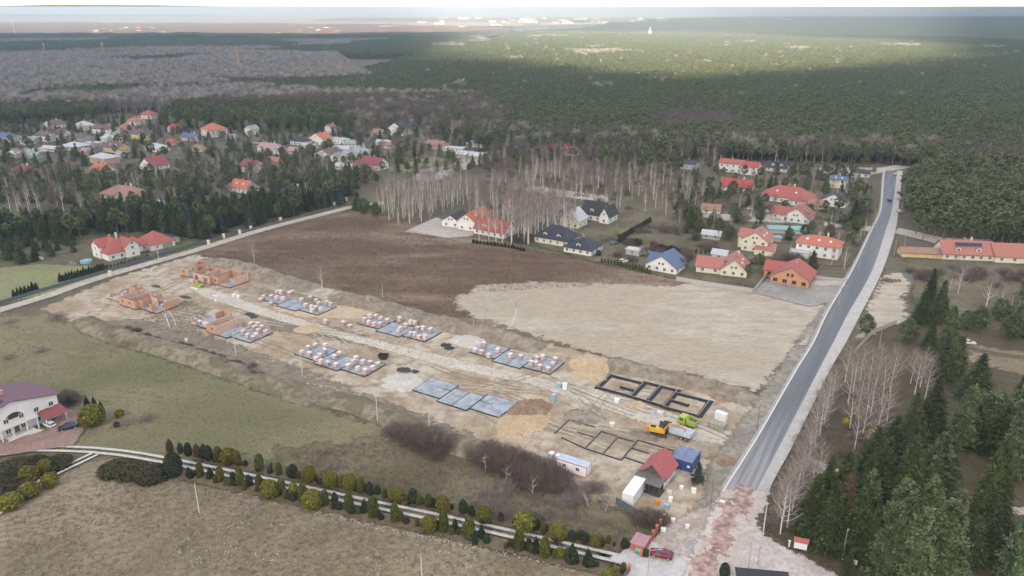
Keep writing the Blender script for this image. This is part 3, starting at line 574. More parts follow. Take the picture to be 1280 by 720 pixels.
def bare(H, Rr, mt, mb_, nb=12, nt=8, wd=.05, low=.3, up=.75, lean=0, twl=1.6, bw=.05):   # leafless tree: trunk and limbs, twigs as the crown
    mb = MB(); bend = rg.normal(size=2)*.04*H+lean; tp = [Vector((bend[0]*(t**1.6), bend[1]*(t**1.6), H*t)) for t in (0, .25, .5, .75, 1)]; tp[0].z = -.2; r0 = H*.010+.05
    for i in range(4): mb.tube(tp[i], tp[i+1], r0*(1-i*.23), r0*(1-(i+1)*.235), 5, False)
    Ps = []; Ds = []; Ls = []
    def at(t):
        k = min(3, int(t*4)); return tp[k].lerp(tp[k+1], t*4-k)
    for i in range(nb):
        t = low+(1-low)*(i+.5)/nb*.95; a = i*2.4+rg.normal()*.4; L = Rr*(1.25-t)*(.8+.5*rg.random())*1.25; b0 = at(t); d = Vector((math.cos(a), math.sin(a), up+rg.normal()*.2)).normalized(); b1 = b0+d*L*.6; d2 = (d+Vector((0, 0, .5))).normalized(); b2 = b1+d2*L*.6
        mb.tube(b0, b1, bw*(1.3-t), bw*.6*(1.3-t), 3, False); mb.tube(b1, b2, bw*.6*(1.3-t), bw*.2, 3, False)
        for j in range(nt):
            s = rg.random()**.8; base = b0.lerp(b1, s*2) if s < .5 else b1.lerp(b2, s*2-1); dd = (d2+Vector(rg.normal(size=3).tolist())*.55).normalized()
            Ps.append(base); Ds.append(dd); Ls.append(twl*(.5+.8*rg.random()))
    for j in range(nt): Ps.append(at(.8+.2*rg.random())); Ds.append(Vector((rg.normal()*.3, rg.normal()*.3, 1))); Ls.append(twl)
    P = np.array(Ps); D = np.array(Ds); L = np.array(Ls); v, f = blades(P, D, L, wd)
    D /= np.linalg.norm(D, axis=1)[:, None]; P2 = P+D*L[:, None]*.5; D2 = D+rg.normal(size=D.shape)*.6; P3 = P+D*L[:, None]*.8; D3 = D+rg.normal(size=D.shape)*.6
    me = crown_mesh('crown', [(v, f), blades(P2, D2, L*.6, wd*.75), blades(P3, D3, L*.5, wd*.7)], mb_)
    t = mb.mesh('trunk'); t.materials.append(mt); return me, t
def shrub_mesh(prof, m, nq, q, n=10, up=.2, seedn=0):       # clipped or dense evergreen: lumpy core with leaf faces over it
    v, f = [], []
    mb = MB().lathe([(r*.90, z) for r, z in prof], n); cv = np.array(mb.v); cf = np.array([x for x in mb.f if len(x) == 4])
    zs = np.array([p[1] for p in prof]); rs = np.array([p[0] for p in prof]); wt = np.maximum(rs[:-1], rs[1:])*np.hypot(np.diff(zs), np.diff(rs)); wt = wt/wt.sum()
    k = rg.choice(len(wt), nq, p=wt); t = rg.random(nq); r = rs[k]*(1-t)+rs[k+1]*t; z = zs[k]*(1-t)+zs[k+1]*t; a = rg.random(nq)*2*math.pi; r = r*(.86+.30*rg.random(nq))
    P = np.c_[r*np.cos(a), r*np.sin(a), z]; qv, qf = quads_at(P, q, up)
    return crown_mesh('foliage', [(qv, qf), (cv, cf)], m)
VAR = {}
def variants(key, fn, n): VAR[key] = [fn() for _ in range(n)]
variants('pine_near', lambda: tuft_pine(15, 3.2, 300, 26, .40, .08, L_PINEB), 3)
variants('pine_mid', lambda: pine(15, 3.6, 64, 14, .85, .40, L_PINE), 4)
variants('spruce_near', lambda: spruce(16, 3.3, L_SPRUCEY, 40, 20, 11, .58), 3)
variants('spruce_dark', lambda: spruce(15, 4.0, L_SPRUCE, 36, 17, 9, .62), 3)
variants('spruce_blue', lambda: spruce(10, 2.9, L_SPRUCEB, 16, 9, 6, .8), 2)
variants('spruce_mid', lambda: spruce(10, 2.8, L_SPRUCE, 14, 8, 5, .85), 4)
variants('larch', lambda: spruce(13, 2.6, leaf_mat('brown_larch', (.11, .075, .05), (.18, .13, .085)), 24, 12, 6, .5), 1)
variants('birch_near', lambda: bare(13, 3.6, B_BIRCH, L_TWIGR, 24, 17, .035, .25, .9, 0, 1.7, .06), 4)
variants('birch_mid', lambda: bare(14, 2.5, B_BIRCH, L_TWIGR, 14, 8, .075, .3, 1.3, 0, 1.8, .11), 4)
variants('bare_mid', lambda: bare(12, 3.6, B_GREY, L_TWIG, 16, 10, .085, .2, .7, 0, 1.9, .09), 4)
variants('bare_pale', lambda: bare(14, 3.6, B_BIRCH, L_TWIGG, 14, 9, .10, .2, .8, 0, 2.2, .10), 3)
variants('bare_far', lambda: bare(12, 4.0, B_GREY, L_TWIGF, 14, 12, .20, .25, .8, 0, 2.4, .16), 3)
variants('bare_farp', lambda: bare(14, 3.8, B_BIRCH, L_TWIGF2, 14, 12, .20, .2, .9, 0, 2.6, .16), 3)
variants('bare_brown', lambda: bare(12, 3.6, B_GREY, L_TWIGB, 14, 10, .12, .2, .9, 0, 2.0, .10), 3)
variants('pine_round', lambda: pine(9, 3.3, 120, 26, .36, .08, L_PINEB, .7), 3)
KIND = {'pine_round': ('pine_tree', 9), 'bare_brown': ('bare_tree', 12), 'bare_far': ('bare_tree', 12), 'bare_farp': ('bare_tree', 14), 'pine_near': ('pine_tree', 15), 'pine_mid': ('pine_tree', 15), 'spruce_near': ('spruce_tree', 16), 'spruce_dark': ('spruce_tree', 15), 'spruce_blue': ('spruce_tree', 10), 'spruce_mid': ('spruce_tree', 10), 'larch': ('larch_tree', 13),
        'birch_near': ('birch_tree', 13), 'birch_mid': ('birch_tree', 14), 'bare_mid': ('bare_tree', 12), 'bare_pale': ('bare_tree', 14)}
BUDGET = {'pine_tree': 300, 'spruce_tree': 300, 'birch_tree': 300, 'bare_tree': 300, 'larch_tree': 300}
PLANTED = []       # (kind, x, y, H, label, group)
HOUSES = []        # (x, y, radius) keep-outs
def tree(u, v, H, kind, label, group=None, xy=None):
    x, y = xy or g(u, v); PLANTED.append((kind, x, y, H, label, group))
KEEP = []
def clear(x, y, px=0):
    for hx_, hy_, r_ in HOUSES:
        dx, dy = x-hx_, y-hy_
        if dx*dx+dy*dy < r_*r_: return False
        d = math.hypot(hx_, hy_); ux, uy = hx_/d, hy_/d; al = dx*ux+dy*uy      # keep the view side of a house open, as its garden is
        if -px < al < 0 and abs(dx*uy-dy*ux) < r_*.8: return False
    return all(signed([(x, y)], k)[0] < 0 for k in KEEP)
def scatter(poly, area, kinds, Hs, label, group, seed, px=0, hole=0.0, space=None):
    P = np.array(gp(poly)); A = abs(sum(P[i][0]*P[i-1][1]-P[i-1][0]*P[i][1] for i in range(len(P))))/2; n = int(A/area); r = np.random.default_rng(seed)
    x0, y0 = P.min(0); x1, y1 = P.max(0); cnt = 0; ua = (P[:, 0]/P[:, 1]).min(); ub = (P[:, 0]/P[:, 1]).max(); ym = (y0+y1)/2; out = []; tries = 0; sp2 = (space or math.sqrt(area)*.55)**2
    while cnt < n and tries < n*12:
        tries += 1; q = (r.uniform(x0, x1), r.uniform(y0, y1))
        if signed([q], P)[0] < 0 or (hole and fbm(np.array([q[0]]), np.array([q[1]]), seed, 2, .03)[0] < hole): continue
        if any((q[0]-a)**2+(q[1]-b)**2 < sp2 for a, b in out[-400:]): continue
        if not clear(q[0], q[1], px): continue
        out.append(q); cnt += 1; k = kinds[int(r.integers(len(kinds)))]
        H = r.uniform(*Hs); fx = (q[0]/q[1]-ua)/(ub-ua+1e-9)
        place = ('left end', 'left half', 'centre', 'right half', 'right end')[min(4, max(0, int(fx*5)))]
        size = ('low', 'mid-sized', 'tall')[min(2, int((H-Hs[0])/(Hs[1]-Hs[0]+1e-9)*3))]; rank = 'front' if q[1] < ym else 'rear'
        PLANTED.append((k, q[0], q[1], H, '%s %s, %s %s' % (size, label, rank, place), group))
def grow():
    by = {}
    for p in PLANTED: by.setdefault(KIND[p[0]][0], []).append(p)
    rest = []
    for nm, L in by.items():
        L.sort(key=lambda p: p[1]**2+p[2]**2)
        for p in L[:BUDGET[nm]]:
            kind, x, y, H, label, group = p; vs = VAR[kind]; cr, tr = vs[random.randrange(len(vs))]; s = H/KIND[kind][1]
            e = empty(nm, (x, y, 0), random.random()*6.28, label, nm.split('_')[0]+' tree' if nm != 'bare_tree' else 'tree', group)
            w_ = s*random.uniform(.85, 1.4 if 'spruce' in kind else 1.15); e.scale = (w_, w_, s); link('trunk', tr, e); link('crown', cr, e)
        rest += L[BUDGET[nm]:]
    return rest
def scatter_field(name, pts, kinds, label, group=None):      # the countless rest: one object, instanced
    col = bpy.data.collections.new(name+'_kinds'); 
    for k in kinds:
        for i, (cr, tr) in enumerate(VAR[k]):
            v1 = [w_.co for w_ in cr.vertices]; 
            bm_v = np.empty(len(cr.vertices)*3, np.float32); cr.vertices.foreach_get('co', bm_v); bm_v = bm_v.reshape(-1, 3)/KIND[k][1]
            f1 = np.empty(len(cr.loops), np.int32); cr.loops.foreach_get('vertex_index', f1); f1 = f1.reshape(-1, 4)
            tv = np.empty(len(tr.vertices)*3, np.float32); tr.vertices.foreach_get('co', tv); tv = tv.reshape(-1, 3)/KIND[k][1]
            tf = np.array([list(p.vertices) for p in tr.polygons if len(p.vertices) == 4])
            me = np_mesh('tree', np.r_[bm_v, tv], np.r_[f1, tf+len(bm_v)]); ta = np.zeros(len(bm_v)+len(tv), np.float32)
            t0 = np.empty(len(bm_v), np.float32); cr.attributes['tone'].data.foreach_get('value', t0); ta[:len(bm_v)] = t0; attr(me, 'tone', ta)
            me.materials.append(cr.materials[0]); me.materials.append(tr.materials[0]); mi = np.zeros(len(me.polygons), np.int32); mi[len(f1):] = 1; me.polygons.foreach_set('material_index', mi)
            o = bpy.data.objects.new('tree_%s_%02d' % (k, i), me); col.objects.link(o)
    nv = len(col.objects); n = len(pts); pts = np.array(pts, dtype=np.float32)       # x, y, H, variant group index fraction
    me = bpy.data.meshes.new(name); me.vertices.add(n); me.vertices.foreach_set('co', np.c_[pts[:, 0], pts[:, 1], np.zeros(n)].astype(np.float32).ravel())
    attr(me, 'sz', pts[:, 2]); attr(me, 'turn', rg.random(n)*6.28); attr(me, 'pick', pts[:, 3]); attr(me, 'wide', pts[:, 2]*(.85+.35*rg.random(n)))
    ng = bpy.data.node_groups.new(name, 'GeometryNodeTree'); ng.interface.new_socket('Geometry', in_out='INPUT', socket_type='NodeSocketGeometry'); ng.interface.new_socket('Geometry', in_out='OUTPUT', socket_type='NodeSocketGeometry')
    gi = ng.nodes.new('NodeGroupInput'); go = ng.nodes.new('NodeGroupOutput'); ip = ng.nodes.new('GeometryNodeInstanceOnPoints'); ci = ng.nodes.new('GeometryNodeCollectionInfo'); mp = ng.nodes.new('GeometryNodeMeshToPoints')
    ci.inputs[0].default_value = col; ci.inputs['Separate Children'].default_value = True; ci.inputs['Reset Children'].default_value = True
    def na(nm, t='FLOAT'):
        q = ng.nodes.new('GeometryNodeInputNamedAttribute'); q.data_type = t; q.inputs[0].default_value = nm; return q.outputs[0]
    L = ng.links.new; L(gi.outputs[0], mp.inputs[0]); L(mp.outputs[0], ip.inputs['Points']); L(ci.outputs[0], ip.inputs['Instance']); ip.inputs['Pick Instance'].default_value = True
    L(na('pick'), ip.inputs['Instance Index']); cr_ = ng.nodes.new('ShaderNodeCombineXYZ'); L(na('turn'), cr_.inputs[2]); L(cr_.outputs[0], ip.inputs['Rotation'])
    cs = ng.nodes.new('ShaderNodeCombineXYZ'); L(na('wide'), cs.inputs[0]); L(na('wide'), cs.inputs[1]); L(na('sz'), cs.inputs[2]); L(cs.outputs[0], ip.inputs['Scale']); L(ip.outputs[0], go.inputs[0])
    o = link(name, me); md = o.modifiers.new('trees', 'NODES'); md.node_group = ng
    tag(o, label, 'forest', group, 'stuff'); return o
# ================================================================ HOUSES
WHITE = (.74, .73, .70); CREAM = (.72, .66, .52); 
RC = dict(red=(.34, .095, .075), orange=(.44, .14, .085), salmon=(.37, .145, .115), crimson=(.38, .06, .06), brown=(.15, .085, .085), purple=(.16, .08, .10), navy=(.030, .035, .050), black=(.03, .03, .035), blue=(.09, .13, .23), grey=(.30, .31, .33), lgrey=(.46, .48, .49), dkred=(.24, .065, .065), teal=(.20, .38, .38), tan=(.30, .17, .13), rose=(.38, .24, .23))
WC = dict(white=WHITE, cream=CREAM, yellow=(.66, .52, .26), lime=(.56, .60, .17), salmon=(.62, .40, .30), brick=(.55, .28, .17), grey=(.45, .44, .43), pink=(.60, .46, .42))
GLASS = mat('window_glass', (.035, .045, .055), .12, .3, .3); FRAME = mat('window_frame', (.70, .70, .68), .5, .03); FRAMEB = mat('brown_frame', (.18, .10, .07), .5, .1); CHIM = mat('chimney_brick', (.42, .24, .18), .9, .2, 4); CHIMW = mat('chimney_plaster', (.62, .60, .57), .9, .1, 4)
PANEL = mat('solar_cells', (.018, .028, .075), .2, .2, 1); PANELF = mat('solar_frame', (.45, .47, .50), .4, .05); PLINTH = mat('plinth_grey', (.28, .27, .26), .9, .1, 1); DOORM = mat('door_brown', (.16, .085, .05), .6, .1); GARM = mat('garage_door_grey', (.30, .30, .31), .5, .05); STEEL = mat('galvanised_steel', (.42, .44, .45), .45, .1, 2, metal=.3)
def wallmat(k): return mat('render_'+k, WC[k], .9, .07, .35, bump=.01, bsc=8)
def roofmat(k): return rows_mat('tiles_'+k, RC[k], .35, 2, .7, .72, .13, .05)
UNIT = {}
def window_meshes(kind):
    if kind not in UNIT:
        fr = MB(); b = .09
        fr.box(-.5, .5, -.07, .0, 0, b); fr.box(-.5, .5, -.07, 0, 1-b, 1); fr.box(-.5, -.5+b, -.07, 0, b, 1-b); fr.box(.5-b, .5, -.07, 0, b, 1-b); fr.box(-.04, .04, -.065, 0, b, 1-b); fr.box(-.56, .56, -.16, -.001, -.06, -.002)
        f = fr.mesh('window'); f.materials.append(FRAMEB if kind == 'b' else FRAME)
        p = MB().box(-.5+b, .5-b, -.035, .002, b, 1-b).mesh('pane'); p.materials.append(GLASS); UNIT[kind] = (f, p)
    return UNIT[kind]
def window(par, x, y, z, w_, h, a, kind='w'):          # a: outward direction, 0 = towards local -y
    f, p = window_meshes(kind); o = link('window', f, par); o.location = (x, y, z); o.rotation_euler = (0, 0, a); o.scale = (w_, 1, h)
    q = link('pane', p, o); return o
def door(par, x, y, w_, h, a, m=None, nm='door'):
    mb = MB().box(-w_/2, w_/2, -.08, 0, 0, h); 
    o = mb.build(nm, m or DOORM, par, (x, y, .05), a)
    if nm == 'door': MB().box(w_*.3, w_*.38, -.15, -.08, h*.48, h*.52).build('handle', STEEL, o)
    return o
def gable(mb_w, x0, x1, y0, y1, h, rh, axis, z0=0):    # walls with gables
    if axis == 'x': mb_w.ext([(y0, z0), (y1, z0), (y1, h), ((y0+y1)/2, h+rh), (y0, h)], 'x', x0, x1)
    else: mb_w.ext([(x1, z0), (x0, z0), (x0, h), ((x0+x1)/2, h+rh), (x1, h)], 'y', y0, y1)
def roof_gable(x0, x1, y0, y1, h, rh, axis, o=.55, t=.16):
    mb = MB()
    if axis == 'x': a0, a1, l0, l1 = y0, y1, x0, x1
    else: a0, a1, l0, l1 = x0, x1, y0, y1
    m = (a0+a1)/2; s = rh/((a1-a0)/2); e = h-o*s
    mb.ext([(a0-o, e-.02), (m, h+rh-.02), (m, h+rh+t)] + [(a0-o, e+t)], axis, l0-o, l1+o)
    mb.ext([(m, h+rh-.02), (a1+o, e-.02), (a1+o, e+t), (m, h+rh+t)], axis, l0-o, l1+o)
    return mb
def roof_hip(x0, x1, y0, y1, h, rh, o=.6, t=.14):
    x0 -= o; x1 += o; y0 -= o; y1 += o; w_ = min(x1-x0, y1-y0)/2; e = h-.12; mx, my = (x0+x1)/2, (y0+y1)/2
    r = [(x0+w_, my), (x1-w_, my)] if (x1-x0) >= (y1-y0) else [(mx, y0+w_), (mx, y1-w_)]
    if abs(r[0][0]-r[1][0])+abs(r[0][1]-r[1][1]) < .3: r[0] = (mx-.2, my) if (x1-x0) >= (y1-y0) else (mx, my-.2); r[1] = (mx+.2, my) if (x1-x0) >= (y1-y0) else (mx, my+.2)
    v = [(x0, y0, e), (x1, y0, e), (x1, y1, e), (x0, y1, e), (x0, y0, e+t), (x1, y0, e+t), (x1, y1, e+t), (x0, y1, e+t), (*r[0], h+rh), (*r[1], h+rh)]
    f = [(3, 2, 1, 0), (0, 1, 5, 4), (1, 2, 6, 5), (2, 3, 7, 6), (3, 0, 4, 7)]
    if (x1-x0) >= (y1-y0): f += [(4, 5, 9, 8), (5, 6, 9), (6, 7, 8, 9), (7, 4, 8)]
    else: f += [(4, 5, 8), (5, 6, 9, 8), (6, 7, 9), (7, 4, 8, 9)]
    return MB().add(v, f)
def slope_panels(par, cx, cy, cz, ax, tilt, nx, ny, w_=1.0, h=1.7, gap=.06, lab=None):   # panel rows lying on a slope; ax = heading of the uphill direction
    q = MB().box(-w_/2, w_/2, -h/2, h/2, 0, .05); pm = UNIT.setdefault('pan%.1f%.1f' % (w_, h), None)
    if pm is None:
        pm = q.mesh('solar_panel'); pm.materials.append(PANEL); UNIT['pan%.1f%.1f' % (w_, h)] = pm
    M0 = Matrix.Translation((cx, cy, cz)) @ Matrix.Rotation(ax-math.pi/2, 4, 'Z') @ Matrix.Rotation(tilt, 4, 'X')
    for i in range(nx):
        for j in range(ny):
            o = link('solar_panel', pm, par); o.matrix_local = M0 @ Matrix.Translation(((i-(nx-1)/2)*(w_+gap), (j-(ny-1)/2)*(h+gap), .05))
def house(u, v, rot, vols, wall, roof, label, name='house', cat='house', win=1.25, nwin=(3, 2), floors=1, chim=1, sky_=0, dorm=0, solar=None, doorx=None, garage=None, near=False, wk='w', keep=None, attic=True, hedge=False, front_at='mid'):
    """vols: (x0, x1, y0, y1, wall height, roof height, kind) with y=0 the side facing the camera, x along the front"""
    e = empty(name, g(u, v), rot, label, cat); wm = wallmat(wall); rm = roofmat(roof)
    X0 = min(q[0] for q in vols); X1 = max(q[1] for q in vols); Y1 = max(q[3] for q in vols)
    c = rot2((X0+X1)/2, Y1/2, rot); gx, gy = g(u, v); HOUSES.append((gx+c[0], gy+c[1], keep or (math.hypot(X1-X0, Y1)/2+2.2)))
    first = None
    for i, q in enumerate(vols):
        x0, x1, y0, y1, h, rh, kd = q[:7]; wmb = MB(); rmk = roofmat(q[7]) if len(q) > 7 else rm
        if kd in 'xy': gable(wmb, x0, x1, y0, y1, h, rh, kd); rf = roof_gable(x0, x1, y0, y1, h, rh, kd)
        elif kd == 'h': wmb.box(x0, x1, y0, y1, 0, h); rf = roof_hip(x0, x1, y0, y1, h, rh)
        elif kd == 'f': wmb.box(x0, x1, y0, y1, 0, h); rf = MB().box(x0-.25, x1+.25, y0-.25, y1+.25, h-.02, h+.3)
        elif kd == 's':      # lean-to falling to the front
            wmb.ext([(y0, 0), (y1, 0), (y1, h+rh), (y0, h)], 'x', x0, x1); s = rh/(y1-y0); rf = MB().ext([(y0-.4, h-.4*s-.02), (y1-.02, h+rh-.02), (y1-.02, h+rh+.14), (y0-.4, h-.4*s+.14)], 'x', x0-.3, x1+.3)
        wmb.build('wall', wm, e); ro = rf.build('roof', rmk, e); first = first or ro
        if near or i == 0: MB().box(x0-.05, x1+.05, y0-.05, y1+.05, -.3, .35).build('plinth', PLINTH, e)
        nf = max(1, int((h+.3)//2.7)) if floors != 0 else 0
        for fl in range(nf):
            zz = .95+fl*2.75
            n = max(1, int((x1-x0)/3.2)) if i == 0 else max(1, int((x1-x0)/3.8))
            for k in range(n):
                xx = x0+(k+.5)*(x1-x0)/n
                if doorx is not None and fl == 0 and i == 0 and abs(xx-doorx) < 1.1: continue
                if garage and fl == 0 and garage[0]-1.9 < xx < garage[0]+1.9: continue
                window(e, xx, y0, zz, win, 1.35, 0, wk)
            n2 = max(1, int((y1-y0)/4))
            for k in range(n2):
                yy = y0+(k+.5)*(y1-y0)/n2
                if x1 >= X1-.01: window(e, x1, yy, zz, win*.9, 1.3, math.pi/2, wk)
                if x0 <= X0+.01: window(e, x0, yy, zz, win*.9, 1.3, -math.pi/2, wk)
        if kd == 'y' and rh > 2 and attic:
            for dx in ((-.8, .8) if x1-x0 > 8 else (0,)): window(e, (x0+x1)/2+dx, y0, h+.35, .95, 1.15, 0, wk)
        if kd == 'x' and rh > 2 and attic and x1 >= X1-.01: window(e, x1, (y0+y1)/2, h+.4, .95, 1.1, math.pi/2, wk)
        if kd == 'x' and rh > 2 and attic and x0 <= X0+.01: window(e, x0, (y0+y1)/2, h+.4, .95, 1.1, -math.pi/2, wk)
    x0, x1, y0, y1, h, rh, kd = vols[0][:7]; xm, ym = (x0+x1)/2, (y0+y1)/2
    for k in range(chim):
        cx = xm+(k-.5)*3.0+1.2; cy = ym+(.6 if kd != 'y' else .0)+(k % 2)*.8
        if kd == 'y': cx = xm+.9; cy = ym+(k-.3)*3
        MB().box(cx-.32, cx+.32, cy-.4, cy+.4, h+rh*.55, h+rh+1.0).box(cx-.4, cx+.4, cy-.48, cy+.48, h+rh+1.0, h+rh+1.12).build('chimney', CHIM if k % 2 == 0 else CHIMW, first)
    for k in range(sky_):        # roof windows on the slope that faces the camera or right
        if kd == 'y': s = rh/((x1-x0)/2); px_ = x1-(x1-x0)*.22; pz = h+rh*.44; M_ = Matrix.Translation((px_, y0+(k+.8)*(y1-y0)/(sky_+.6), pz+.19)) @ Matrix.Rotation(math.atan(s), 4, 'Y')
        else: s = rh/((y1-y0)/2); M_ = Matrix.Translation((x0+(k+.8)*(x1-x0)/(sky_+.6), y0+(y1-y0)*.24, h+rh*.48+.19)) @ Matrix.Rotation(math.atan(s), 4, 'X')
        o = link('roof_window', UNIT.setdefault('rw', MB().box(-.45, .45, -.6, .6, -.05, .06).mesh('roof_window')), first); 
        if not o.data.materials: o.data.materials.append(mat('skylight_pale', (.60, .66, .70), .15, .05))
        o.matrix_local = M_
    for k in range(dorm):        # small gabled dormers on the front slope
        s = rh/((y1-y0)/2) if kd != 'h' else rh/(min(x1-x0, y1-y0)/2+.6); dx = x0+(k+.5)*(x1-x0)/dorm*.8+(x1-x0)*.1; dy = y0+1.0; zb = h+(dy-y0)*s
        d = MB(); gable(d, dx-.95, dx+.95, dy, dy+2.6, zb+1.25, .6, 'y', zb-.1); do = d.build('dormer', wallmat('white'), first)
        roof_gable(dx-.95, dx+.95, dy, dy+2.8, zb+1.25, .6, 'y', .2, .1).build('dormer_roof', rm, first); f, p = window_meshes('w'); wo = link('dormer_window', p, first); wo.location = (dx, dy-.01, zb+.25); wo.scale = (1.2, 1, .85)
    if doorx is not None: door(e, doorx, 0, 1.1, 2.1, 0)
    if garage: door(e, garage[0], garage[2] if len(garage) > 2 else 0, garage[1], 2.3, 0, GARM, 'garage_door')
    if solar: slope_panels(first, *solar)
    return e
D = A0   # most houses follow the plots' heading
def std(L, W, h=3.0, rh=3.0, kd='x'): return [(-L/2, L/2, 0, W, h, rh, kd)]
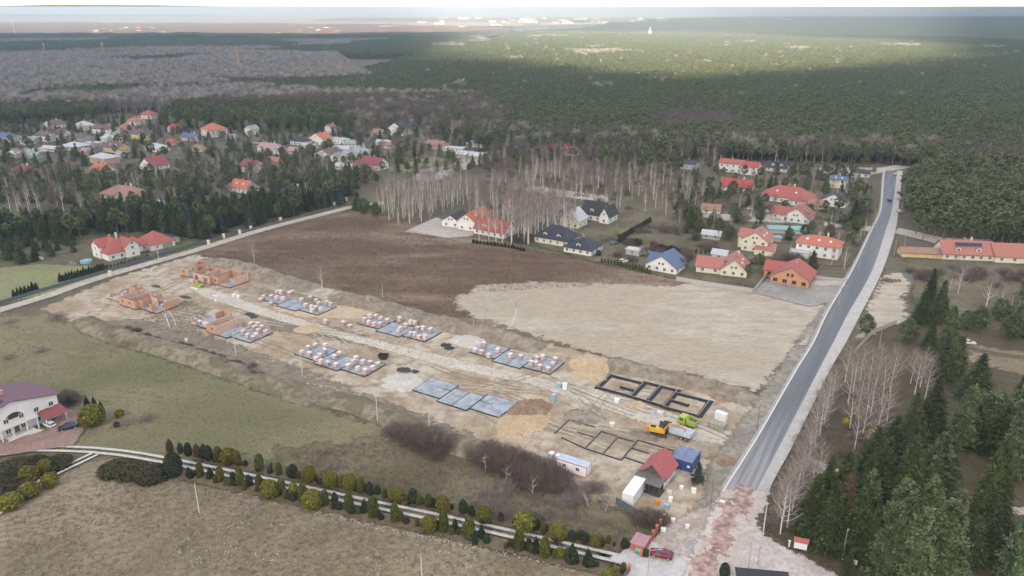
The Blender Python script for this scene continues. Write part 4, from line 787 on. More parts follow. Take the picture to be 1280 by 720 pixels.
# --- village on the left, far rows
H_ = [
 (60, 161, D, std(14, 12, 3.6, 3.2, 'y'), 'white', 'brown', 'white gabled house with dark roof, furthest left at the pine edge'),
 (53, 177, D, [(-8, 8, 0, 9, 5.2, 2.2, 'x'), (-8, -2, -3, 0, 4.6, 1.0, 'f')], 'white', 'brown', 'large white two storey house with rounded front and brown roof'),
 (99, 163, D, std(14, 11, 4.2, 3.2, 'h'), 'cream', 'lgrey', 'pale house with light grey hipped roof beside the dark roofed long house'),
 (126, 168, D+.1, std(20, 11, 4.5, 2.5, 'x'), 'white', 'brown', 'long white house with brown windows under a dark aubergine roof'),
 (95, 176, D, std(18, 10, 3.0, 2.0, 'x'), 'grey', 'brown', 'low house with dark brown roof in front of the pale hipped house'),
 (86, 189, D+.2, std(17, 13, 3.4, 2.6, 'h'), 'grey', 'lgrey', 'house with wide light grey hipped roof beside dark conifers'),
 (133, 178, D, std(14, 10, 3.2, 1.8, 'x'), 'white', 'lgrey', 'pale house with flat light grey roof behind the yellow house'),
 (173, 175, D, [(-9, 3, 0, 9, 4.6, 3.0, 'x'), (3, 9, -1.5, 8, 4.6, 2.6, 'y')], 'lime', 'purple', 'bright lime green house with dark purple roof'),
 (152, 165, D, std(11, 9, 3.2, 3.4, 'h'), 'pink', 'salmon', 'small house with faded red hipped roof, leftmost of three orange roofs'),
 (164, 157, D, std(12, 10, 4.0, 3.2, 'h'), 'white', 'orange', 'house with orange hipped roof, middle of three orange roofs'),
 (182, 149, D+.2, std(14, 10, 4.0, 3.6, 'h'), 'white', 'red', 'white house with red hipped roof against the pine edge'),
 (213, 166, D, std(7, 8, 4.0, 2.6, 'y'), 'pink', 'crimson', 'small crimson roofed house between conifers'),
 (139, 191, D, std(18, 10, 4.0, 3.2, 'x'), 'yellow', 'brown', 'yellow house with dark brown roof in the village centre'),
 (122, 205, D, std(17, 11, 4.2, 2.6, 'h'), 'salmon', 'lgrey', 'salmon walled house with light grey hipped roof'),
 (122, 219, D, [(-8, 8, 0, 9, 3.0, 3.0, 'x'), (-3, 2, -2, 4, 3.0, 2.2, 'y')], 'white', 'orange', 'white house with orange roof and front gable behind small conifers'),
 (21, 221, D+.15, std(14, 10, 3.2, 3.4, 'h'), 'brick', 'dkred', 'red brick house with dark solar panels near the left edge'),
 (190, 190, D, std(16, 10, 3.2, 2.6, 'h'), 'white', 'lgrey', 'white house with light grey hipped roof behind bare birches'),
 (183, 213, D, std(13, 13, 3.2, 5.0, 'y'), 'white', 'dkred', 'steep white gabled house with maroon roof behind bare birches'),
 (146, 251, D+.1, std(26, 14, 3.0, 4.2, 'h'), 'grey', 'tan', 'wide pinkish brown hipped roof rising above dark spruces'),
 (5, 177, D, std(20, 10, 4.0, 2.0, 'x'), 'grey', 'blue', 'long blue roofed house cut by the left edge'),
 (29, 181, D, std(9, 8, 3.0, 2.6, 'y'), 'white', 'grey', 'small pale gabled house beside the blue roofed one'),
 (234, 177, D, std(15, 9, 3.4, 2.6, 'x'), 'white', 'blue', 'house with dark blue roof left of the big orange hipped house'),
 (262, 171, D, [(-10, 8, 0, 12, 6.0, 4.2, 'h'), (2, 7, -5, 0, 5.6, .8, 'f')], 'white', 'orange', 'big white house with bright orange hipped roof and porch'),
 (310, 169, D, std(8, 9, 5.0, 2.6, 'y'), 'white', 'grey', 'narrow white gabled house between bare birch and conifer'),
 (334, 192, D, [(-10, 8, 0, 10, 4.0, 2.8, 'x'), (8, 13, 2, 9, 3, 1.5, 'f')], 'white', 'rose', 'white house with greyish pink roof'),
 (308, 216, D, std(13, 11, 4.0, 3.6, 'x'), 'white', 'dkred', 'white gabled house with dark red tiled roof above spruces'),
 (297, 241, D, std(14, 10, 3.2, 3.4, 'x'), 'white', 'orange', 'orange roofed house with pale skylight among spruces'),
 (357, 252, D, std(18, 12, 3.2, 4.4, 'h'), 'cream', 'navy', 'cream house with black navy roof and pale dormers behind conifers'),
 (371, 182, D, std(14, 9, 3.6, 2.8, 'h'), 'white', 'navy', 'white house with slate blue hipped roof'),
 (395, 181, D, std(15, 11, 5.0, 3.6, 'y'), 'white', 'orange', 'white house with bright orange gabled roof beside slate blue roof'),
 (410, 167, D, std(7, 7, 5.0, 2.5, 'y'), 'white', 'tan', 'small tall white house with brown roof behind the orange gabled one'),
 (419, 180, D, std(17, 8, 3.6, .6, 'f'), 'white', 'lgrey', 'long flat white outbuilding'),
 (408, 202, D, [(-13, 2, 2, 16, 4.2, 3.2, 'y'), (2, 14, 0, 14, 3.6, 3.0, 'y', 'grey')], 'white', 'brown', 'wide white twin gabled house with dark brown roof'),
 (444, 197, D, std(22, 12, 3.6, 2.8, 'h'), 'white', 'grey', 'white house with grey blue roof right of the twin gabled house'),
 (458, 213, D, [(-7, 9, 2, 12, 4.0, 3.8, 'x'), (-14, -6, -3, 8, 3.0, 2.2, 'y')], 'white', 'dkred', 'white house with maroon roof and small white annex gable'),
 (494, 170, D, std(15, 14, 6.4, 4.4, 'y'), 'white', 'navy', 'tall bright white gabled house with dark roof beyond the village street'),
 (508, 166, D, std(9, 9, 7.0, 2.8, 'y'), 'grey', 'navy', 'narrow tall grey house right behind the bright white gabled house'),
 (470, 172, D, std(10, 8, 4.0, 2.4, 'x'), 'cream', 'tan', 'small cream house half hidden left of the tall white gable'),
 (541, 187, D, std(15, 11, 3.6, 2.4, 'x'), 'salmon', 'tan', 'salmon walled house with tan roof by the sandy lane'),
 (594, 185, D, std(16, 12, 3.4, 2.6, 'h'), 'white', 'grey', 'house with grey hipped roof below the leaning pale tree'),
 (585, 199, D, std(22, 12, 2.8, 1.6, 'x'), 'grey', 'lgrey', 'long pale grey barn behind the birch grove'),
 (648, 188, D, std(13, 10, 3.8, 3.4, 'x'), 'white', 'blue', 'white house with deep blue roof beside the sandy lane'),
 (700, 193, D, [(-11, 7, 0, 10, 3.2, 2.6, 'x'), (5, 13, -2, 9, 3.2, 2.6, 'x')], 'white', 'crimson', 'long house with crimson red roof at the forest edge'),
 (722, 184, D, std(11, 6, 3.0, .6, 'f'), 'white', 'lgrey', 'white flat roofed outbuilding beside the crimson roofed house'),
 (636, 262, D, std(8, 8, 2.8, 2.6, 'h'), 'white', 'orange', 'small bright orange roof between conifers behind the red roofed house'),
 (672, 262, D, std(22, 9, 3.0, 2.6, 'x'), 'grey', 'salmon', 'long faded red roof seen through the birch grove'),
 (858, 212, D, std(11, 9, 4.0, 1.5, 'x'), 'grey', 'navy', 'house with navy roof and panels at the forest edge left of the conifer'),
 (923, 217, D, [(-13, 2, 0, 9, 6.0, 2.0, 'x', 'red'), (2, 12, -1, 9, 5.4, 2.2, 'x')], 'white', 'crimson', 'long white two storey house with red roof, topmost of the right hand group'),
 (919, 240, D, std(17, 10, 3.0, 3.6, 'x'), 'white', 'crimson', 'white house with vivid crimson roof below the long two storey house'),
 (970, 215, D+.05, std(13, 9, 3.0, 2.8, 'x'), 'cream', 'navy', 'cream house with slate blue roof and two white dormers at the forest edge'),
 (1046, 236, D, std(9, 8, 5.4, 1.4, 'x'), 'cream', 'blue', 'small cream and yellow house with blue roof near the road'),
 (1074, 222, D, std(11, 9, 3.0, 1.4, 'x'), 'white', 'navy', 'low dark roofed house half hidden beside the road'),
 (1040, 259, D, std(13, 12, 3.2, 4.0, 'y'), 'white', 'navy', 'white gabled house with navy roof near the road'),
]
for k, h in enumerate(H_):
    u, v, rot, vols, wl, rf, lab = h
    kw = {}
    if 'yellow house' in lab: kw = dict(sky_=2)
    if 'two white dormers' in lab: kw = dict(dorm=2)
    if 'pale dormers' in lab: kw = dict(dorm=3)
    if 'solar panels near' in lab: kw = dict(solar=(0, 2.4, 4.9, math.pi/2, math.atan(3.4/5.6), 7, 1))
    if 'pale skylight' in lab: kw = dict(sky_=2)
    if 'deep blue' in lab: kw = dict(sky_=1)
    house(u, v, rot, vols, wl, rf, lab, chim=1 if k % 3 else 2, **kw)
for k, (u, v, L, W, wl, rf, lab) in enumerate([(16, 197, 12, 6, 'grey', 'lgrey', 'low light roofed outbuilding at the left edge of the village'), (40, 199, 9, 6, 'grey', 'teal', 'small teal roofed outbuilding at the left of the village'), (62, 190, 16, 6, 'white', 'lgrey', 'long pale garage beside the grey hipped house'), (112, 183, 14, 7, 'grey', 'lgrey', 'pale flat annex between two village houses'), (106, 194, 9, 6, 'pink', 'rose', 'small pink walled annex in the village centre'), (150, 199, 8, 6, 'grey', 'grey', 'grey shed right of the yellow house'), (212, 182, 9, 7, 'pink', 'red', 'small red roofed annex left of the blue roof'), (246, 190, 8, 6, 'cream', 'tan', 'small cream annex below the bright orange hipped roof'), (288, 176, 8, 6, 'white', 'grey', 'small white annex right of the bright orange hipped roof'), (320, 180, 9, 6, 'grey', 'brown', 'brown roofed shed behind the greyish pink roof'), (366, 193, 10, 7, 'white', 'rose', 'small rose roofed house left of the twin gabled house'), (384, 186, 12, 6, 'white', 'lgrey', 'white garage below the slate blue hipped roof'), (425, 190, 15, 8, 'white', 'lgrey', 'pale roofed hall behind the twin gabled house'), (440, 184, 13, 7, 'white', 'grey', 'grey roofed white annex of the hall'), (428, 213, 12, 7, 'white', 'lgrey', 'small white annex left of the maroon roofed house'), (482, 186, 8, 6, 'white', 'tan', 'low white annex before the bright white gable'), (478, 182, 12, 5, 'white', 'lgrey', 'white flat garage left of the bright white gable'), (566, 190, 16, 8, 'white', 'lgrey', 'white hall between salmon house and grey hipped roof'), (200, 262, 9, 6, 'grey', 'teal', 'small bluish roof right of the yellow willow'), (74, 170, 11, 7, 'white', 'brown', 'small dark roofed house between the white ones'), (340, 206, 9, 6, 'brick', 'tan', 'small brown shed below the greyish pink roof'), (790, 320, 6, 4, 'grey', 'lgrey', 'grey garden shed behind the blue roofed house'), (888, 300, 8, 4, 'grey', 'lgrey', 'pale greenhouse behind the tall cream house'), (888, 268, 9, 6, 'white', 'tan', 'small tan roofed outbuilding beside the blue tarpaulin'), (898, 325, 6, 4, 'white', 'lgrey', 'white carport behind the cream L shaped house'), (1020, 262, 8, 5, 'grey', 'tan', 'tan roofed shed right of the solar panelled red roof')]):
    house(u, v, D+(k % 3)*.1, std(L, W, 2.6, 1.5 if rf in ('lgrey', 'teal') else 2.2, 'f' if rf == 'lgrey' and k % 2 else 'x'), wl, rf, lab, chim=0, attic=False, name='outbuilding', cat='outbuilding')
# --- right hand group and near ones
house(980, 254, D, [(-13, 13, 0, 15, 3.2, 4.8, 'h'), (4, 15, -3, 9, 3.0, 3.2, 'h')], 'white', 'red', 'very large sprawling white house with red hipped roof', chim=2, dorm=0, sky_=2)
e = house(992, 279, D, [(-6, 7, 0, 14, 3.2, 4.2, 'y'), (-12, -4, 4, 13, 3.0, 2.6, 'x')], 'white', 'red', 'white gabled house with red roof carrying pale solar panels', sky_=0, solar=(4.4, 6, 5.2, math.pi, math.atan(4.2/6.5), 3, 2))
house(946, 318, D, [(-7.5, 3.5, 2, 13, 5.6, 3.6, 'y'), (-10, -2, 6, 14, 5.6, 2.4, 'x'), (-1, 6.5, -1, 6, 2.8, 1.4, 's')], 'cream', 'salmon', 'tall cream house with salmon roof and low front annex', sky_=2)
house(1018, 322, D, [(-8, 9, 0, 11, 5.6, 2.8, 'h'), (-9.5, -2, -4.5, 0, 2.4, .5, 'f', 'lgrey')], 'white', 'orange', 'white two storey house with orange hipped roof and flat annex', dorm=0, chim=2, sky_=3)
house(903, 345, R(-20), [(-1, 9, 0, 13, 3.0, 4.2, 'y'), (-10.5, -.5, 1, 9, 3.0, 3.0, 'x')], 'cream', 'salmon', 'cream L shaped house with salmon roof behind the stone wall of the sand field', sky_=2, chim=2)
house(827, 341, R(-33), [(-7, 6, 0, 12, 2.8, 4.2, 'y'), (-8, -1, 5, 11, 2.8, 2.6, 'x')], 'white', 'blue', 'white gabled house with slate blue roof at the hedge of the brown field', chim=0)
house(986, 357, D, [(-7, 7, 0, 13, 3.3, 4.0, 'y'), (-11, -2, 6, 13, 3.2, 2.8, 'x')], 'brick', 'red', 'new orange brick house with red tiled roof standing on grey gravel yard', wk='b', sky_=0, win=1.7, near=True, chim=1)
house(735, 277, D, [(-5, 6, 2, 13, 3.6, 5.2, 'x'), (6.1, 11, 0, 11, 4.0, 4.0, 'y')], 'white', 'black', 'white house with steep black roof beyond the birches', dorm=1)
house(711, 285, D, std(10, 10, 4.2, 4.2, 'y'), 'cream', 'lgrey', 'cream gabled house with four tall windows seen through birches')
house(692, 307, D, [(-10, 7, 0, 12, 2.9, 5.0, 'h')], 'cream', 'navy', 'cream house with deep navy hipped roof and white dormers at the brown field', dorm=2, chim=2, win=1.1)
house(720, 318, D, [(-6, 7, 0, 12, 2.7, 3.6, 'h')], 'white', 'navy', 'white annex house with navy roof and small solar panels', chim=1, dorm=1, solar=(-2.2, 2.3, 4.1, math.pi/2, math.atan(3.6/6.6), 5, 2))
house(612, 296, D-.05, [(-9, 8, 0, 11, 3.0, 4.2, 'x'), (-12, -8, 4, 10, 2.6, 2.2, 'x')], 'white', 'red', 'white house with red tiled roof and twin dormers right behind birch trunks', dorm=2, chim=0)
house(577, 288, R(-25), [(-2, 7, 0, 18, 5.0, 3.2, 'y'), (-12, -2.2, 2, 14, 3.2, 3.0, 'y', 'black')], 'white', 'orange', 'new white house with twin gables, one orange roof and one black', near=True, chim=0, sky_=2, attic=True)
house(137, 327.5, R(52), [(0, 11, 0, 14, 3.3, 5.0, 'h'), (-.6, 6, 6, 13, 5.6, 2.4, 'x'), (7, 12.5, -1.4, 7, 5.4, 2.4, 'y'), (10, 19, 3, 12, 3.1, 3.4, 'h'), (18, 29, -.5, 12, 2.9, 4.4, 'h')], 'white', 'red', 'white villa with steep orange red roofs beside the gravel track', near=True, chim=2, win=1.1, garage=(25.5, 4.6, -.5), keep=19)
house(205, 304, R(-30), std(9, 5, 2.4, 1.2, 'x'), 'grey', 'navy', 'low dark roofed garden shed right of the white villa', name='shed', cat='shed', chim=0, attic=False)
e = house(1232, 327, R(-8), [(-17, 3, 0, 11, 3.0, 4.2, 'x'), (3.1, 18, -1, 10.5, 3.0, 4.0, 'x')], 'cream', 'salmon', 'very long house with salmon red roof and solar panels at the right edge', dorm=2, chim=2, solar=(-6.5, 3.4, 6.2, math.pi/2, math.atan(4.2/5.5), 10, 1), keep=20)
house(1152, 323, R(-10), std(16, 7, 2.4, 1.4, 'x'), 'yellow', 'tan', 'low ochre walled barn with tan roof beside the roadside scrap heap', name='barn', cat='barn', chim=0, floors=0)
# turquoise roofed pool shelter and a small teal garden roof
e = house(986, 293, R(-8), std(19, 4.5, 2.2, .7, 's'), 'grey', 'teal', 'long low shelter with turquoise roof behind the orange roofed houses', name='shelter', cat='shelter', chim=0, floors=0)
e = house(969, 303, R(-10), std(5, 3.5, 2.0, .4, 's'), 'grey', 'teal', 'small teal garden roof beside dark shrubs', name='shelter', cat='shelter', chim=0, floors=0)
# ================================================================ the large house at the left edge
def manor():
    e = house(23, 542, R(57), [(-11, 10.6, 0, 13, 6.4, 2.7, 'y')], 'white', 'purple', 'cream villa with purple roof, arched balcony and solar panels at the left edge', near=True, chim=2, win=1.2, doorx=0, attic=False, keep=14)
    W_ = wallmat('white'); ro = [c for c in e.children if c.name.startswith('roof')][0]
    slope_panels(ro, -3.4, 3.4, 8.50, 0, math.atan(2.7/10.8), 4, 3, 1.05, 1.65)
    MB().box(-4.5, 4.5, -1.9, -.01, 3.2, 3.45).build('balcony', W_, e); rail = MB()
    for k in range(19): rail.cbox(-4.4+k*.488, -1.82, 3.45, .12, .12, .75)
    rail.box(-4.5, 4.5, -1.9, -1.74, 4.2, 4.32); rail.build('balustrade', W_, e)
    for x in (-4.2, -1.6, 1.6, 4.2): MB().lathe([(.28, 0), (.28, .25), (.19, .35), (.17, 2.9), (.27, 3.05), (.27, 3.2)], 10, (x, -1.65, 0)).build('column', W_, e)
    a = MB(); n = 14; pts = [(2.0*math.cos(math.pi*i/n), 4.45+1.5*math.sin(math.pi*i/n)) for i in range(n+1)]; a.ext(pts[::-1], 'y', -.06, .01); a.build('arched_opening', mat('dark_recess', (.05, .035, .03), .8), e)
    for k in range(4): MB().box(-3.2-k*.4, 3.2+k*.4, -2.2-(k+1)*.38, -2.2-k*.38+(0 if k else .3), 0, .62-k*.155).build('step', mat('pale_step', (.60, .57, .52), .8, .08, 1), e)
    MB().box(-3.2, 3.2, -2.2, 0, 0, .64).build('porch_floor', MATS['pale_step'], e)
    c = MB().ext([(-3.6, 2.5), (0, 3.5), (0, 3.65), (-3.7, 2.62)], 'x', 5.2, 10.9); c.build('canopy', roofmat('dkred'), e)
    for x in (5.5, 10.4): MB().cbox(x, -3.3, 0, .22, .22, 2.55).build('canopy_post', W_, e)
manor()
# ================================================================ BUILDING SITE
BR = rows_mat('hollow_bricks', (.52, .31, .215), .25, 2, .9, .82, .2, .02); BR2 = rows_mat('hollow_bricks_pale', (.58, .41, .31), .25, 2, .9, .85, .18, .02)
SLAB = mat('slab_screed', (.29, .325, .35), .6, .28, .35, bump=.01); SLABD = mat('slab_bitumen', (.025, .026, .03), .7, .3, 2); CONCT = mat('foundation_top', (.42, .40, .37), .9, .15, 2)
WRAP = mat('wrapped_bricks', (.52, .36, .335), .55, .15, 2.5, bump=.02, col2=(.64, .49, .455), rnd=.28); CAPM = mat('pallet_film', (.68, .60, .575), .4, .06, 2, rnd=.1); WOODM = mat('pallet_wood', (.38, .29, .19), .9, .2, 4)
def site_root(name, px, label, dx=0, dy=0, cat='foundation'):
    x, y = g(*px); ox, oy = rot2(dx, dy, A0); return empty(name, (x+ox, y+oy), A0, label, cat)
RECT = [(0, 9.6, 0, 9), (9.6, 19.4, -1.6, 7.2), (19.4, 28.8, -.3, 9)]
def slab(e):
    for k, (x0, x1, y0, y1) in enumerate(RECT):
        MB().box(x0+(.02 if k else 0), x1, y0, y1, -.2, .30).build('foundation_edge', SLABD, e)
        xm = (x0+x1)/2
        for a, b in ((x0+.22, xm-.03), (xm+.03, x1-.22)): MB().box(a, b, y0+.22, y1-.22, .2, .34).build('floor_slab', SLAB, e)
    for x0, y0, x1, y1 in ((4.8, 4.9, 9.6, 5.1), (9.5, -1.6, 9.7, 9), (14.4, -1.2, 14.6, 7.1), (19.3, -1.6, 19.5, 9), (19.5, 4.5, 23.3, 4.7), (23.2, 4.6, 23.4, 5.6)):
        MB().box(x0, x1, y0, y1, .3, .375).build('bitumen_strip', SLABD, e)
slabs = {}
for key, px, lab in (('empty', (515, 488.6), 'bare blue grey foundation slab with black edges, no pallets'), ('front', (367.5, 443.6), 'front foundation slab crowded with brick pallets beside the black skip'),
                     ('backl', (326, 375), 'back foundation slab with pallets, nearest the back brick shell'), ('backm', (446.3, 405), 'back foundation slab with pallets, middle of the back row'), ('backr', (585.6, 441), 'back foundation slab with scattered pallets beside the yellow sand heap')):
    e = site_root('foundation_slab', px, lab); slab(e); slabs[key] = e
def pipe(e, x, y): MB().lathe([(.14, .3), (.14, .85), (.10, .9)], 8, (x, y, 0)).build('drain_pipe', CAPM, e)
pipe(slabs['empty'], 5.2, 6.6); pipe(slabs['empty'], 24.2, 4.2); pipe(slabs['empty'], 24.8, 5.0)
# pallets of wrapped bricks
pm_w = MB();
for x in (-.5, 0, .5): pm_w.box(x-.06, x+.06, -.5, .5, 0, .1)
pm_w.box(-.6, .6, -.5, .5, .1, .14)
pm = [pm_w.mesh('pallet_base'), MB().box(-.56, .56, -.48, .48, .14, 1.22).mesh('bricks'), MB().box(-.58, .58, -.5, .5, 1.221, 1.27).box(-.585, -.565, -.5, .5, .95, 1.22).box(.565, .585, -.5, .5, .95, 1.22).mesh('film_cap')]
for a, b in zip(pm, (WOODM, WRAP, CAPM)): a.materials.append(b)
def pallet(u, v, z, label, group, s=1.0):
    x, y = g(u, v, z); e = empty('brick_pallet', (x, y, z), A0+random.uniform(-.12, .12)+(math.pi/2 if random.random() < .5 else 0), label, 'brick pallet', group)
    for nm, m in zip(('pallet_base', 'bricks', 'film_cap'), pm): link(nm, m, e)
    e.scale = (s*1.12, s*1.12, s*random.choice((.9, 1.15, 1.15, 1.35)))
def pal_set(pts, off, lab, grp, z=.38):
    for a, b in pts: pallet(off[0]+a/5.333, off[1]+b/5.333, z, lab, grp)
pal_set([(413, 545), (455, 520), (463, 560), (503, 500), (508, 588), (540, 612), (535, 565), (570, 505), (565, 540), (585, 625), (630, 575), (662, 560), (640, 630), (725, 648), (755, 620), (787, 660), (822, 615), (835, 680), (868, 615), (885, 655), (922, 625), (775, 590)], (300, 340), 'wrapped pink brick pallet standing on the front slab beside the black skip', 'brick pallets on the front slab')
pal_set([(865, 313), (905, 305), (940, 318), (830, 335), (860, 350), (895, 362), (935, 362), (985, 338), (1065, 330), (1070, 392), (1105, 370), (1138, 352), (1165, 354), (1185, 385), (1220, 388), (1140, 425), (1165, 427), (1195, 443), (1235, 450), (1272, 405)], (300, 340), 'wrapped pink brick pallet standing on the middle slab of the back row', 'brick pallets on the middle back slab')
pal_set([(160, 172), (210, 172), (250, 142), (275, 147), (245, 185), (288, 190), (330, 162), (350, 150), (412, 200), (440, 235), (478, 240), (482, 270), (508, 200), (525, 218), (507, 252), (540, 262), (580, 217), (605, 228), (470, 185)], (300, 340), 'wrapped pink brick pallet standing on the back slab nearest the brick shells', 'brick pallets on the left back slab')
pal_set([(715, 425), (772, 395), (757, 443), (805, 465), (865, 430), (950, 465), (1018, 468), (1127, 478), (1165, 480), (1088, 518), (1120, 518), (1145, 545), (1200, 550), (1232, 525), (1248, 497)], (460, 360), 'wrapped pink brick pallet spread on the slab beside the yellow sand heap', 'brick pallets on the right back slab')
pal_set([(1090, 580), (1120, 598), (1155, 608), (1175, 600), (1190, 565), (1165, 545), (1145, 527), (1240, 575), (1215, 547), (1187, 522), (800, 505), (832, 515), (850, 527)], (100, 310), 'pink brick pallet beside the half built orange room in the front row', 'brick pallets beside the half built room')
for a, b, l in ((1058, 400, 'single brick pallet left of the black debris'), (690, 360, 'white wrapped pallet beside the haul road left end'), (735, 372, 'white wrapped pallet beside the haul road right end')): pallet(300+a/5.333, 340+b/5.333, 0.05, l, None)
for a, b, l in ((140, 195, 'white bag pallet at the haul road left of the grey one'), (205, 222, 'grey blue bag pallet beside the haul road'), (570, 345, 'pair of white pallets on the haul road edge')): pallet(300+a/5.333, 340+b/5.333, 0.05, l, None)
# brick shells
def wallseg(e, x0, y0, x1, y1, h, ops=(), m=None, th=.25, z0=.34, nm='wall'):
    L = math.hypot(x1-x0, y1-y0); a = math.atan2(y1-y0, x1-x0); mb = MB(); t = 0
    def piece(t0, t1, za, zb):
        if t1-t0 > .02 and zb-za > .02: mb.box(t0, t1, -th/2, th/2, za, zb, a, (x0, y0))
    for (o0, o1, s0, s1) in sorted(ops):
        piece(t, o0, z0, z0+h); piece(o0, o1, z0, z0+s0); piece(o0, o1, z0+s1, z0+h); t = o1
    piece(t, L, z0, z0+h); return mb.build(nm, m or BR, e)
def shell_back(e):
    slab(e)
    wallseg(e, 0, 0, 5, 0, 2.6, [(1.3, 2.7, .9, 2.2)]); wallseg(e, 0, 0, 0, 9, 1.6, [(3, 5, .6, 1.6)], BR2); wallseg(e, 0, 9, 9.6, 9, 1.4, [], BR2)
    wallseg(e, 4.8, 5, 7.6, 5, 5.4, [], BR); wallseg(e, 7.6, 1, 7.6, 6, 5.6, [(1.5, 3, .8, 2.2), (1.5, 3, 3.6, 4.8)]); wallseg(e, 4.8, 5, 4.8, 7.6, 5.4)
    wallseg(e, 9.6, -1.5, 9.6, 8.9, 2.9); wallseg(e, 14.5, -1.3, 14.5, 7.0, 2.9, [], BR2); wallseg(e, 19.4, -1.5, 19.4, 8.9, 2.9)
    wallseg(e, 9.7, 7.1, 19.3, 7.1, 2.9, [(1.5, 2.7, .9, 2.3), (6.5, 8, .9, 2.3)]); wallseg(e, 9.7, -1.5, 19.2, -1.5, 2.9, [(1, 3, 0, 2.4), (6, 8.4, 0, 2.3)], BR2)
    wallseg(e, 19.6, -.2, 22.5, -.2, 2.8, [(.8, 1.9, .8, 2.0)]); wallseg(e, 22.5, -.2, 22.5, 4.6, 2.8); wallseg(e, 19.6, 8.9, 25.0, 8.9, 3.0, [(2, 3.4, .9, 2.2)]); wallseg(e, 22.5, 4.6, 27.5, 4.6, .9, [], BR2)
    wallseg(e, 28.7, 2.0, 28.7, 8.9, 3.0, [], BR2); wallseg(e, 25.5, 8.9, 28.6, 8.9, 1.2)
    wallseg(e, 23, -.2, 28.6, -.2, .6); wallseg(e, 12, 2.8, 14.3, 2.8, 2.8)
    for x, y in ((10.5, -3.0), (12.0, -3.4), (13.2, -2.8)): 
        q = MB().cbox(x, y, 0, .9, .9, 1.2, .3).build('brick_stack', WRAP, e)
e = site_root('unfinished_house', (224, 345), 'back brick shell with tall central pier and open rooms, beside the lime green skip', 0, 1.0, 'building shell'); shell_back(e)
def shell_front(e):
    slab(e)
    wallseg(e, 0, 0, 0, 9, 1.3, [(3, 5, .5, 1.3)], BR2); wallseg(e, 0, 0, 9.4, 0, 1.5, [(2, 4, .6, 1.5), (6, 7, .8, 1.5)], BR2); wallseg(e, 0, 9, 5, 9, 1.0)
    wallseg(e, 4.8, 9, 4.8, 5.8, 3.4); wallseg(e, 4.8, 5.8, 8.6, 5.8, 3.6, [(2, 3, .9, 2.3)]); wallseg(e, 8.6, 5.8, 8.6, 8.8, 3.4)
    wallseg(e, 9.6, -1.5, 9.6, 8.9, 2.6, [], BR2); wallseg(e, 9.7, -1.5, 19.2, -1.5, 2.7, [(1.6, 2.9, 1.1, 2.0), (5.6, 6.9, 1.1, 2.0)]); wallseg(e, 14.5, -1.3, 14.5, 7, 2.7); wallseg(e, 19.4, -1.5, 19.4, 8.9, 2.7)
    wallseg(e, 9.7, 7.1, 19.3, 7.1, 2.5, [(1, 3, 0, 2.5), (6, 8, .6, 2.5)], BR2)
    wallseg(e, 19.6, -.2, 21.6, -.2, 2.7, [(.5, 1.4, 0, 2.2)]); wallseg(e, 20, 4.4, 23.4, 4.4, 2.8, [], BR2); wallseg(e, 25.4, -.2, 26.5, -.2, 2.7); wallseg(e, 26.5, -.2, 26.5, 1.2, 2.7)
    wallseg(e, 28.7, 3.2, 28.7, 8.9, 2.6); wallseg(e, 26.0, 8.9, 28.6, 8.9, 2.2); wallseg(e, 28.7, -.2, 28.7, 3.1, .7, [], BR2)
    for x, y in ((21.5, 6.8), (23.4, 7.2), (24.2, 2.2), (25.6, 4.6), (3, 4.2), (2.2, 6)): MB().cbox(x, y, .34, 1.1, .9, 1.1, .2).build('brick_stack', WRAP, e)
e = site_root('unfinished_house', (152, 378.5), 'front brick shell nearest the gravel track, with two small window holes', -8.4, 0, 'building shell'); shell_front(e)
def shell_mid(e):
    slab(e)
    wallseg(e, 9.6, -1.5, 9.6, 8.6, 2.7, [], BR2); wallseg(e, 9.6, -1.5, 14.4, -1.5, 2.8, [(2.2, 3.6, 1.2, 2.0)]); wallseg(e, 14.5, -1.5, 14.5, 8.2, 2.8, [], BR2); wallseg(e, 9.7, 7.1, 14.3, 7.1, 1.3)
    wallseg(e, 5.4, 8.9, 9.4, 8.9, 3.4, [(1.2, 2.4, .9, 2.2)]); wallseg(e, 5.4, 5.6, 5.4, 8.8, 3.2); wallseg(e, 0, 0, 0, 2.6, 1.3, [], BR2); wallseg(e, 0, 0, 2.2, 0, .9, [], BR2); wallseg(e, 8.2, 5.2, 9.4, 5.2, 1.2)
    wallseg(e, 14.6, 7.1, 16.4, 7.1, 1.2)
e = site_root('unfinished_house', (262, 413), 'half built orange brick room on a slab in the front row', -8.9, 0, 'building shell'); shell_mid(e)
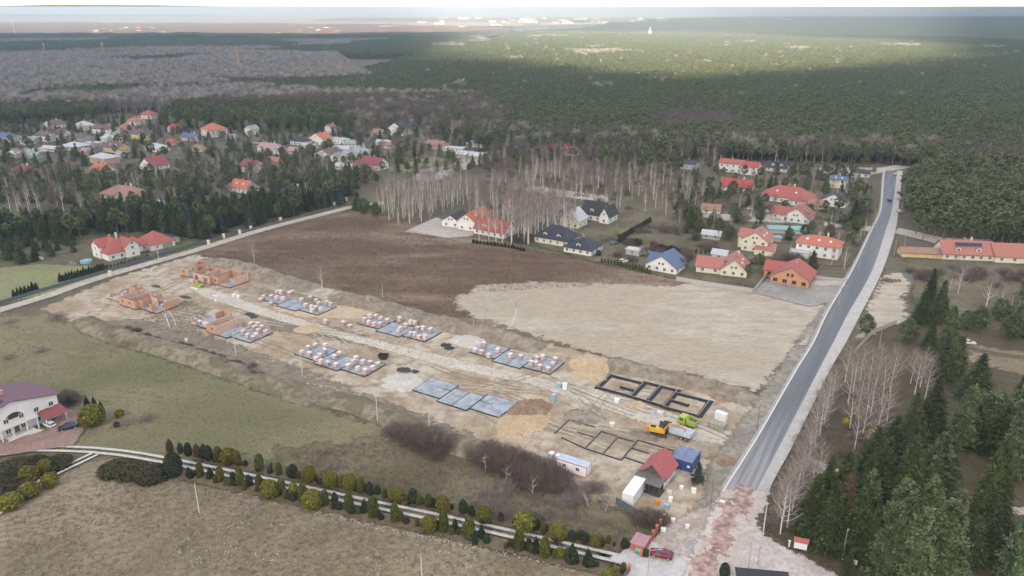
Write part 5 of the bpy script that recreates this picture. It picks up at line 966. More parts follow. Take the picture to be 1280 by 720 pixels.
# foundations still in the ground
def strips(e, segs, wide, zt, dark, trench):
    for x0, y0, x1, y1 in segs:
        L = math.hypot(x1-x0, y1-y0); a = math.atan2(y1-y0, x1-x0)
        MB().box(-.12, L+.12, -wide/2, wide/2, -.3, zt, a, (x0, y0)).build('footing_wall', SLABD, e)
        MB().box(-.1, L+.1, -wide/2+.06, wide/2-.06, zt-.04, zt+.02, a, (x0, y0)).build('footing_top', CONCT, e)
        if trench: MB().box(-trench*.5, L+trench*.5, -trench, trench*.45, -.3, .23+random.random()*.02, a, (x0, y0)).build('trench_shade_band', dark, e)  # flat band beside the footing, standing in for the shaded dug gap
TRN = mat('trench_shade', (.016, .015, .017), .8, .4, 1.5, bump=.08)  # near-black colour paints the shade of the undug trench
e = site_root('foundation_trench', (747, 484), 'thick black bitumen coated foundation walls filled with sand beside the lime truck')
strips(e, [(0, 0, 0, 8.6), (0, 8.6, 9.9, 8.6), (10.1, 0, 10.1, 9.6), (10.1, 9.6, 19.7, 9.6), (14.9, .4, 14.9, 9.5), (19.8, -1, 19.8, 9.5), (19.8, 8.0, 29.4, 8.0), (29.4, -1, 29.4, 8.0), (0, -.2, 10, -.2), (10, -.4, 19.8, -.8), (19.8, -1.2, 29.4, -1.2), (6, 3.4, 10, 3.4), (19.8, 3.4, 25, 3.1)], .26, .42, TRN, 1.05)
e = site_root('foundation_trench', (693, 542), 'thin walled sand filled foundation outline behind the red roofed shed')
strips(e, [(0, 0, 0, 8), (0, 8, 7.4, 8), (4.7, 3.6, 9.3, 3.4), (2.6, -.8, 9.4, -2.2), (9.5, -2, 9.5, 7.0), (9.5, 7, 14, 6.8), (14.2, -2, 14.2, 6.6), (14.2, 6.6, 18.8, 6.8), (9.5, -2.2, 19, -2.4), (19, -2.3, 19, 7.9), (19, 7.9, 28.5, 7.9), (19.2, 3.7, 23.5, 3.7), (19.2, -.8, 28.5, -1.2), (28.5, -1.2, 28.5, 7.9)], .2, .26, TRN, .28)
# ---- cabins, containers, shed
BLUE = rows_mat('blue_corrugated', (.035, .07, .24), .28, 0, .5, .7, .12, .05); BLUER = mat('blue_roof_worn', (.17, .21, .33), .6, .2, .8, bump=.02); WHT = mat('white_painted', (.78, .79, .80), .45, .05, .6); REDT = mat('red_trim', (.50, .05, .06), .5, .1)
x, y = g(841.9+.5, 572.0+5)
def container(xy, rz, L, W, H, body, roof, label, cat='container', name='container', trim=None, nribs=7):
    e = empty(name, xy, rz, label, cat)
    MB().box(0, L, 0, W, .15, H).build('body', body, e); mb = MB().box(-.03, L+.03, -.03, W+.03, H, H+.07)
    mb.build('roof', roof, e)
    for k in range(nribs): MB().box(.1, L-.1, W*(k+.5)/nribs-.05, W*(k+.5)/nribs+.05, H+.07, H+.10).build('roof_rib', roof, e)
    fr = MB()
    for a in (-.04, L-.06):
        for b in (-.04, W-.06): fr.box(a, a+.1, b, b+.1, 0, H+.02)
    fr.box(-.04, L+.04, -.05, .03, .05, .2).box(-.04, L+.04, W-.03, W+.05, .05, .2).box(-.05, L+.05, -.05, .04, H-.08, H+.075).build('frame', trim or body, e)
    for t in (.25*W, .75*W): MB().box(L+.002, L+.03, t-W*.2, t+W*.2, .3, H-.15).build('door_leaf', body, e)
    for a in (0, W): MB().box(L*.08, L*.08+.5, a-.015 if a == 0 else a, a if a == 0 else a+.015, 1.5, 1.9).build('vent', STEEL, e)
    return e
px, py = g(838.5, 583); ax = (math.cos(A0), math.sin(A0)); ay = (-ax[1], ax[0])
cx, cy = g(864.6, 591.8)      # nearest lower corner of the pair
for k, lab in ((1, 'blue shipping container, left one of the pair behind the red roofed shed'), (0, 'blue shipping container, right one of the pair beside the young spruce')):
    ox, oy = cx-ax[0]*(2.55*(k+1)), cy-ax[1]*(2.55*(k+1))
    e = container((ox+ax[0]*2.45, oy+ax[1]*2.45), A0+math.pi/2, 6.06, 2.45, 2.6, BLUE, BLUER, lab)
    if k == 0: MB().box(-.035, -.005, .5, 1.1, 1.2, 1.75).build('notice', WHT, e)
cx, cy = g(791, 633.5); container((cx, cy), A0+math.pi/2+.02, 7.2, 2.5, 2.7, WHT, WHT, 'plain white site container below the dark porch of the red roofed shed', nribs=2)
cx, cy = g(732.5, 598); e = container((cx-ax[0]*7.6, cy-ax[1]*7.6), A0, 7.6, 2.5, 2.7, WHT, mat('cabin_roof_blue', (.42, .50, .58), .6, .1, 1), 'white site cabin with red edges half behind the dark thicket', 'site cabin', 'site_cabin', REDT, 3)
window(e, 2.0, 0, 1.1, 1.0, 1.0, 0); window(e, 5.4, 0, 1.1, 1.0, 1.0, 0); door(e, 3.7, 0, .9, 2.0, 0, WHT)
for u, v, l in ((689, 570, 'left one of two portable toilets beside the white site cabin'), (697.5, 573, 'right one of two portable toilets beside the white site cabin')):
    e = empty('portable_toilet', g(u, v+6), A0, l, 'toilet'); MB().box(-.55, .55, -.55, .55, .1, 2.1).build('cabin', mat('toilet_grey', (.40, .45, .48), .5, .1), e); MB().ext([(-.6, 2.1), (.6, 2.1), (.45, 2.3), (-.45, 2.3)], 'y', -.6, .6).build('roof', WHT, e); MB().box(-.4, .4, -.6, -.552, .15, 1.95).build('door', MATS['toilet_grey'], e)
def redshed():
    cx, cy = 31.0, 143.6; e = empty('shed', (cx, cy), A0-.02, 'small house with large red metal roof and dark porch, at the site entrance', 'shed'); HOUSES.append((cx, cy+4, 9))
    RM = rows_mat('red_sheet_roof', (.36, .085, .09), .5, 1, .5, .85, .08, .03); DK = mat('dark_boards', (.075, .068, .06), .8, .2, 2)
    w_ = MB(); gable(w_, -2.85, 2.85, 0, 7.2, 3.0, 2.8, 'y'); w_.build('wall', wallmat('white'), e)
    roof_gable(-2.85, 2.85, -.1, 7.0, 3.0, 2.8, 'y', .6, .12).build('roof', RM, e)
    MB().ext([(-2.3, 3.1), (-2.3, 2.96), (0, 3.1)][:0] or [(-3.2, 2.35), (0, 3.15), (0, 3.27), (-3.25, 2.47)], 'x', -3.3, 3.3).build('porch_roof', mat('porch_felt', (.13, .125, .115), .9, .15, 1), e)
    for k in range(6): MB().cbox(-3.0+k*1.2, -3.0, 0, .16, .16, 2.35).build('porch_post', DK, e)
    for k in range(11): MB().box(-2.5+k*.46, -2.5+k*.46+.43, -.03-.01*(k % 2), -.001, 3.2, 3.1+max(.1, 2.3-abs(-2.28+k*.46)*.96)).build('gable_board', DK, e)
    MB().box(-2.85, 2.85, -.06, -.002, .0, 2.9).build('front_boarding', DK, e); MB().box(-3.2, 3.3, -3.4, 0, .0, .15).build('porch_floor', DK, e); window(e, 2.85, 4, 1.0, 1.1, 1.1, math.pi/2)
redshed()
# ---- machines
YEL = mat('machine_yellow', (.72, .40, .04), .45, .1, 1); ORA = mat('machine_orange', (.60, .25, .05), .5, .15, 1); BLK = mat('rubber_black', (.03, .03, .03), .8, .2, 2); DGL = mat('cab_glass', (.05, .07, .08), .15, .1); RUSTY = mat('worn_steel', (.17, .13, .11), .6, .3, 2); LIME = mat('lime_paint', (.36, .43, .07), .45, .08, 1); TIP = mat('tipper_grey', (.50, .57, .66), .4, .08, .7)
def wheel(par, x, y, r=.5, w_=.3, nm='wheel', rim=STEEL):
    o = MB().tube((0, -w_/2, 0), (0, w_/2, 0), r, r, 16).build('tyre' if nm == 'tyre' else nm, BLK, par, (x, y, r)); 
    MB().tube((0, -w_/2-.015, 0), (0, w_/2+.015, 0), r*.55, r*.55, 12).build('rim', rim, o); return o
def excavator():
    e = empty('excavator', g(824, 543), A0+R(8), 'yellow orange tracked excavator with folded arm at the site entrance', 'excavator')
    for s in (-1, 1):
        pr = [(-2.1, .45), (-1.75, .05), (1.75, .05), (2.1, .45), (1.75, .85), (-1.75, .85)]; t = MB().ext(pr, 'y', s*1.25-.3, s*1.25+.3).build('track', BLK, e)
        for k in range(5): MB().tube((-1.5+k*.75, s*1.25-.33, .4), (-1.5+k*.75, s*1.25+.33, .4), .26, .26, 10).build('roller', RUSTY, t)
    MB().box(-1.3, 1.3, -.95, .95, .5, .95).build('undercarriage', RUSTY, e)
    up = MB(); up.ext([(-2.7, 1.1), (1.5, 1.1), (1.5, 1.5), (.6, 1.9), (-1.2, 2.25), (-2.6, 2.15), (-2.9, 1.6)], 'y', -1.25, .15); up.box(-2.4, 1.3, .15, 1.3, 1.1, 1.55); up.build('house_frame', YEL, e)
    MB().ext([(-3.1, 1.15), (-2.3, 1.15), (-2.3, 2.2), (-2.9, 2.15), (-3.2, 1.8)], 'y', -1.3, 1.3).build('counterweight', ORA, e)
    MB().box(-2.1, -.9, -.9, 0, 2.15, 2.4).build('engine_hood', BLK, e)
    c = MB().ext([(-.2, 1.55), (1.5, 1.55), (1.6, 2.2), (1.2, 3.05), (-.1, 3.05), (-.3, 2.3)], 'y', .25, 1.25).build('cab', DGL, e); MB().box(-.2, 1.3, .2, 1.3, 3.05, 3.13).build('cab_roof', BLK, c)
    b = MB(); P = [(1.0, 1.5), (2.3, 3.6), (4.6, 3.9), (6.0, 3.1)]
    for (a0, a1), (b0, b1) in zip(P, P[1:]): b.tube((a0, -.35, a1), (b0, -.35, b1), .30, .26, 4)
    b.build('boom', ORA, e); MB().tube((6.0, -.35, 3.2), (6.9, -.35, .9), .22, .15, 4).build('stick', ORA, e); MB().tube((2.0, -.35, 2.0), (3.6, -.35, 3.5), .09, .07, 8).tube((3.8, -.35, 4.3), (5.8, -.35, 3.5), .09, .07, 8).build('hydraulic_ram', STEEL, e)
    MB().ext([(6.4, .9), (7.2, .95), (7.3, .35), (6.9, .0), (6.2, .1), (6.1, .35)], 'y', -.95, .25).build('bucket', RUSTY, e)
excavator()
def truck(u, v, rz, bodym, cabm, label, L=7.6, lime=False):
    e = empty('dump_truck', g(u, v), rz, label, 'truck')
    MB().box(-L/2, L/2, -.45, .45, .7, 1.0).build('chassis', BLK, e)
    b = MB(); x0, x1 = -L/2-.2, L/2-2.3       # open tipper body with sloping tail
    b.add([(x0, -1.2, 1.1), (x1, -1.2, 1.1), (x1, 1.2, 1.1), (x0, 1.2, 1.1), (x0-.3, -1.25, 2.5), (x1+.1, -1.25, 2.75), (x1+.1, 1.25, 2.75), (x0-.3, 1.25, 2.5), (x0-.15, -1.1, 2.5), (x1-.05, -1.1, 2.75), (x1-.05, 1.1, 2.75), (x0-.15, 1.1, 2.5), (x0+.1, -1.05, 1.9), (x1-.2, -1.05, 1.9), (x1-.2, 1.05, 1.9), (x0+.1, 1.05, 1.9)],
          [(3, 2, 1, 0), (0, 1, 5, 4), (1, 2, 6, 5), (2, 3, 7, 6), (3, 0, 4, 7), (4, 5, 9, 8), (5, 6, 10, 9), (6, 7, 11, 10), (7, 4, 8, 11), (8, 9, 13, 12), (9, 10, 14, 13), (10, 11, 15, 14), (11, 8, 12, 15), (12, 13, 14, 15)])
    b.build('tipper_body', bodym, e)
    if lime: MB().box(x0+.3, x1-.4, -.95, .95, 1.9, 2.2).build('load', mat('dark_load', (.06, .09, .13), .8, .3, 3), e)
    for k in range(4):
        for s in (-1, 1): MB().box(x0+.6+k*1.3, x0+.7+k*1.3, s*1.2-.06, s*1.2+.06, 1.15, 2.5).build('body_rib', bodym, e)
    c = MB().ext([(L/2-2.0, .8), (L/2+.05, .8), (L/2+.1, 1.8), (L/2-.15, 2.75), (L/2-2.0, 2.8)], 'y', -1.2, 1.2).build('cab', cabm, e)
    MB().ext([(L/2+.12, 1.75), (L/2-.1, 2.6), (L/2-.16, 2.6), (L/2+.06, 1.75)], 'y', -1.05, 1.05).build('windscreen', DGL, c)
    for s in (-1, 1): MB().box(L/2-1.5, L/2-.5, s*1.205-.01, s*1.205+.01, 1.8, 2.5).build('side_window', DGL, c); MB().box(L/2+.06, L/2+.13, s*.9-.15, s*.9+.15, 1.0, 1.25).build('headlight', CAPM, c)
    for x in (-L/2+.7, -L/2+2.0, L/2-1.2):
        for s in (-1, 1): wheel(e, x, s*1.05, .5, .35)
truck(845, 545, A0+math.pi-.05, TIP, BLK, 'blue grey dump truck behind the excavator arm')
truck(859, 533, A0+math.pi-.12, LIME, LIME, 'lime green tipper truck beside the black foundation walls', 4.4, True)
def skip(u, v, rz, L, W, H, m, label, inner=None):
    e = empty('skip', g(u, v), rz, label, 'skip'); b = MB(); s = .7; t = .08
    o = [(-L/2+s, 0), (L/2-s, 0), (L/2, H), (-L/2, H)]; n = [(-L/2+t, H), (L/2-t, H), (L/2-s-t*.5, .12), (-L/2+s+t*.5, .12)]
    b.ext(o, 'y', -W/2, -W/2+t); b.ext(o, 'y', W/2-t, W/2); b.ext([(-L/2+s, 0), (L/2-s, 0), (L/2-s, .1), (-L/2+s, .1)], 'y', -W/2+t, W/2-t); b.ext([(-L/2, H), (-L/2+t, H), (-L/2+s+t, .1), (-L/2+s, .1)], 'y', -W/2+t, W/2-t); b.ext([(L/2-t, H), (L/2, H), (L/2-s, .1), (L/2-s-t, .1)], 'y', -W/2+t, W/2-t)
    b.build('skip_body', m, e); MB().box(-L/2-.08, L/2+.08, -W/2-.08, -W/2, H-.12, H).box(-L/2-.08, L/2+.08, W/2, W/2+.08, H-.12, H).build('rim', m, e)
    MB().box(-L/2+s, L/2-s, -W/2+t, W/2-t, .1, H*.4).build('rubble', inner or RS, e)
skip(249, 358.5, A0+.1, 4.0, 2.2, 1.0, LIME, 'lime green open skip before the back brick shell'); skip(479.5, 448.5, A0+.35, 3.0, 1.9, 1.5, BLK, 'black open skip behind the front pallet slab', BLK)
def tarps(u, v, n, r, label, m, hs=.5):
    e = empty('tarpaulin_heap', g(u, v), 0, label, 'tarpaulin'); rr = random.Random(u)
    for k in range(n):
        a = rr.random()*6.3; d = rr.random()**.5*r; q = 9; mb = MB(); X = np.linspace(-1, 1, q); s = rr.uniform(.8, 1.5); mb.add([(x*s, y*s*.7, .05+hs*(1-max(abs(x), abs(y)))**.5*rr.uniform(.3, 1)) for y in X for x in X], [(j*q+i, j*q+i+1, (j+1)*q+i+1, (j+1)*q+i) for j in range(q-1) for i in range(q-1)])
        mb.build('tarpaulin', m, e, (d*math.cos(a)*1.4, d*math.sin(a), 0), rr.random()*3)
BT = mat('black_tarpaulin', (.035, .037, .04), .6, .3, 2, bump=.05)
tarps(556, 431, 4, 1.2, 'torn black tarpaulin scraps left of the pale gravel heap', BT, .9); tarps(563, 436, 3, .8, 'black tarpaulin lump at the foot of the pale gravel heap', BT, 1.0); tarps(320, 396, 3, .8, 'black tarpaulin beside the haul road behind the half built room', BT, .5); tarps(516, 462, 4, 1.6, 'black tarpaulin heap right of the front pallet slab', BT, .6)
# small things about the site
def crate(u, v, sx, sy, h, m, label, name='crate', cat='crate', rz=None):
    e = empty(name, g(u, v), A0+random.uniform(-.3, .3) if rz is None else rz, label, cat)
    MB().ext([(-sx/2, 0), (sx/2, 0), (sx/2, h*.9), (sx/2-.06, h), (-sx/2+.06, h), (-sx/2, h*.9)], 'y', -sy/2, sy/2).build('body', m, e); MB().box(-sx/2-.03, sx/2+.03, -sy/2-.03, sy/2+.03, h, h+.05).build('lid', m, e); return e
crate(692, 502, 1.2, 1.2, 2.2, mat('tank_blue', (.30, .42, .50), .5, .1), 'blue grey portable toilet on the haul road', 'portable_toilet', 'toilet'); crate(706, 487, 1.2, 1.0, 2.0, WHT, 'white upright box beside the haul road', 'portable_toilet', 'toilet'); crate(699, 484, 1.4, 1.0, 1.2, MATS['tank_blue'], 'blue grey tank left of the white upright box', 'water_tank', 'tank')
crate(771, 503, 1.3, 1.1, 1.1, WHT, 'white bag stack left of the small sand heap', 'bag_stack', 'bag stack'); crate(765, 533, 1.2, 1.1, 1.0, CAPM, 'pinkish wrapped bag stack left of the excavator', 'bag_stack', 'bag stack'); crate(825, 518, 1.6, 1.2, .8, CAPM, 'crumpled white bags on the grey rubble heap', 'bag_stack', 'bag stack')
crate(901, 525, 3.0, 1.4, 2.2, WHT, 'white wrapped crate stack right of the black trenches', 'crate_stack', 'crate'); crate(896, 535, 4.2, 2.2, 1.5, mat('olive_crate', (.30, .29, .24), .8, .2), 'grey green crate stack below the white wrapped one', 'crate_stack', 'crate')
crate(771, 600, 1.0, .8, .6, RS, 'small grey box lying left of the white container', 'box', 'box'); crate(243, 363-2, 4.0, 1.0, .25, CAPM, 'pale plank stack beside the haul road end', 'plank_stack', 'planks', A0); crate(270, 371, 2.6, 1.2, .4, CAPM, 'pale board stack below the back brick shell', 'plank_stack', 'planks', A0); crate(293, 371, 1.1, 1.1, 1.1, WHT, 'white cement mixer box beside the back brick shell', 'crate', 'crate'); crate(298, 372.5, 1.0, 1.0, 1.0, WHT, 'second white box beside the back brick shell, further right', 'crate', 'crate')
for u, v, l in ((270, 377, 'white marker on the haul road'), (233, 426.5, 'white sack on the damp soil bank')): crate(u, v, .7, .6, .8, WHT, l, 'sack', 'sack')
crate(903, 629, .0+1.0, .7, .5, WHT, 'white slab lying by the kerb', 'stone_slab', 'slab')
for k, (u, v, m, l) in enumerate(((838, 627, WHT, 'white sack nearest the white container lane'), (837, 617, CAPM, 'pale sack at the shed corner'), (852, 611, WHT, 'round white sack beside the young spruce'), (833, 636, MATS['tank_blue'], 'grey sack at the top of the red gate wall'), (841, 652, WHT, 'white bucket in the rubble'), (862, 637, YS, 'yellow crate on the rubble verge'), (821, 631, ORA, 'orange crate in the yard of the shed'), (829, 664, WHT, 'white meter box beside the red gate wall'), (859, 660, CAPM, 'upright pale stone slab in the rubble'), (867, 616, WHT, 'slim white stone figure on the verge'))):
    crate(u, v, .8+.2*(k % 2), .7, .7+.4*(k % 3 == 0), m, l, 'sack' if 'sack' in l else 'crate', 'sack' if 'sack' in l else 'crate')
# empty billboard frame by the entrance
e = empty('billboard', g(885, 567), A0+R(10), 'see-through grey billboard frame at the site entrance', 'billboard')
for x in (-2.0, 0, 2.0): MB().cbox(x, 0, 0, .12, .12, 4.6 if x == 0 else 4.6).build('post', STEEL, e)
for z in (2.6, 4.5): MB().box(-2.0, 2.0, -.05, .05, z, z+.1).build('rail', STEEL, e)
# ---- cars
def car_meshes():
    st = [(-2.1, .82, .55, .80), (-2.0, .86, .34, .98), (-1.2, .88, .26, 1.02), (0, .89, .25, .98), (.9, .88, .25, .96), (1.6, .86, .27, .90), (2.0, .78, .34, .80), (2.12, .66, .45, .66)]; mb = MB(); vs = []; k = 8
    for x, w_, z0, z1 in st: vs += [(x, -w_*.92, z0), (x, -w_, z0+.12), (x, -w_, z1-.16), (x, -w_*.86, z1), (x, w_*.86, z1), (x, w_, z1-.16), (x, w_, z0+.12), (x, w_*.92, z0)]
    fs = [(i*k+j, i*k+(j+1) % k, (i+1)*k+(j+1) % k, (i+1)*k+j) for i in range(len(st)-1) for j in range(k)]+[tuple(range(k))[::-1], tuple(range(len(vs)-k, len(vs)))]
    body = mb.add(vs, fs).mesh('body', True)
    def green(sh, zt, nm):
        s2 = [(-1.95, .78, .98, .98), (-1.5, .78, .96, 1.34*zt), (-.8, .74, .96, 1.46*zt), (.1, .74, .96, 1.45*zt), (.45, .76, .95, 1.30*zt), (1.05, .80, .93, .96)]; v2 = []
        for x, w_, z0, z1 in s2: v2 += [(x, -w_, z0), (x, -w_*(.80 if z1 > 1 else 1)+sh, z1), (x, w_*(.80 if z1 > 1 else 1)-sh, z1), (x, w_, z0)]
        return MB().add(v2, [(i*4+j, i*4+(j+1) % 4, (i+1)*4+(j+1) % 4, (i+1)*4+j) for i in range(5) for j in range(4)]+[(3, 2, 1, 0), (20, 21, 22, 23)]).mesh(nm)
    roof = MB().add([(-1.48, -.62, 1.345), (-.8, -.60, 1.475), (.1, -.60, 1.465), (.42, -.62, 1.325), (-1.48, .62, 1.345), (-.8, .60, 1.475), (.1, .60, 1.465), (.42, .62, 1.325), (-1.48, -.62, 1.30), (-.8, -.60, 1.43), (.1, -.60, 1.42), (.42, -.62, 1.28), (-1.48, .62, 1.30), (-.8, .60, 1.43), (.1, .60, 1.42), (.42, .62, 1.28)],
        [(0, 1, 5, 4), (1, 2, 6, 5), (2, 3, 7, 6), (8, 9, 1, 0), (9, 10, 2, 1), (10, 11, 3, 2), (4, 5, 13, 12), (5, 6, 14, 13), (6, 7, 15, 14), (0, 4, 12, 8), (11, 15, 7, 3)]).mesh('roof')
    gl = green(0, 1, 'glass'); gl.materials.append(DGL)
    pil = MB()
    for s in (-1, 1):
        for (xa, za, xb, zb, wa, wb) in ((1.0, .96, .42, 1.31, .79, .62), (-.45, .96, -.42, 1.44, .785, .615), (-1.85, .99, -1.46, 1.33, .77, .62)): pil.tube((xa, s*wa, za), (xb, s*wb, zb), .045, .04, 4)
    pilm = pil.mesh('pillars')
    ty = MB().tube((0, -.11, 0), (0, .11, 0), .33, .33, 16).mesh('tyre'); ty.materials.append(BLK); ri = MB().tube((0, -.118, 0), (0, .118, 0), .21, .21, 12).mesh('rim'); ri.materials.append(STEEL)
    hl = MB().box(-.06, .03, -.17, .17, -.07, .07).mesh('headlight'); hl.materials.append(CAPM); tlm = MB().box(-.03, .04, -.14, .14, -.09, .09).mesh('tail_light'); tlm.materials.append(REDT)
    return body, gl, roof, pilm, ty, ri, hl, tlm
CARM = car_meshes()
def car(u, v, rz, col, label, z=.0, group=None, s=1.0):
    e = empty('car', g(u, v)+(z,), rz, label, 'car', group); e.scale = (s,)*3; m = mat('car_paint_%02d%02d%02d' % tuple(int(c*99) for c in col), col, .22, .03, .3)
    body, gl, roof, pilm, ty, ri, hl, tlm = CARM
    def cp(nm, me):
        q = me.copy(); q.materials.clear(); q.materials.append(m); return link(nm, q, e)
    cp('body', body); cp('roof', roof); cp('pillars', pilm); link('glass', gl, e)
    for x in (-1.32, 1.30):
        for sy in (-1, 1):
            t = link('wheel', ty, e, loc=(x, sy*.80, .33)); link('rim', ri, t)
    for sy in (-1, 1): link('headlight', hl, e, loc=(2.04, sy*.58, .66)); link('tail_light', tlm, e, loc=(-2.09, sy*.62, .78))
car(826.5, 697.5, R(160), (.20, .012, .025), 'dark red car parked on the pale apron beside the brick gateway', .39, s=1.05)
car(62, 533, R(150), (.62, .64, .64), 'silver white car parked before the purple roofed villa', .06); car(86, 536.5, R(212), (.02, .022, .03), 'black car parked right of the silver one before the purple roofed villa', .06, s=1.12)
car(1111, 252, R(80), (.02, .02, .022), 'black car driving on the far part of the road', .38); car(1118, 219.5, R(85), (.6, .6, .6), 'white car parked at the far end of the road under the pines', .38); car(1124, 243, R(85), (.08, .10, .12), 'dark car parked below the white one under the roadside pines', .38, s=1); car(1123, 250, R(85), (.55, .58, .58), 'silver car parked between two others under the roadside pines', .38); car(1123, 266, R(82), (.65, .65, .65), 'white car parked lowest in the row under the roadside pines', .38)
car(779, 327+1, R(20), (.66, .66, .66), 'white car parked behind the thuja hedge of the brown field'); car(768, 306, R(30), (.05, .07, .07), 'dark car on the gravel yard right of the navy roofed houses'); car(1210, 430, R(-12), (.62, .63, .64), 'silver car parked on the grass among the pines at right')
for k, (u, v, c, l) in enumerate(((938, 262, (.6, .6, .6), 'white car in the crowded yard, furthest left'), (950, 263, (.05, .06, .1), 'dark blue car in the crowded yard beside the white one'), (958, 266, (.55, .55, .55), 'silver car in the crowded yard, furthest right'), (1109, 352, (.12, .07, .06), 'rusty brown machine cab on the sandy roadside'), (198, 300+1, (.6, .6, .6), 'white car beside the shed of the villa'), (188, 322+1, (.10, .11, .12), 'dark car before the villa garage'))): car(u, v, R(20+40*k), c, l, .05)
tarps(1165, 350, 3, 1.0, 'bright blue tarpaulin over scrap at the roadside', mat('blue_tarpaulin', (.05, .20, .60), .5, .2, 2), 1.6); tarps(1136, 346, 5, 2.4, 'grey tarpaulins over roadside scrap', mat('grey_tarpaulin', (.16, .17, .18), .7, .3, 2), 1.6); tarps(1122, 352, 4, 1.2, 'brown rusty scrap heap beside the sandy roadside', RUSTY, 1.2); tarps(888, 273, 2, .8, 'small blue tarpaulin behind the tall cream house', MATS['blue_tarpaulin'], 1.6)
# ---- red brick gateway, bins, meter box
e = empty('gateway', g(805, 690), R(60), 'red brick gateway shelter with pinkish roof beside the driveway', 'gateway'); RB = mat('red_clinker', (.46, .15, .08), .85, .2, 3, bump=.02)
MB().box(-1.0, 2.2, -.2, 2.4, 0, 2.0).build('shelter_wall', RB, e); MB().box(-1.2, 2.4, -.4, 2.6, 2.0, 2.15).build('shelter_roof', mat('faded_felt', (.38, .20, .22), .8, .1, 1), e)
x, y = 2.6, -.1
for k in range(5): MB().cbox(x+k*2.1, -.1, 0, .45, .45, 1.9-.05*k).box(x+k*2.1-.28, x+k*2.1+.28, -.38, .18, 1.9-.05*k, 2.0-.05*k).build('pillar', RB, e)
for k in range(4): MB().box(x+k*2.1+.23, x+k*2.1+1.87, -.18, -.02, 0, .9).build('low_wall', RB, e); MB().box(x+k*2.1+.25, x+k*2.1+1.85, -.13, -.07, .95, 1.5).build('fence_panel', RUSTY, e)
MB().cbox(-1.9, -.1, 0, .5, .5, 1.7).build('pillar', RB, e)
e = empty('gate_pillar', g(786, 716), R(60), 'red brick gate pillar at the bottom edge of the driveway', 'gate pillar'); MB().cbox(0, 0, 0, .5, .5, 1.7).box(-.32, .32, -.32, .32, 1.7, 1.82).build('pillar', RB, e); MB().box(-2.6, -.25, -.04, .04, .2, 1.5).build('gate_leaf', RUSTY, e)
e = empty('waste_bin', g(798, 692.5), R(60), 'teal green wheeled waste container left of the brick gateway', 'bin'); MB().ext([(-.55, .15), (.55, .15), (.7, 1.2), (-.7, 1.2)], 'y', -.5, .5).build('bin_body', mat('bin_green', (.06, .30, .25), .5, .1), e); MB().box(-.74, .74, -.55, .55, 1.2, 1.3).build('lid', mat('bin_lid', (.25, .50, .45), .5, .1), e)
for a in (-.5, .5):
    for b in (-.4, .4): MB().tube((a, b-.05, .09), (a, b+.05, .09), .09, .09, 8).build('wheel', BLK, e)
# ---- lamps and poles
def lamp(u, v, H, label, arm=(1.0, 0), group=None, m=STEEL, z=.05):
    e = empty('street_lamp', g(u, v)+(z,), 0, label, 'street lamp', group); MB().tube((0, 0, 0), (0, 0, H), .11, .06, 8).build('pole', m, e); MB().tube((0, 0, H), (arm[0], arm[1], H+.25), .05, .04, 6).build('arm', m, e)
    h = MB().cbox(arm[0]*1.15, arm[1]*1.15, H+.18, .75, .3, .14, math.atan2(arm[1], arm[0])).build('lamp_head', mat('lamp_grey', (.30, .31, .33), .5, .1), e); MB().cbox(arm[0]*1.15, arm[1]*1.15, H+.15, .5, .22, .03, math.atan2(arm[1], arm[0])).build('lens', CAPM, h)
lamp(888, 636, 7.5, 'dark street lamp by the kerb near the red paving', (2.2, .6), m=RUSTY); lamp(946, 539, 7.5, 'street lamp by the kerb beside the site entrance', (1.4, -.8), m=RUSTY); lamp(935, 713, 8, 'street lamp at the bottom of the junction', (.4, .6)); lamp(1052.5, 700, 6.5, 'street lamp before the dark pines right of the junction', (.3, .3)); lamp(809, 727, 7, 'street lamp at the bottom edge beside the driveway', (1.7, 0)); lamp(947, 708, 4.0, 'short thin post beside the junction lamp', (.1, .1))
ln = resample(offset(LE, 2.2), 90); 
for i, l in ((60, 'street lamp left of the road beside the sand field'), (50, 'street lamp left of the road below the gravel yard'), (36, 'street lamp left of the road above the gravel yard'), (24, 'street lamp left of the road before the far houses'), (12, 'street lamp left of the road near the forest')):
    e0 = ln[i]; e = empty('street_lamp', (*e0, 0), 0, l, 'street lamp', 'street lamps along the left side of the road'); MB().tube((0, 0, 0), (0, 0, 8), .10, .06, 6).build('pole', STEEL, e); MB().tube((0, 0, 8), (1.4, -.6, 8.2), .05, .04, 5).build('arm', STEEL, e); MB().cbox(1.6, -.7, 8.1, .7, .28, .14, -.4).build('lamp_head', MATS['lamp_grey'], e)
CPOLE = mat('concrete_pole', (.55, .54, .51), .9, .12, 2)
def pole(u, v, H, label, m=None, cross=0, top=0, group=None, r=.14, lean=0):
    e = empty('utility_pole', g(u, v), random.random(), label, 'pole', group); MB().tube((0, 0, -.1), (lean, 0, H), r, r*.65, 7).build('pole', m or CPOLE, e)
    if cross: MB().box(-cross, cross, -.06, .06, H-.6, H-.48).build('crossarm', STEEL, e)
    for x in ((-.8, 0, .8) if cross else ()): MB().lathe([(.05, 0), (.08, .1), (.03, .2)], 6, (x*cross, 0, H-.48)).build('insulator', CAPM, e)
    return e
pole(249.3, 641, 7.2, 'pale concrete pole standing in the dry meadow below the thuja row', cross=0); pole(472, 528, 9.5, 'white concrete pole left of the dark thicket'); pole(527.5, 724, 5, 'slim post cut by the bottom edge'); pole(537, 542, 7, 'thin pole standing in the dark thicket'); pole(953.5, 669, 8, 'white utility pole at the bend of the footpath', cross=.5); pole(295, 445, 9, 'pole before the half built orange room'); pole(378, 470, 7, 'short pale pole at the front spoil bank'); pole(209, 400+3, 5, 'short pole before the front brick shell')
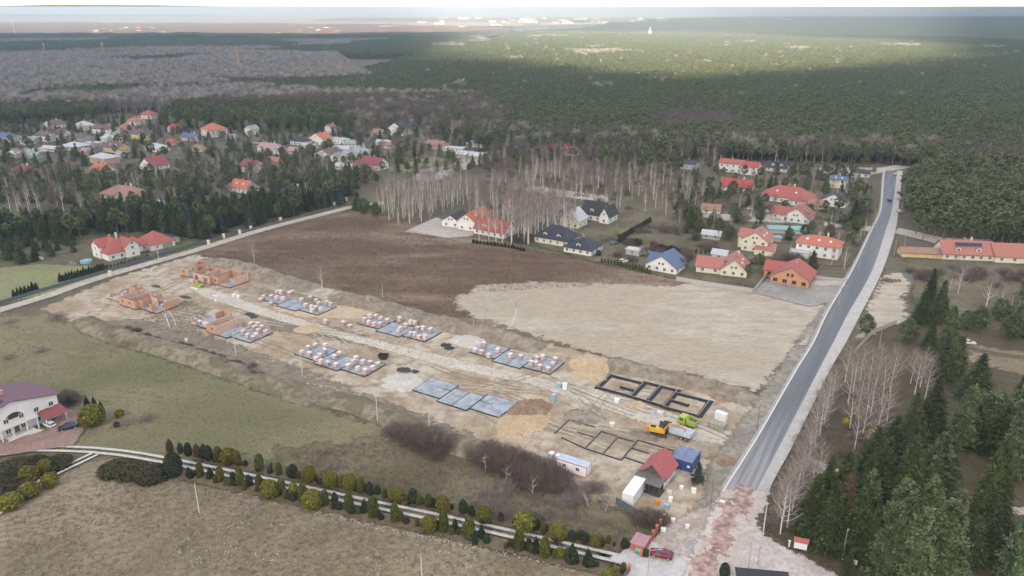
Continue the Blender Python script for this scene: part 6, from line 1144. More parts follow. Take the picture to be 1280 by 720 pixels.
for u, v, H, l in ((478.5, 373, 6, 'post on the back spoil bank, leftmost'), (603, 404, 5, 'post on the back spoil bank beside the sand field edge'), (592, 408, 3, 'low post on the back spoil bank'), (686, 422, 9, 'tall post where the sand field meets the spoil bank'), (767, 442, 5, 'post behind the large yellow sand heap'), (640+126*.1875, 0, 0, '')):
    if H: pole(u, v, H, l, r=.09)
for u, v, H, l in ((320, 93, 20, ''), ): pass
pole(1128, 320, 9, 'utility pole right of the road near the ochre barn', m=mat('wood_pole', (.33, .29, .25), .9, .2)); pole(1117, 322, 8, 'second utility pole right of the road, nearer the asphalt', m=MATS['wood_pole']); pole(912, 288, 9, 'utility pole behind the tall cream house', m=MATS['wood_pole']); pole(1080, 296, 9, 'utility pole at the left verge of the road', m=MATS['wood_pole']); pole(1092, 283, 8, 'utility pole beside the side path junction', m=MATS['wood_pole'])
pole(1098, 430+8, 8, 'utility pole behind the birch cluster right of the road', m=MATS['wood_pole']); pole(199, 312+15, 7, 'pole beside the gravel track before the villa', cross=.4)
# sign shelter with little red roof, notice board, at the right junction
e = empty('notice_board', g(999.5, 689.5), R(-20), 'white notice board under a small red roof before the pines', 'notice board')
for x in (-1.0, 1.0): MB().cbox(x, 0, 0, .14, .14, 2.7).build('post', RUSTY, e)
MB().box(-1.2, 1.2, -.12, -.04, .7, 2.4).build('board', WHT, e); roof_gable(-1.2, 1.2, -.4, .4, 2.7, .5, 'x', .2, .08).build('roof', roofmat('red'), e)
e = empty('information_sign', g(1066, 711), R(-20), 'small white sign board near the bottom street lamp', 'sign'); MB().cbox(-.5, 0, 0, .08, .08, 1.9).build('post', STEEL, e); MB().box(-.75, .55, -.05, -.03, 1.0, 2.1).build('board', WHT, e)
e = empty('wayside_post', g(986, 684), 0, 'short white post left of the notice board', 'post'); MB().cbox(0, 0, 0, .25, .25, 1.4).box(-.2, .2, -.2, .2, 1.4, 1.6).build('post', WHT, e)
e = house(957, 756, R(-8), [(-4.5, 4.5, 0, 6, 2.2, .6, 'f')], 'grey', 'black', 'dark flat roof cut by the bottom edge beside the junction lamp', name='kiosk', cat='kiosk', chim=0, floors=0)
# ---- fences and walls
FP = mat('fence_mesh_blue', (.10, .12, .145), .7, .2, 1); FG = mat('fence_concrete', (.42, .41, .38), .9, .15, 1)
def fence(pts, H, step, m, pm_, label, name='fence', cat='fence', th=.06, base=0, group=None):
    P = gp(pts) if pts[0][0] != 'w' else pts[1:]; L = [0]+list(np.cumsum([math.dist(a, b) for a, b in zip(P, P[1:])])); n = max(2, int(L[-1]/step)+1); Q = resample(P, n); c = Q[0]
    e = empty(name, c, 0, label, cat, group); pmsh = None; cache = {}
    for i, q in enumerate(Q):
        if pmsh is None: pmsh = MB().cbox(0, 0, 0, .12, .12, H+.1).mesh('post'); pmsh.materials.append(pm_)
        link('post', pmsh, e, loc=(q[0]-c[0], q[1]-c[1], 0))
        if i+1 < n:
            b = Q[i+1]; d = math.dist(q, b)-.13
            if 'p' not in cache: cache['p'] = MB().box(0, 1, -th/2, th/2, base, H).mesh('fence_panel'); cache['p'].materials.append(m)
            o = link('fence_panel', cache['p'], e, loc=(q[0]-c[0]+(b[0]-q[0])*.065/d, q[1]-c[1]+(b[1]-q[1])*.065/d, 0), rz=math.atan2(b[1]-q[1], b[0]-q[0])); o.scale = (d, 1, 1)
    return e
fence([(-40, 392), (0, 381), (60, 363), (120, 345)], 1.5, 3, FP, FP, 'dark blue grey mesh fence along the pale lawn'); fence([(120, 345), (180, 326), (225, 313), (262, 302)], 1.5, 3, FP, FP, 'dark blue grey mesh fence in front of the white villa')
fence([(845, 351), (880, 357), (940, 366)], 1.8, 2.5, FG, FG, 'pale stone garden wall between cream house and sand field', 'garden_wall', 'wall', .2); fence([(940, 368), (955, 350), (966, 337)], 1.8, 2.5, FG, FG, 'grey concrete wall left of the gravel yard', 'garden_wall', 'wall', .2)
fence([(262, 303), (330, 284), (400, 266), (422, 258)], 1.2, 4, mat('rail_brown', (.16, .14, .11), .9, .2), MATS['rail_brown'], 'low dark fence along the spruce belt by the gravel track')
fence([(1060, 352), (1025, 350), (1005, 349)], 1.2, 2.5, FG, FG, 'pale low wall behind the gravel yard', 'garden_wall', 'wall', .2); fence([(1068, 452-10), (1090, 418), (1120, 405)], 1.6, 2.5, FG, FG, 'grey fence behind the birch cluster', 'fence', 'fence', .1); fence([(1205, 436), (1240, 444), (1285, 450)], 1.2, 2.5, MATS['rail_brown'], MATS['rail_brown'], 'low brown fence across the meadow clearing'); fence([(770, 612+18), (800, 650-2), (822, 657)], 1.7, 2.5, FP, FP, 'dark mesh fence below the white container', 'fence', 'fence', .04)
for u, v, l in ((300, 293, 'cream gate pillar left of the next, by the gravel track'), (314, 288, 'second cream gate pillar by the gravel track'), (351, 277, 'third pale pillar along the gravel track'), (418, 258, 'pale pillar pair, left, at the far end of the gravel track'), (428, 254, 'pale pillar pair, middle, at the far end of the gravel track'), (433, 252, 'pale pillar pair, right, at the far end of the gravel track'), (280, 298, 'small pale pillar nearest the villa'), (138, 345, 'white pillar at the villa fence'), (261, 306, 'white pillar where the villa fence ends')):
    e = empty('gate_pillar', g(u, v), A0, l, 'gate pillar'); MB().cbox(0, 0, 0, .9, .9, 2.0).box(-.55, .55, -.55, .55, 2.0, 2.15).build('pillar', wallmat('cream'), e)
# ---- garden bits by the villa
e = empty('pool', g(108, 328), A0, 'small round turquoise pool beside the white villa', 'pool'); MB().lathe([(2.3, 0), (2.3, 1.0), (2.15, 1.0), (2.15, .8)], 20).build('pool_wall', mat('pool_blue', (.25, .42, .48), .5, .05), e); MB().lathe([(2.14, .7), (2.14, .78)], 20).build('water', mat('pool_water', (.10, .38, .45), .1, .05), e)
tarps(90, 330, 4, 2.2, 'dark garden furniture under covers left of the pool', MATS['grey_tarpaulin'], .9)
e = empty('hay_heap', g(50, 324), 0, 'pale straw heap at the edge of the pale lawn', 'straw heap'); MB().lathe([(1.6, 0), (1.5, .5), (.8, 1.0), (.1, 1.3)], 10, sq=.8).build('straw', mat('straw', (.50, .42, .25), .9, .2, 2), e)
# ---- far landmarks
e = empty('factory_chimney', g(300, 92), 0, 'tall thin brick chimney rising from the grey wood', 'chimney'); MB().lathe([(2.0, 0), (1.1, 40)], 12).build('shaft', mat('old_brick', (.42, .24, .18), .9, .1, .3), e); MB().lathe([(1.25, 40), (1.25, 41)], 12).build('cap', MATS['old_brick'], e)
e = empty('radio_mast', g(20, 47), 0, 'pale mast near the top left corner', 'mast'); MB().lathe([(1.6, 0), (.9, 62)], 8).build('mast', WHT, e)
for u, v, H, l in ((57, 70, 28, 'thin lattice mast in the left forest'), (131, 76, 36, 'thin pale mast in the left forest, right of the lattice mast')):
    e = empty('radio_mast', g(u, v), 0, l, 'mast'); MB().lathe([(.8, 0), (.4, H)], 6).build('mast', CPOLE, e); MB().lathe([(1.3, H-5), (1.3, H-3)], 6).build('antenna_ring', WHT, e)
e = empty('church_tower', g(812, 47.5), 0, 'white church tower standing above the sunlit forest', 'church tower'); MB().cbox(0, 0, 0, 8, 8, 24).build('tower', WHT, e); MB().lathe([(5, 24), (2.5, 28), (.2, 38)], 8).build('spire', mat('spire_grey', (.4, .42, .42), .7), e)
rr = random.Random(12)
fw = MB(); gable(fw, -.5, .5, -.5, .5, .6, .4, 'x'); fwm = fw.mesh('wall'); frm = roof_gable(-.5, .5, -.5, .5, .6, .4, 'x', .04, .03).mesh('roof')
def far_house(u, v, L, W, H, wm, rm, label, group):
    e = empty('building', g(u, v), rr.uniform(-.4, .4), label, 'building', group); a = link('wall', fwm if wm is None else wm, e); b = link('roof', rm, e); e.scale = (L, W, H)
def colored(me, m):
    q = me.copy(); q.materials.clear(); q.materials.append(m); return q
FW = [colored(fwm, wallmat(k)) for k in ('white', 'cream', 'pink')]; FR = [colored(frm, roofmat(k)) for k in ('orange', 'lgrey', 'red', 'rose')]
for k in range(46): far_house(rr.uniform(118, 225) if k < 26 else rr.uniform(345, 425), rr.uniform(37, 47), rr.uniform(14, 26), rr.uniform(10, 16), rr.uniform(9, 14), rr.choice(FW), FR[rr.choice((0, 0, 2, 1))], 'small sunlit house of the far village at left' if k < 26 else 'small sunlit house of the far village left of centre', 'houses of the far left village' if k < 26 else 'houses of the far village left of centre')
bw = MB().box(-.5, .5, -.5, .5, 0, 1).mesh('wall'); br = MB().box(-.51, .51, -.51, .51, 1.0, 1.04).mesh('roof'); BW = [colored(bw, m) for m in (mat('far_block', (.42, .41, .40), .9), mat('far_block_pale', (.55, .53, .50), .9), wallmat('grey'))]; BRm = colored(br, MATS['lamp_grey'])
def block(u, v, L, W, H, label, group):
    e = empty('building', g(u, v), rr.uniform(-.3, .3), label, 'building', group); link('wall', rr.choice(BW), e); link('roof', BRm, e); e.scale = (L, W, H)
for k in range(60): block(rr.gauss(770, 120), rr.uniform(24.5, 31), rr.uniform(25, 90), 16, rr.uniform(10, 26), 'white block of the distant town below the horizon', 'blocks of the distant town')
for k in range(24): block(rr.uniform(460, 680), rr.uniform(19, 38), rr.uniform(30, 90), 20, rr.uniform(8, 16), 'pale hall on the distant plain left of the town', 'halls on the distant plain')
for k, (u, v) in enumerate([(48, 41), (54, 42), (232, 68), (240, 73), (246, 75), (213, 98), (228, 97), (80, 74), (84, 77), (130, 76), (320, 76), (338, 78), (475, 60), (1207, 78), (1232, 79), (1242, 72), (1246, 76)]): far_house(u, v, 16, 11, 9, rr.choice(FW), FR[rr.choice((1, 1, 2))], 'lone pale house among distant trees', 'lone houses among distant trees')
far_house(873, 94, 9, 9, 12, FW[0], FR[0], 'small orange roof at the lower rim of the sunlit forest', None); far_house(875, 53, 14, 12, 11, FW[2], FR[0], 'orange roofed building at the upper rim of the sunlit forest', None)
# ================================================================ PLANTING
KEEP += [gp(q) for q in ([(1095, 205), (1132, 205), (1132, 300), (1080, 440), (1000, 620), (960, 720), (850, 720), (1020, 400), (1085, 290)],
    [(-60, 420), (0, 396), (130, 352), (330, 293), (470, 262), (470, 245), (330, 280), (230, 308), (120, 338), (-60, 400)],
    [(240, 322), (440, 266), (560, 300), (700, 324), (850, 355), (960, 372), (1040, 384), (950, 560), (800, 640), (100, 410)])]
# ---- prominent conifers bottom right, one by one: base pixel, height, kind, label
CN = [
 (1012, 672, 15, 'spruce_near', 'fresh green spruce at the left corner of the conifer block'), (1034, 688, 16, 'spruce_near', 'fresh green spruce right behind the notice board'), (1052, 672, 15, 'larch', 'brownish half bare conifer between green spruces at the junction'),
 (1066, 692, 15, 'spruce_near', 'green spruce behind the bottom street lamp'), (1030, 640, 14, 'spruce_near', 'spruce in the second rank at the left of the conifer block'), (1084, 706, 13, 'spruce_near', 'small spruce at the foot of the bluish pines'), (1058, 726, 7, 'spruce_near', 'low young spruce at the bottom edge below the white sign'),
 (1104, 728, 17, 'pine_near', 'big bluish pine, left one of the bottom group'), (1135, 742, 18, 'pine_near', 'big bluish pine, middle one of the bottom group'), (1170, 734, 18, 'pine_near', 'big bluish pine, right one of the bottom group'), (1078, 672, 15, 'pine_near', 'bluish pine behind the street lamp spruce'), (1118, 690, 16, 'pine_near', 'bluish pine in the second rank of the bottom group'), (1150, 694, 17, 'pine_near', 'tall bluish pine in the second rank, right'), (1185, 690, 14, 'pine_near', 'bluish pine beside the woodland path'),
 (1050, 640, 15, 'spruce_near', 'spruce deeper in the conifer block, left'), (1080, 640, 15, 'spruce_near', 'spruce deeper in the conifer block, middle'), (1100, 620, 15, 'spruce_near', 'sharp tipped spruce with pale shoots in the conifer block'), (1130, 630, 17, 'spruce_near', 'sharp tipped tall spruce behind the bluish pines'), (1165, 620, 16, 'spruce_dark', 'dark spruce behind the right bluish pine'), (1140, 590, 15, 'spruce_dark', 'dark spruce below the birch cluster, right'), (1112, 580, 13, 'spruce_dark', 'dark spruce below the birch cluster, left'), (1185, 600, 9, 'spruce_near', 'small fresh spruce left of the brown clearing'), (1090, 590, 12, 'spruce_dark', 'dark spruce at the foot of the mistletoe birches'),
 (1160, 545, 16, 'spruce_dark', 'dark spruce before the double pine at right'), (1136, 552, 14, 'spruce_dark', 'slender dark spruce right of the birch cluster'), (1200, 560, 16, 'pine_near', 'dark bluish pine left of the brown clearing top'), (1218, 500, 14, 'spruce_dark', 'dark conifer at the meadow clearing'), (1175, 470, 14, 'spruce_dark', 'dark rounded conifer beside the meadow clearing'), (1190, 478, 14, 'pine_near', 'bluish pine beside the meadow clearing'),
 (1225, 660, 18, 'spruce_near', 'tall spruce right of the brown clearing'), (1240, 640, 17, 'spruce_near', 'second tall spruce right of the brown clearing'), (1258, 600, 17, 'pine_near', 'tall pine near the right edge, upper'), (1283, 585, 18, 'pine_near', 'bluish pine cut by the right edge'), (1240, 700, 13, 'spruce_dark', 'dark spruce beside the woodland path end'), (1212, 700, 10, 'spruce_dark', 'low dark spruce right of the bluish pines'), (1268, 738, 16, 'pine_near', 'pale bluish pine in the bottom right corner'), (1296, 700, 16, 'pine_near', 'pale pine cut by the right edge at the bottom'), (1245, 570, 14, 'spruce_near', 'spruce among tall pines near the right edge'),
 (1215, 560, 12, 'spruce_dark', 'dark young spruce by the brown clearing'), (1270, 520, 13, 'spruce_dark', 'dark spruce at the right edge below the fence'), (1236, 548, 13, 'pine_round', 'rounded pine in the upper right group'), (1290, 540, 15, 'pine_round', 'rounded pine at the right edge, upper'),
 (1160, 382, 14, 'spruce_dark', 'tall dark conifer beside the roadside scrap, left'), (1172, 402, 15, 'spruce_dark', 'tall dark conifer beside the roadside scrap, right'), (1150, 404, 12, 'spruce_dark', 'dark conifer at the foot of the tall pair'), (1183, 436, 14, 'pine_near', 'pine below the tall conifer pair'), (1160, 440, 11, 'spruce_dark', 'dark conifer right of the green plot'), (1134, 428, 8, 'pine_round', 'bushy pine right of the sandy roadside'), (1082, 417, 7, 'pine_round', 'small round pine beside the footpath'), (1222, 415, 9, 'pine_round', 'round pine below the bare pale trees'), (1206, 412, 7, 'pine_round', 'low pine left of the round one'), (1262, 424, 9, 'pine_round', 'bushy pine at the right edge above the meadow'), (1282, 420, 10, 'spruce_dark', 'dark conifer cut by the right edge above the meadow'), (1250, 400, 8, 'pine_round', 'fresh green pine below the salmon roof'), (1274, 392, 9, 'pine_round', 'fresh green pine right below the salmon roof'), (1288, 370, 8, 'pine_round', 'pine at the right edge below the salmon roof'),
 (1015, 336, 8, 'spruce_dark', 'small spruce before the orange hipped house'), (948, 340, 8, 'pine_mid', 'round conifer between cream houses'), (934, 348, 6, 'pine_mid', 'small conifer at the wall of the cream house'), (862, 290, 12, 'spruce_dark', 'large lone conifer in the garden left of the cream houses'), (872, 602, 5.2, 'spruce_blue', 'young spruce beside the blue containers'), (985, 300, 7, 'spruce_dark', 'dark slim conifer at the turquoise roof'), (992, 208, 14, 'pine_mid', 'large pine beside the slate roofed house'), (1003, 230, 13, 'pine_mid', 'large pine behind the sprawling red roof'), (1066, 285, 14, 'spruce_dark', 'dark conifer beside the road, left row'), (1078, 275, 13, 'pine_mid', 'pine beside the road, left row'), (1062, 262, 12, 'pine_mid', 'pine right of the navy gabled house'), (1072, 250, 12, 'pine_mid', 'pine at the roadside above the navy gabled house'), (1052, 290, 9, 'pine_mid', 'bushy conifer left of the roadside row'),
 (498, 196, 10, 'spruce_dark', 'dark conifer before the bright white gable'), (488, 178, 7, 'spruce_dark', 'small spruce on the white gable front'), (630, 258, 9, 'spruce_dark', 'dark conifer beside the small orange roof'), (648, 300, 5, 'spruce_mid', 'small conifer at the brown field hedge'),
 (455, 268, 9, 'pine_round', 'bushy pine at the corner where the gravel track ends'), (470, 272, 8, 'pine_round', 'second bushy pine where the gravel track ends'), (447, 262, 10, 'spruce_dark', 'dark conifer at the end of the gravel track'),
]
for u, v, H, k, l in CN: tree(u, v, H, k, l)
NB = 'birch in the row between footpath and conifers'
for i, (u, v, H) in enumerate([(975, 668, 12), (984, 660, 13), (979, 650, 11), (990, 640, 12), (996, 622, 12), (1003, 606, 12), (1008, 590, 12), (1012, 575, 11), (1018, 560, 12), (1024, 545, 12), (1030, 530, 11), (1034, 515, 11), (1040, 500, 10), (1020, 612, 11), (1014, 628, 10)]): tree(u, v, H, 'birch_near', NB+', %s, %s' % (('lower end', 'middle', 'upper end')[min(2, int((668-v)/57))], 'taller' if H > 11 else 'shorter'), 'birches between the footpath and the conifers')
for i, (u, v, H) in enumerate([(1056, 478, 11), (1066, 490, 12), (1075, 476, 12), (1084, 492, 13), (1095, 482, 12), (1060, 506, 12), (1072, 516, 12), (1088, 520, 13), (1102, 506, 13), (1112, 490, 13), (1062, 536, 11), (1078, 545, 12), (1094, 548, 12), (1108, 530, 12), (1143, 494, 12), (1150, 484, 11), (1156, 500, 11), (1138, 480, 10), (1068, 562, 11), (1086, 575, 10)]): tree(u, v, H, 'birch_near', '%s birch in the dense pale cluster right of the road, %s %s side' % ('tall' if H > 12 else 'mid-sized' if H > 11 else 'low', 'lower' if v > 520 else 'upper', 'left' if u < 1080 else 'right'), 'birches in the dense cluster right of the road')
for u, v, H, l in [(1183, 380, 11, 'pale bare birch, leftmost before the long salmon roof'), (1197, 368, 11, 'pale bare birch, second before the long salmon roof'), (1232, 386, 12, 'pale bare birch, third before the long salmon roof'), (1249, 388, 9, 'thin bare birch, fourth before the long salmon roof'), (1260, 402, 10, 'spreading bare birch at the right edge below the salmon roof'), (318, 328, 9, 'lone bare birch on the spoil bank corner at left'), (403, 360, 9, 'lone bare birch behind the back pallet slab'), (1055, 336, 11, 'spreading bare tree beside the road above the gravel yard'), (857, 236+10, 0, ''), (819, 195, 17, 'tall bare birch standing at the forest edge'), (606, 178, 17, 'leaning pale poplar above the sandy lane'), (612, 186, 15, 'second pale poplar above the sandy lane')]:
    if H: tree(u, v, H, 'birch_near', l)
x, y = g(640, 408); e = empty('dead_tree', (x, y, 0), 0, 'leaning dead pale tree between site and sand field', 'tree'); MB().tube((0, 0, 0), (2.2, .5, 8.5), .22, .06, 6).tube((.8, .2, 3), (2.6, .2, 5.4), .08, .03, 4).tube((1.4, .3, 5.5), (.6, .1, 7.6), .07, .03, 4).build('trunk', B_BIRCH, e); link('crown', VAR['birch_near'][0][0], e, scale=.25, loc=(1.6, .3, 5.2))
# birch groves
scatter([(468, 282), (500, 285), (545, 272), (560, 262), (600, 262), (600, 240), (560, 232), (500, 240), (465, 255)], 28, ['birch_mid'], (8, 15), 'slender birch in the grove behind the brown field', 'birches in the grove behind the brown field', 31)
scatter([(640, 306), (672, 308), (690, 300), (720, 296), (700, 262), (650, 262), (600, 275), (600, 285), (625, 300)], 26, ['birch_mid'], (12, 17), 'tall birch before the red roofed and navy roofed houses', 'birches before the red and navy roofed houses', 32, space=2)
KK = HOUSES; HOUSES = []
for u, v, H in ((596, 286, 15), (603, 290, 16), (611, 300, 14), (620, 302, 15), (628, 304, 13), (640, 303, 15), (648, 302, 15), (655, 304, 16), (661, 306, 14), (599, 300, 10), (635, 296, 14), (644, 292, 15), (588, 283, 12), (712, 300, 13), (702, 302, 12)): tree(u, v, H, 'birch_mid', 'tall birch before the red roofed and navy roofed houses', 'birches before the red and navy roofed houses')
HOUSES = KK
scatter([(612, 262), (760, 262), (850, 275), (880, 262), (850, 225), (760, 215), (660, 215), (610, 235)], 85, ['birch_mid', 'birch_mid', 'birch_mid', 'bare_brown'], (8.5, 13.5), 'birch in the broad grove across the middle of the picture', 'birches of the broad middle grove', 33)
scatter([(600, 215), (760, 210), (900, 215), (900, 196), (760, 190), (610, 188)], 70, ['birch_mid', 'bare_brown', 'bare_brown', 'pine_mid'], (8, 13), 'bare tree between the lane and the forest edge', 'bare trees before the forest edge', 34)
scatter([(745, 215), (850, 225), (850, 200), (740, 198)], 100, ['pine_mid'], (10, 13), 'pine in the middle of the birch groves', 'pines within the birch groves', 35)
# village greenery
scatter([(-40, 205), (30, 215), (110, 225), (190, 222), (300, 205), (420, 190), (480, 205), (450, 235), (380, 248), (290, 240), (180, 265), (60, 262), (-40, 250)], 70, ['spruce_dark', 'pine_mid', 'pine_mid', 'pine_mid'], (6, 11), 'conifer in a village garden', 'conifers in the village gardens', 36, px=24)
scatter([(-40, 215), (60, 222), (190, 222), (300, 210), (440, 195), (470, 225), (380, 240), (220, 245), (60, 275), (-40, 265)], 190, ['birch_mid', 'bare_mid', 'bare_brown'], (8, 13), 'bare tree in a village garden', 'bare trees in the village gardens', 37, px=22)
scatter([(-40, 160), (60, 150), (220, 152), (330, 165), (480, 160), (480, 200), (300, 205), (30, 212), (-40, 205)], 260, ['spruce_dark', 'pine_mid', 'spruce_mid'], (7, 11), 'conifer between village houses', 'conifers between the village houses', 38, px=22)
scatter([(-40, 175), (220, 160), (480, 170), (480, 200), (220, 205), (-40, 205)], 500, ['bare_mid', 'bare_pale'], (7, 10), 'bare garden tree between village houses', 'bare garden trees between the village houses', 39, px=22)
for u, v, H, l in [(14, 268, 13, 'white birch leftmost in the left garden'), (24, 270, 14, 'white birch second in the left garden'), (36, 262, 13, 'white birch third in the left garden'), (48, 262, 13, 'white birch fourth in the left garden'), (72, 258, 13, 'white birch fifth in the left garden'), (80, 264, 14, 'white birch beside the pale path in the left garden'), (106, 276, 14, 'forked white birch before the spruce belt'), (150, 262, 13, 'white birch before the wide pinkish roof'), (174, 240, 13, 'pair of white birches, left, before the maroon gable'), (170, 244, 12, 'pair of white birches, right, before the maroon gable'), (222, 268, 14, 'white birch beside the yellow willow'), (243, 225, 12, 'bare birch left of the pink roof house'), (275, 210, 11, 'bare birch among conifers below the orange hipped roof'), (382, 235, 13, 'bare birch beside the cream navy house')]: tree(u, v, H, 'birch_mid', l)
# spruce belt along the track
SB = [(-40, 310), (0, 305), (40, 300), (100, 300), (112, 292), (200, 292), (245, 300), (262, 301), (330, 282), (400, 264), (440, 250), (440, 240), (380, 248), (300, 262), (230, 262), (150, 268), (80, 282), (-40, 290)]
scatter(SB, 21, ['spruce_dark', 'spruce_mid', 'spruce_dark', 'spruce_blue', 'pine_mid'], (8, 12.5), 'spruce in the dense belt along the gravel track', 'spruces in the belt along the gravel track', 40, px=0)
scatter([(0, 330), (30, 332), (70, 322), (95, 315), (95, 300), (30, 300), (-40, 315), (-40, 330)], 40, ['spruce_dark', 'spruce_mid'], (4, 8), 'dark conifer behind the pale lawn', 'conifers behind the pale lawn', 41)
scatter([(430, 232), (480, 236), (560, 226), (650, 205), (740, 196), (740, 176), (640, 170), (540, 166), (470, 160), (430, 175)], 120, ['bare_mid', 'pine_mid', 'bare_brown', 'birch_mid', 'spruce_mid'], (6, 11), 'mixed tree around the sandy lane behind the grove', 'mixed trees around the sandy lane', 51, px=16)
scatter([(-40, 200), (200, 200), (480, 190), (480, 168), (220, 162), (-40, 168)], 330, ['pine_round', 'bare_mid', 'pine_mid'], (4, 8), 'small garden tree among the village houses', 'small garden trees among the village houses', 52, px=9)
# right hand settlement greenery
scatter([(870, 225), (1095, 225), (1090, 290), (1070, 340), (960, 320), (850, 300), (840, 250)], 130, ['bare_mid', 'birch_mid', 'bare_brown'], (5, 9), 'bare garden tree in the right hand settlement', 'bare garden trees of the right hand settlement', 42, px=10)
scatter([(870, 215), (1095, 212), (1095, 255), (1070, 320), (850, 300), (840, 240)], 150, ['pine_mid', 'pine_round', 'pine_mid', 'spruce_mid'], (5, 10), 'conifer in a garden of the right hand settlement', 'garden conifers of the right hand settlement', 43, px=12)
scatter([(1110, 322), (1140, 330), (1200, 350), (1280, 372), (1320, 372), (1320, 345), (1160, 330)], 60, ['bare_mid'], (3.5, 6), 'low bare tree in the plot before the long salmon roof', 'low bare trees before the long salmon roof', 44)
# pine stand right of the road
scatter([(1130, 232), (1128, 285), (1150, 300), (1250, 318), (1350, 325), (1400, 240), (1300, 220), (1180, 214)], 42, ['pine_mid'], (11, 15.5), 'pine in the stand right of the road', 'pines of the stand right of the road', 45, px=0)
scatter([(1132, 214), (1132, 290), (1140, 290), (1145, 214)], 60, ['bare_mid'], (7, 10), 'bare tree at the edge of the roadside pine stand', 'bare trees at the roadside pine stand', 46)
# forest: edge of bare trees, then pines
scatter([(600, 192), (700, 194), (850, 200), (960, 204), (1090, 207), (1130, 212), (1300, 222), (1300, 206), (1100, 196), (960, 190), (800, 182), (650, 176), (560, 172)], 34, ['bare_brown', 'pine_mid', 'pine_mid', 'pine_mid', 'bare_brown', 'birch_mid'], (11, 15), 'bare tree along the edge of the great forest', 'bare trees along the forest edge', 47, px=8)
scatter([(430, 168), (620, 176), (640, 150), (560, 128), (430, 140)], 60, ['bare_mid', 'bare_pale', 'pine_mid', 'bare_mid'], (10, 15), 'bare tree in the mixed wood behind the village', 'bare trees in the mixed wood behind the village', 48)
scatter([(-60, 160), (60, 152), (125, 150), (125, 140), (-60, 138)], 34, ['pine_mid'], (12, 15), 'dark pine behind the white village houses', 'dark pines behind the white village houses', 49)
scatter([(200, 160), (440, 168), (460, 150), (420, 138), (220, 140)], 34, ['pine_mid', 'pine_mid', 'spruce_dark'], (11, 15), 'dark pine in the belt behind the village', 'dark pines in the belt behind the village', 50)
rest = grow()
# ---- the rest of the forest as one body per kind
def region(poly, area, Hs, seed, hole=0, ncol=1):
    P = np.array(poly); A = abs(sum(P[i][0]*P[i-1][1]-P[i-1][0]*P[i][1] for i in range(len(P))))/2; r = np.random.default_rng(seed); x0, y0 = P.min(0); x1, y1 = P.max(0)
    c = math.sqrt(area); X, Y = np.meshgrid(np.arange(x0, x1, c), np.arange(y0, y1, c)); V = np.c_[X.ravel(), Y.ravel()]+r.uniform(-.48, .48, (X.size, 2))*c
    k = signed(V, P) > 0
    if hole: k &= fbm(V[:, 0], V[:, 1], seed, 3, .008) > hole
    V = V[k]; hn = fbm(V[:, 0]+900, V[:, 1], seed, 3, .01); return np.c_[V, (Hs[0]+(Hs[1]-Hs[0])*np.clip(r.random(len(V))*.6+hn*.4, 0, 1)), r.integers(0, 1000, len(V))]
main = [g(600, 188), g(700, 190), g(850, 196), g(960, 200), g(1090, 203), g(1130, 208), g(1300, 215), g(1500, 225), g(1900, 120), g(2400, 75), g(2100, 50), g(1280, 50), g(640, 45), g(560, 50), g(520, 75), g(420, 104), g(470, 140), g(560, 150)]
A1 = region(main, 30, (10, 16), 61); dist = np.hypot(A1[:, 0], A1[:, 1]); thin = rng.random(len(A1)) < np.clip(1.15-(dist-700)/2600, .78, 1); A1 = A1[thin]
mixn = fbm(A1[:, 0], A1[:, 1], 77, 4, .006); brown = (mixn > .76) | ((A1[:, 0]/A1[:, 1] < -.06) & (mixn > .5+1.2*(A1[:, 0]/A1[:, 1]+.06)+.10)) | (rng.random(len(A1)) < .004); d1 = np.hypot(A1[:, 0], A1[:, 1]); brown |= (d1 < 640) & (rng.random(len(A1)) < .12)
pines = [A1[~brown]]; bares = [A1[brown]]
B1 = region([g(-400, 76), g(640, 74), g(600, 50), g(-400, 50)], 55, (12, 16), 62); nb_ = fbm(B1[:, 0], B1[:, 1], 78, 3, .004) > .62; pines.append(B1[~nb_]); bares.append(B1[nb_])
G1 = region([g(-300, 150), g(120, 142), g(440, 142), g(470, 110), g(420, 74), g(-400, 74)], 28, (11, 17), 63); nb_ = (fbm(G1[:, 0], G1[:, 1], 79, 3, .006) > .64) | (rng.random(len(G1)) < .07); pines.append(G1[nb_]); bares.append(G1[~nb_])
K1 = region([g(-300, 160), g(-60, 160), g(-60, 140), g(-300, 140)], 40, (11, 15), 64); pines.append(K1)
M1 = region([g(430, 150), g(640, 165), g(600, 130), g(430, 125)], 45, (11, 15), 65); bares.append(M1)
HX = np.array([(a, b) for a, b, c in HOUSES]); pin = np.concatenate(pines); bar = np.concatenate(bares)
def rnd_pick(a, n): a = a.copy(); a[:, 3] = a[:, 3] % n; return a
rp = [(p[1], p[2], p[3], random.randrange(4)) for p in rest if KIND[p[0]][0] == 'pine_tree']; rb = [(p[1], p[2], p[3], random.randrange(3) if random.random() < .75 else random.randrange(3, 6)) for p in rest if KIND[p[0]][0] == 'bare_tree']; rbi = [(p[1], p[2], p[3], random.randrange(4)) for p in rest if KIND[p[0]][0] == 'birch_tree']; rs = [(p[1], p[2], p[3], random.randrange(4)) for p in rest if KIND[p[0]][0] == 'spruce_tree']
pin = rnd_pick(pin, 4); bar = rnd_pick(bar, 9); nearb = np.hypot(bar[:, 0], bar[:, 1]) < 850; bar[nearb, 3] = bar[nearb, 3] % 3
if rp: pin = np.r_[pin, np.array(rp)]
if rb: bar = np.r_[bar, np.array(rb)]
print('forest counts', len(pin), len(bar), len(rs))
scatter_field('pine_forest', pin, ['pine_mid'], 'great green pine forest stretching back to the horizon')
scatter_field('bare_forest', bar, ['bare_brown', 'bare_far', 'bare_farp'], 'grey leafless woodland behind the village and along the forest edges')
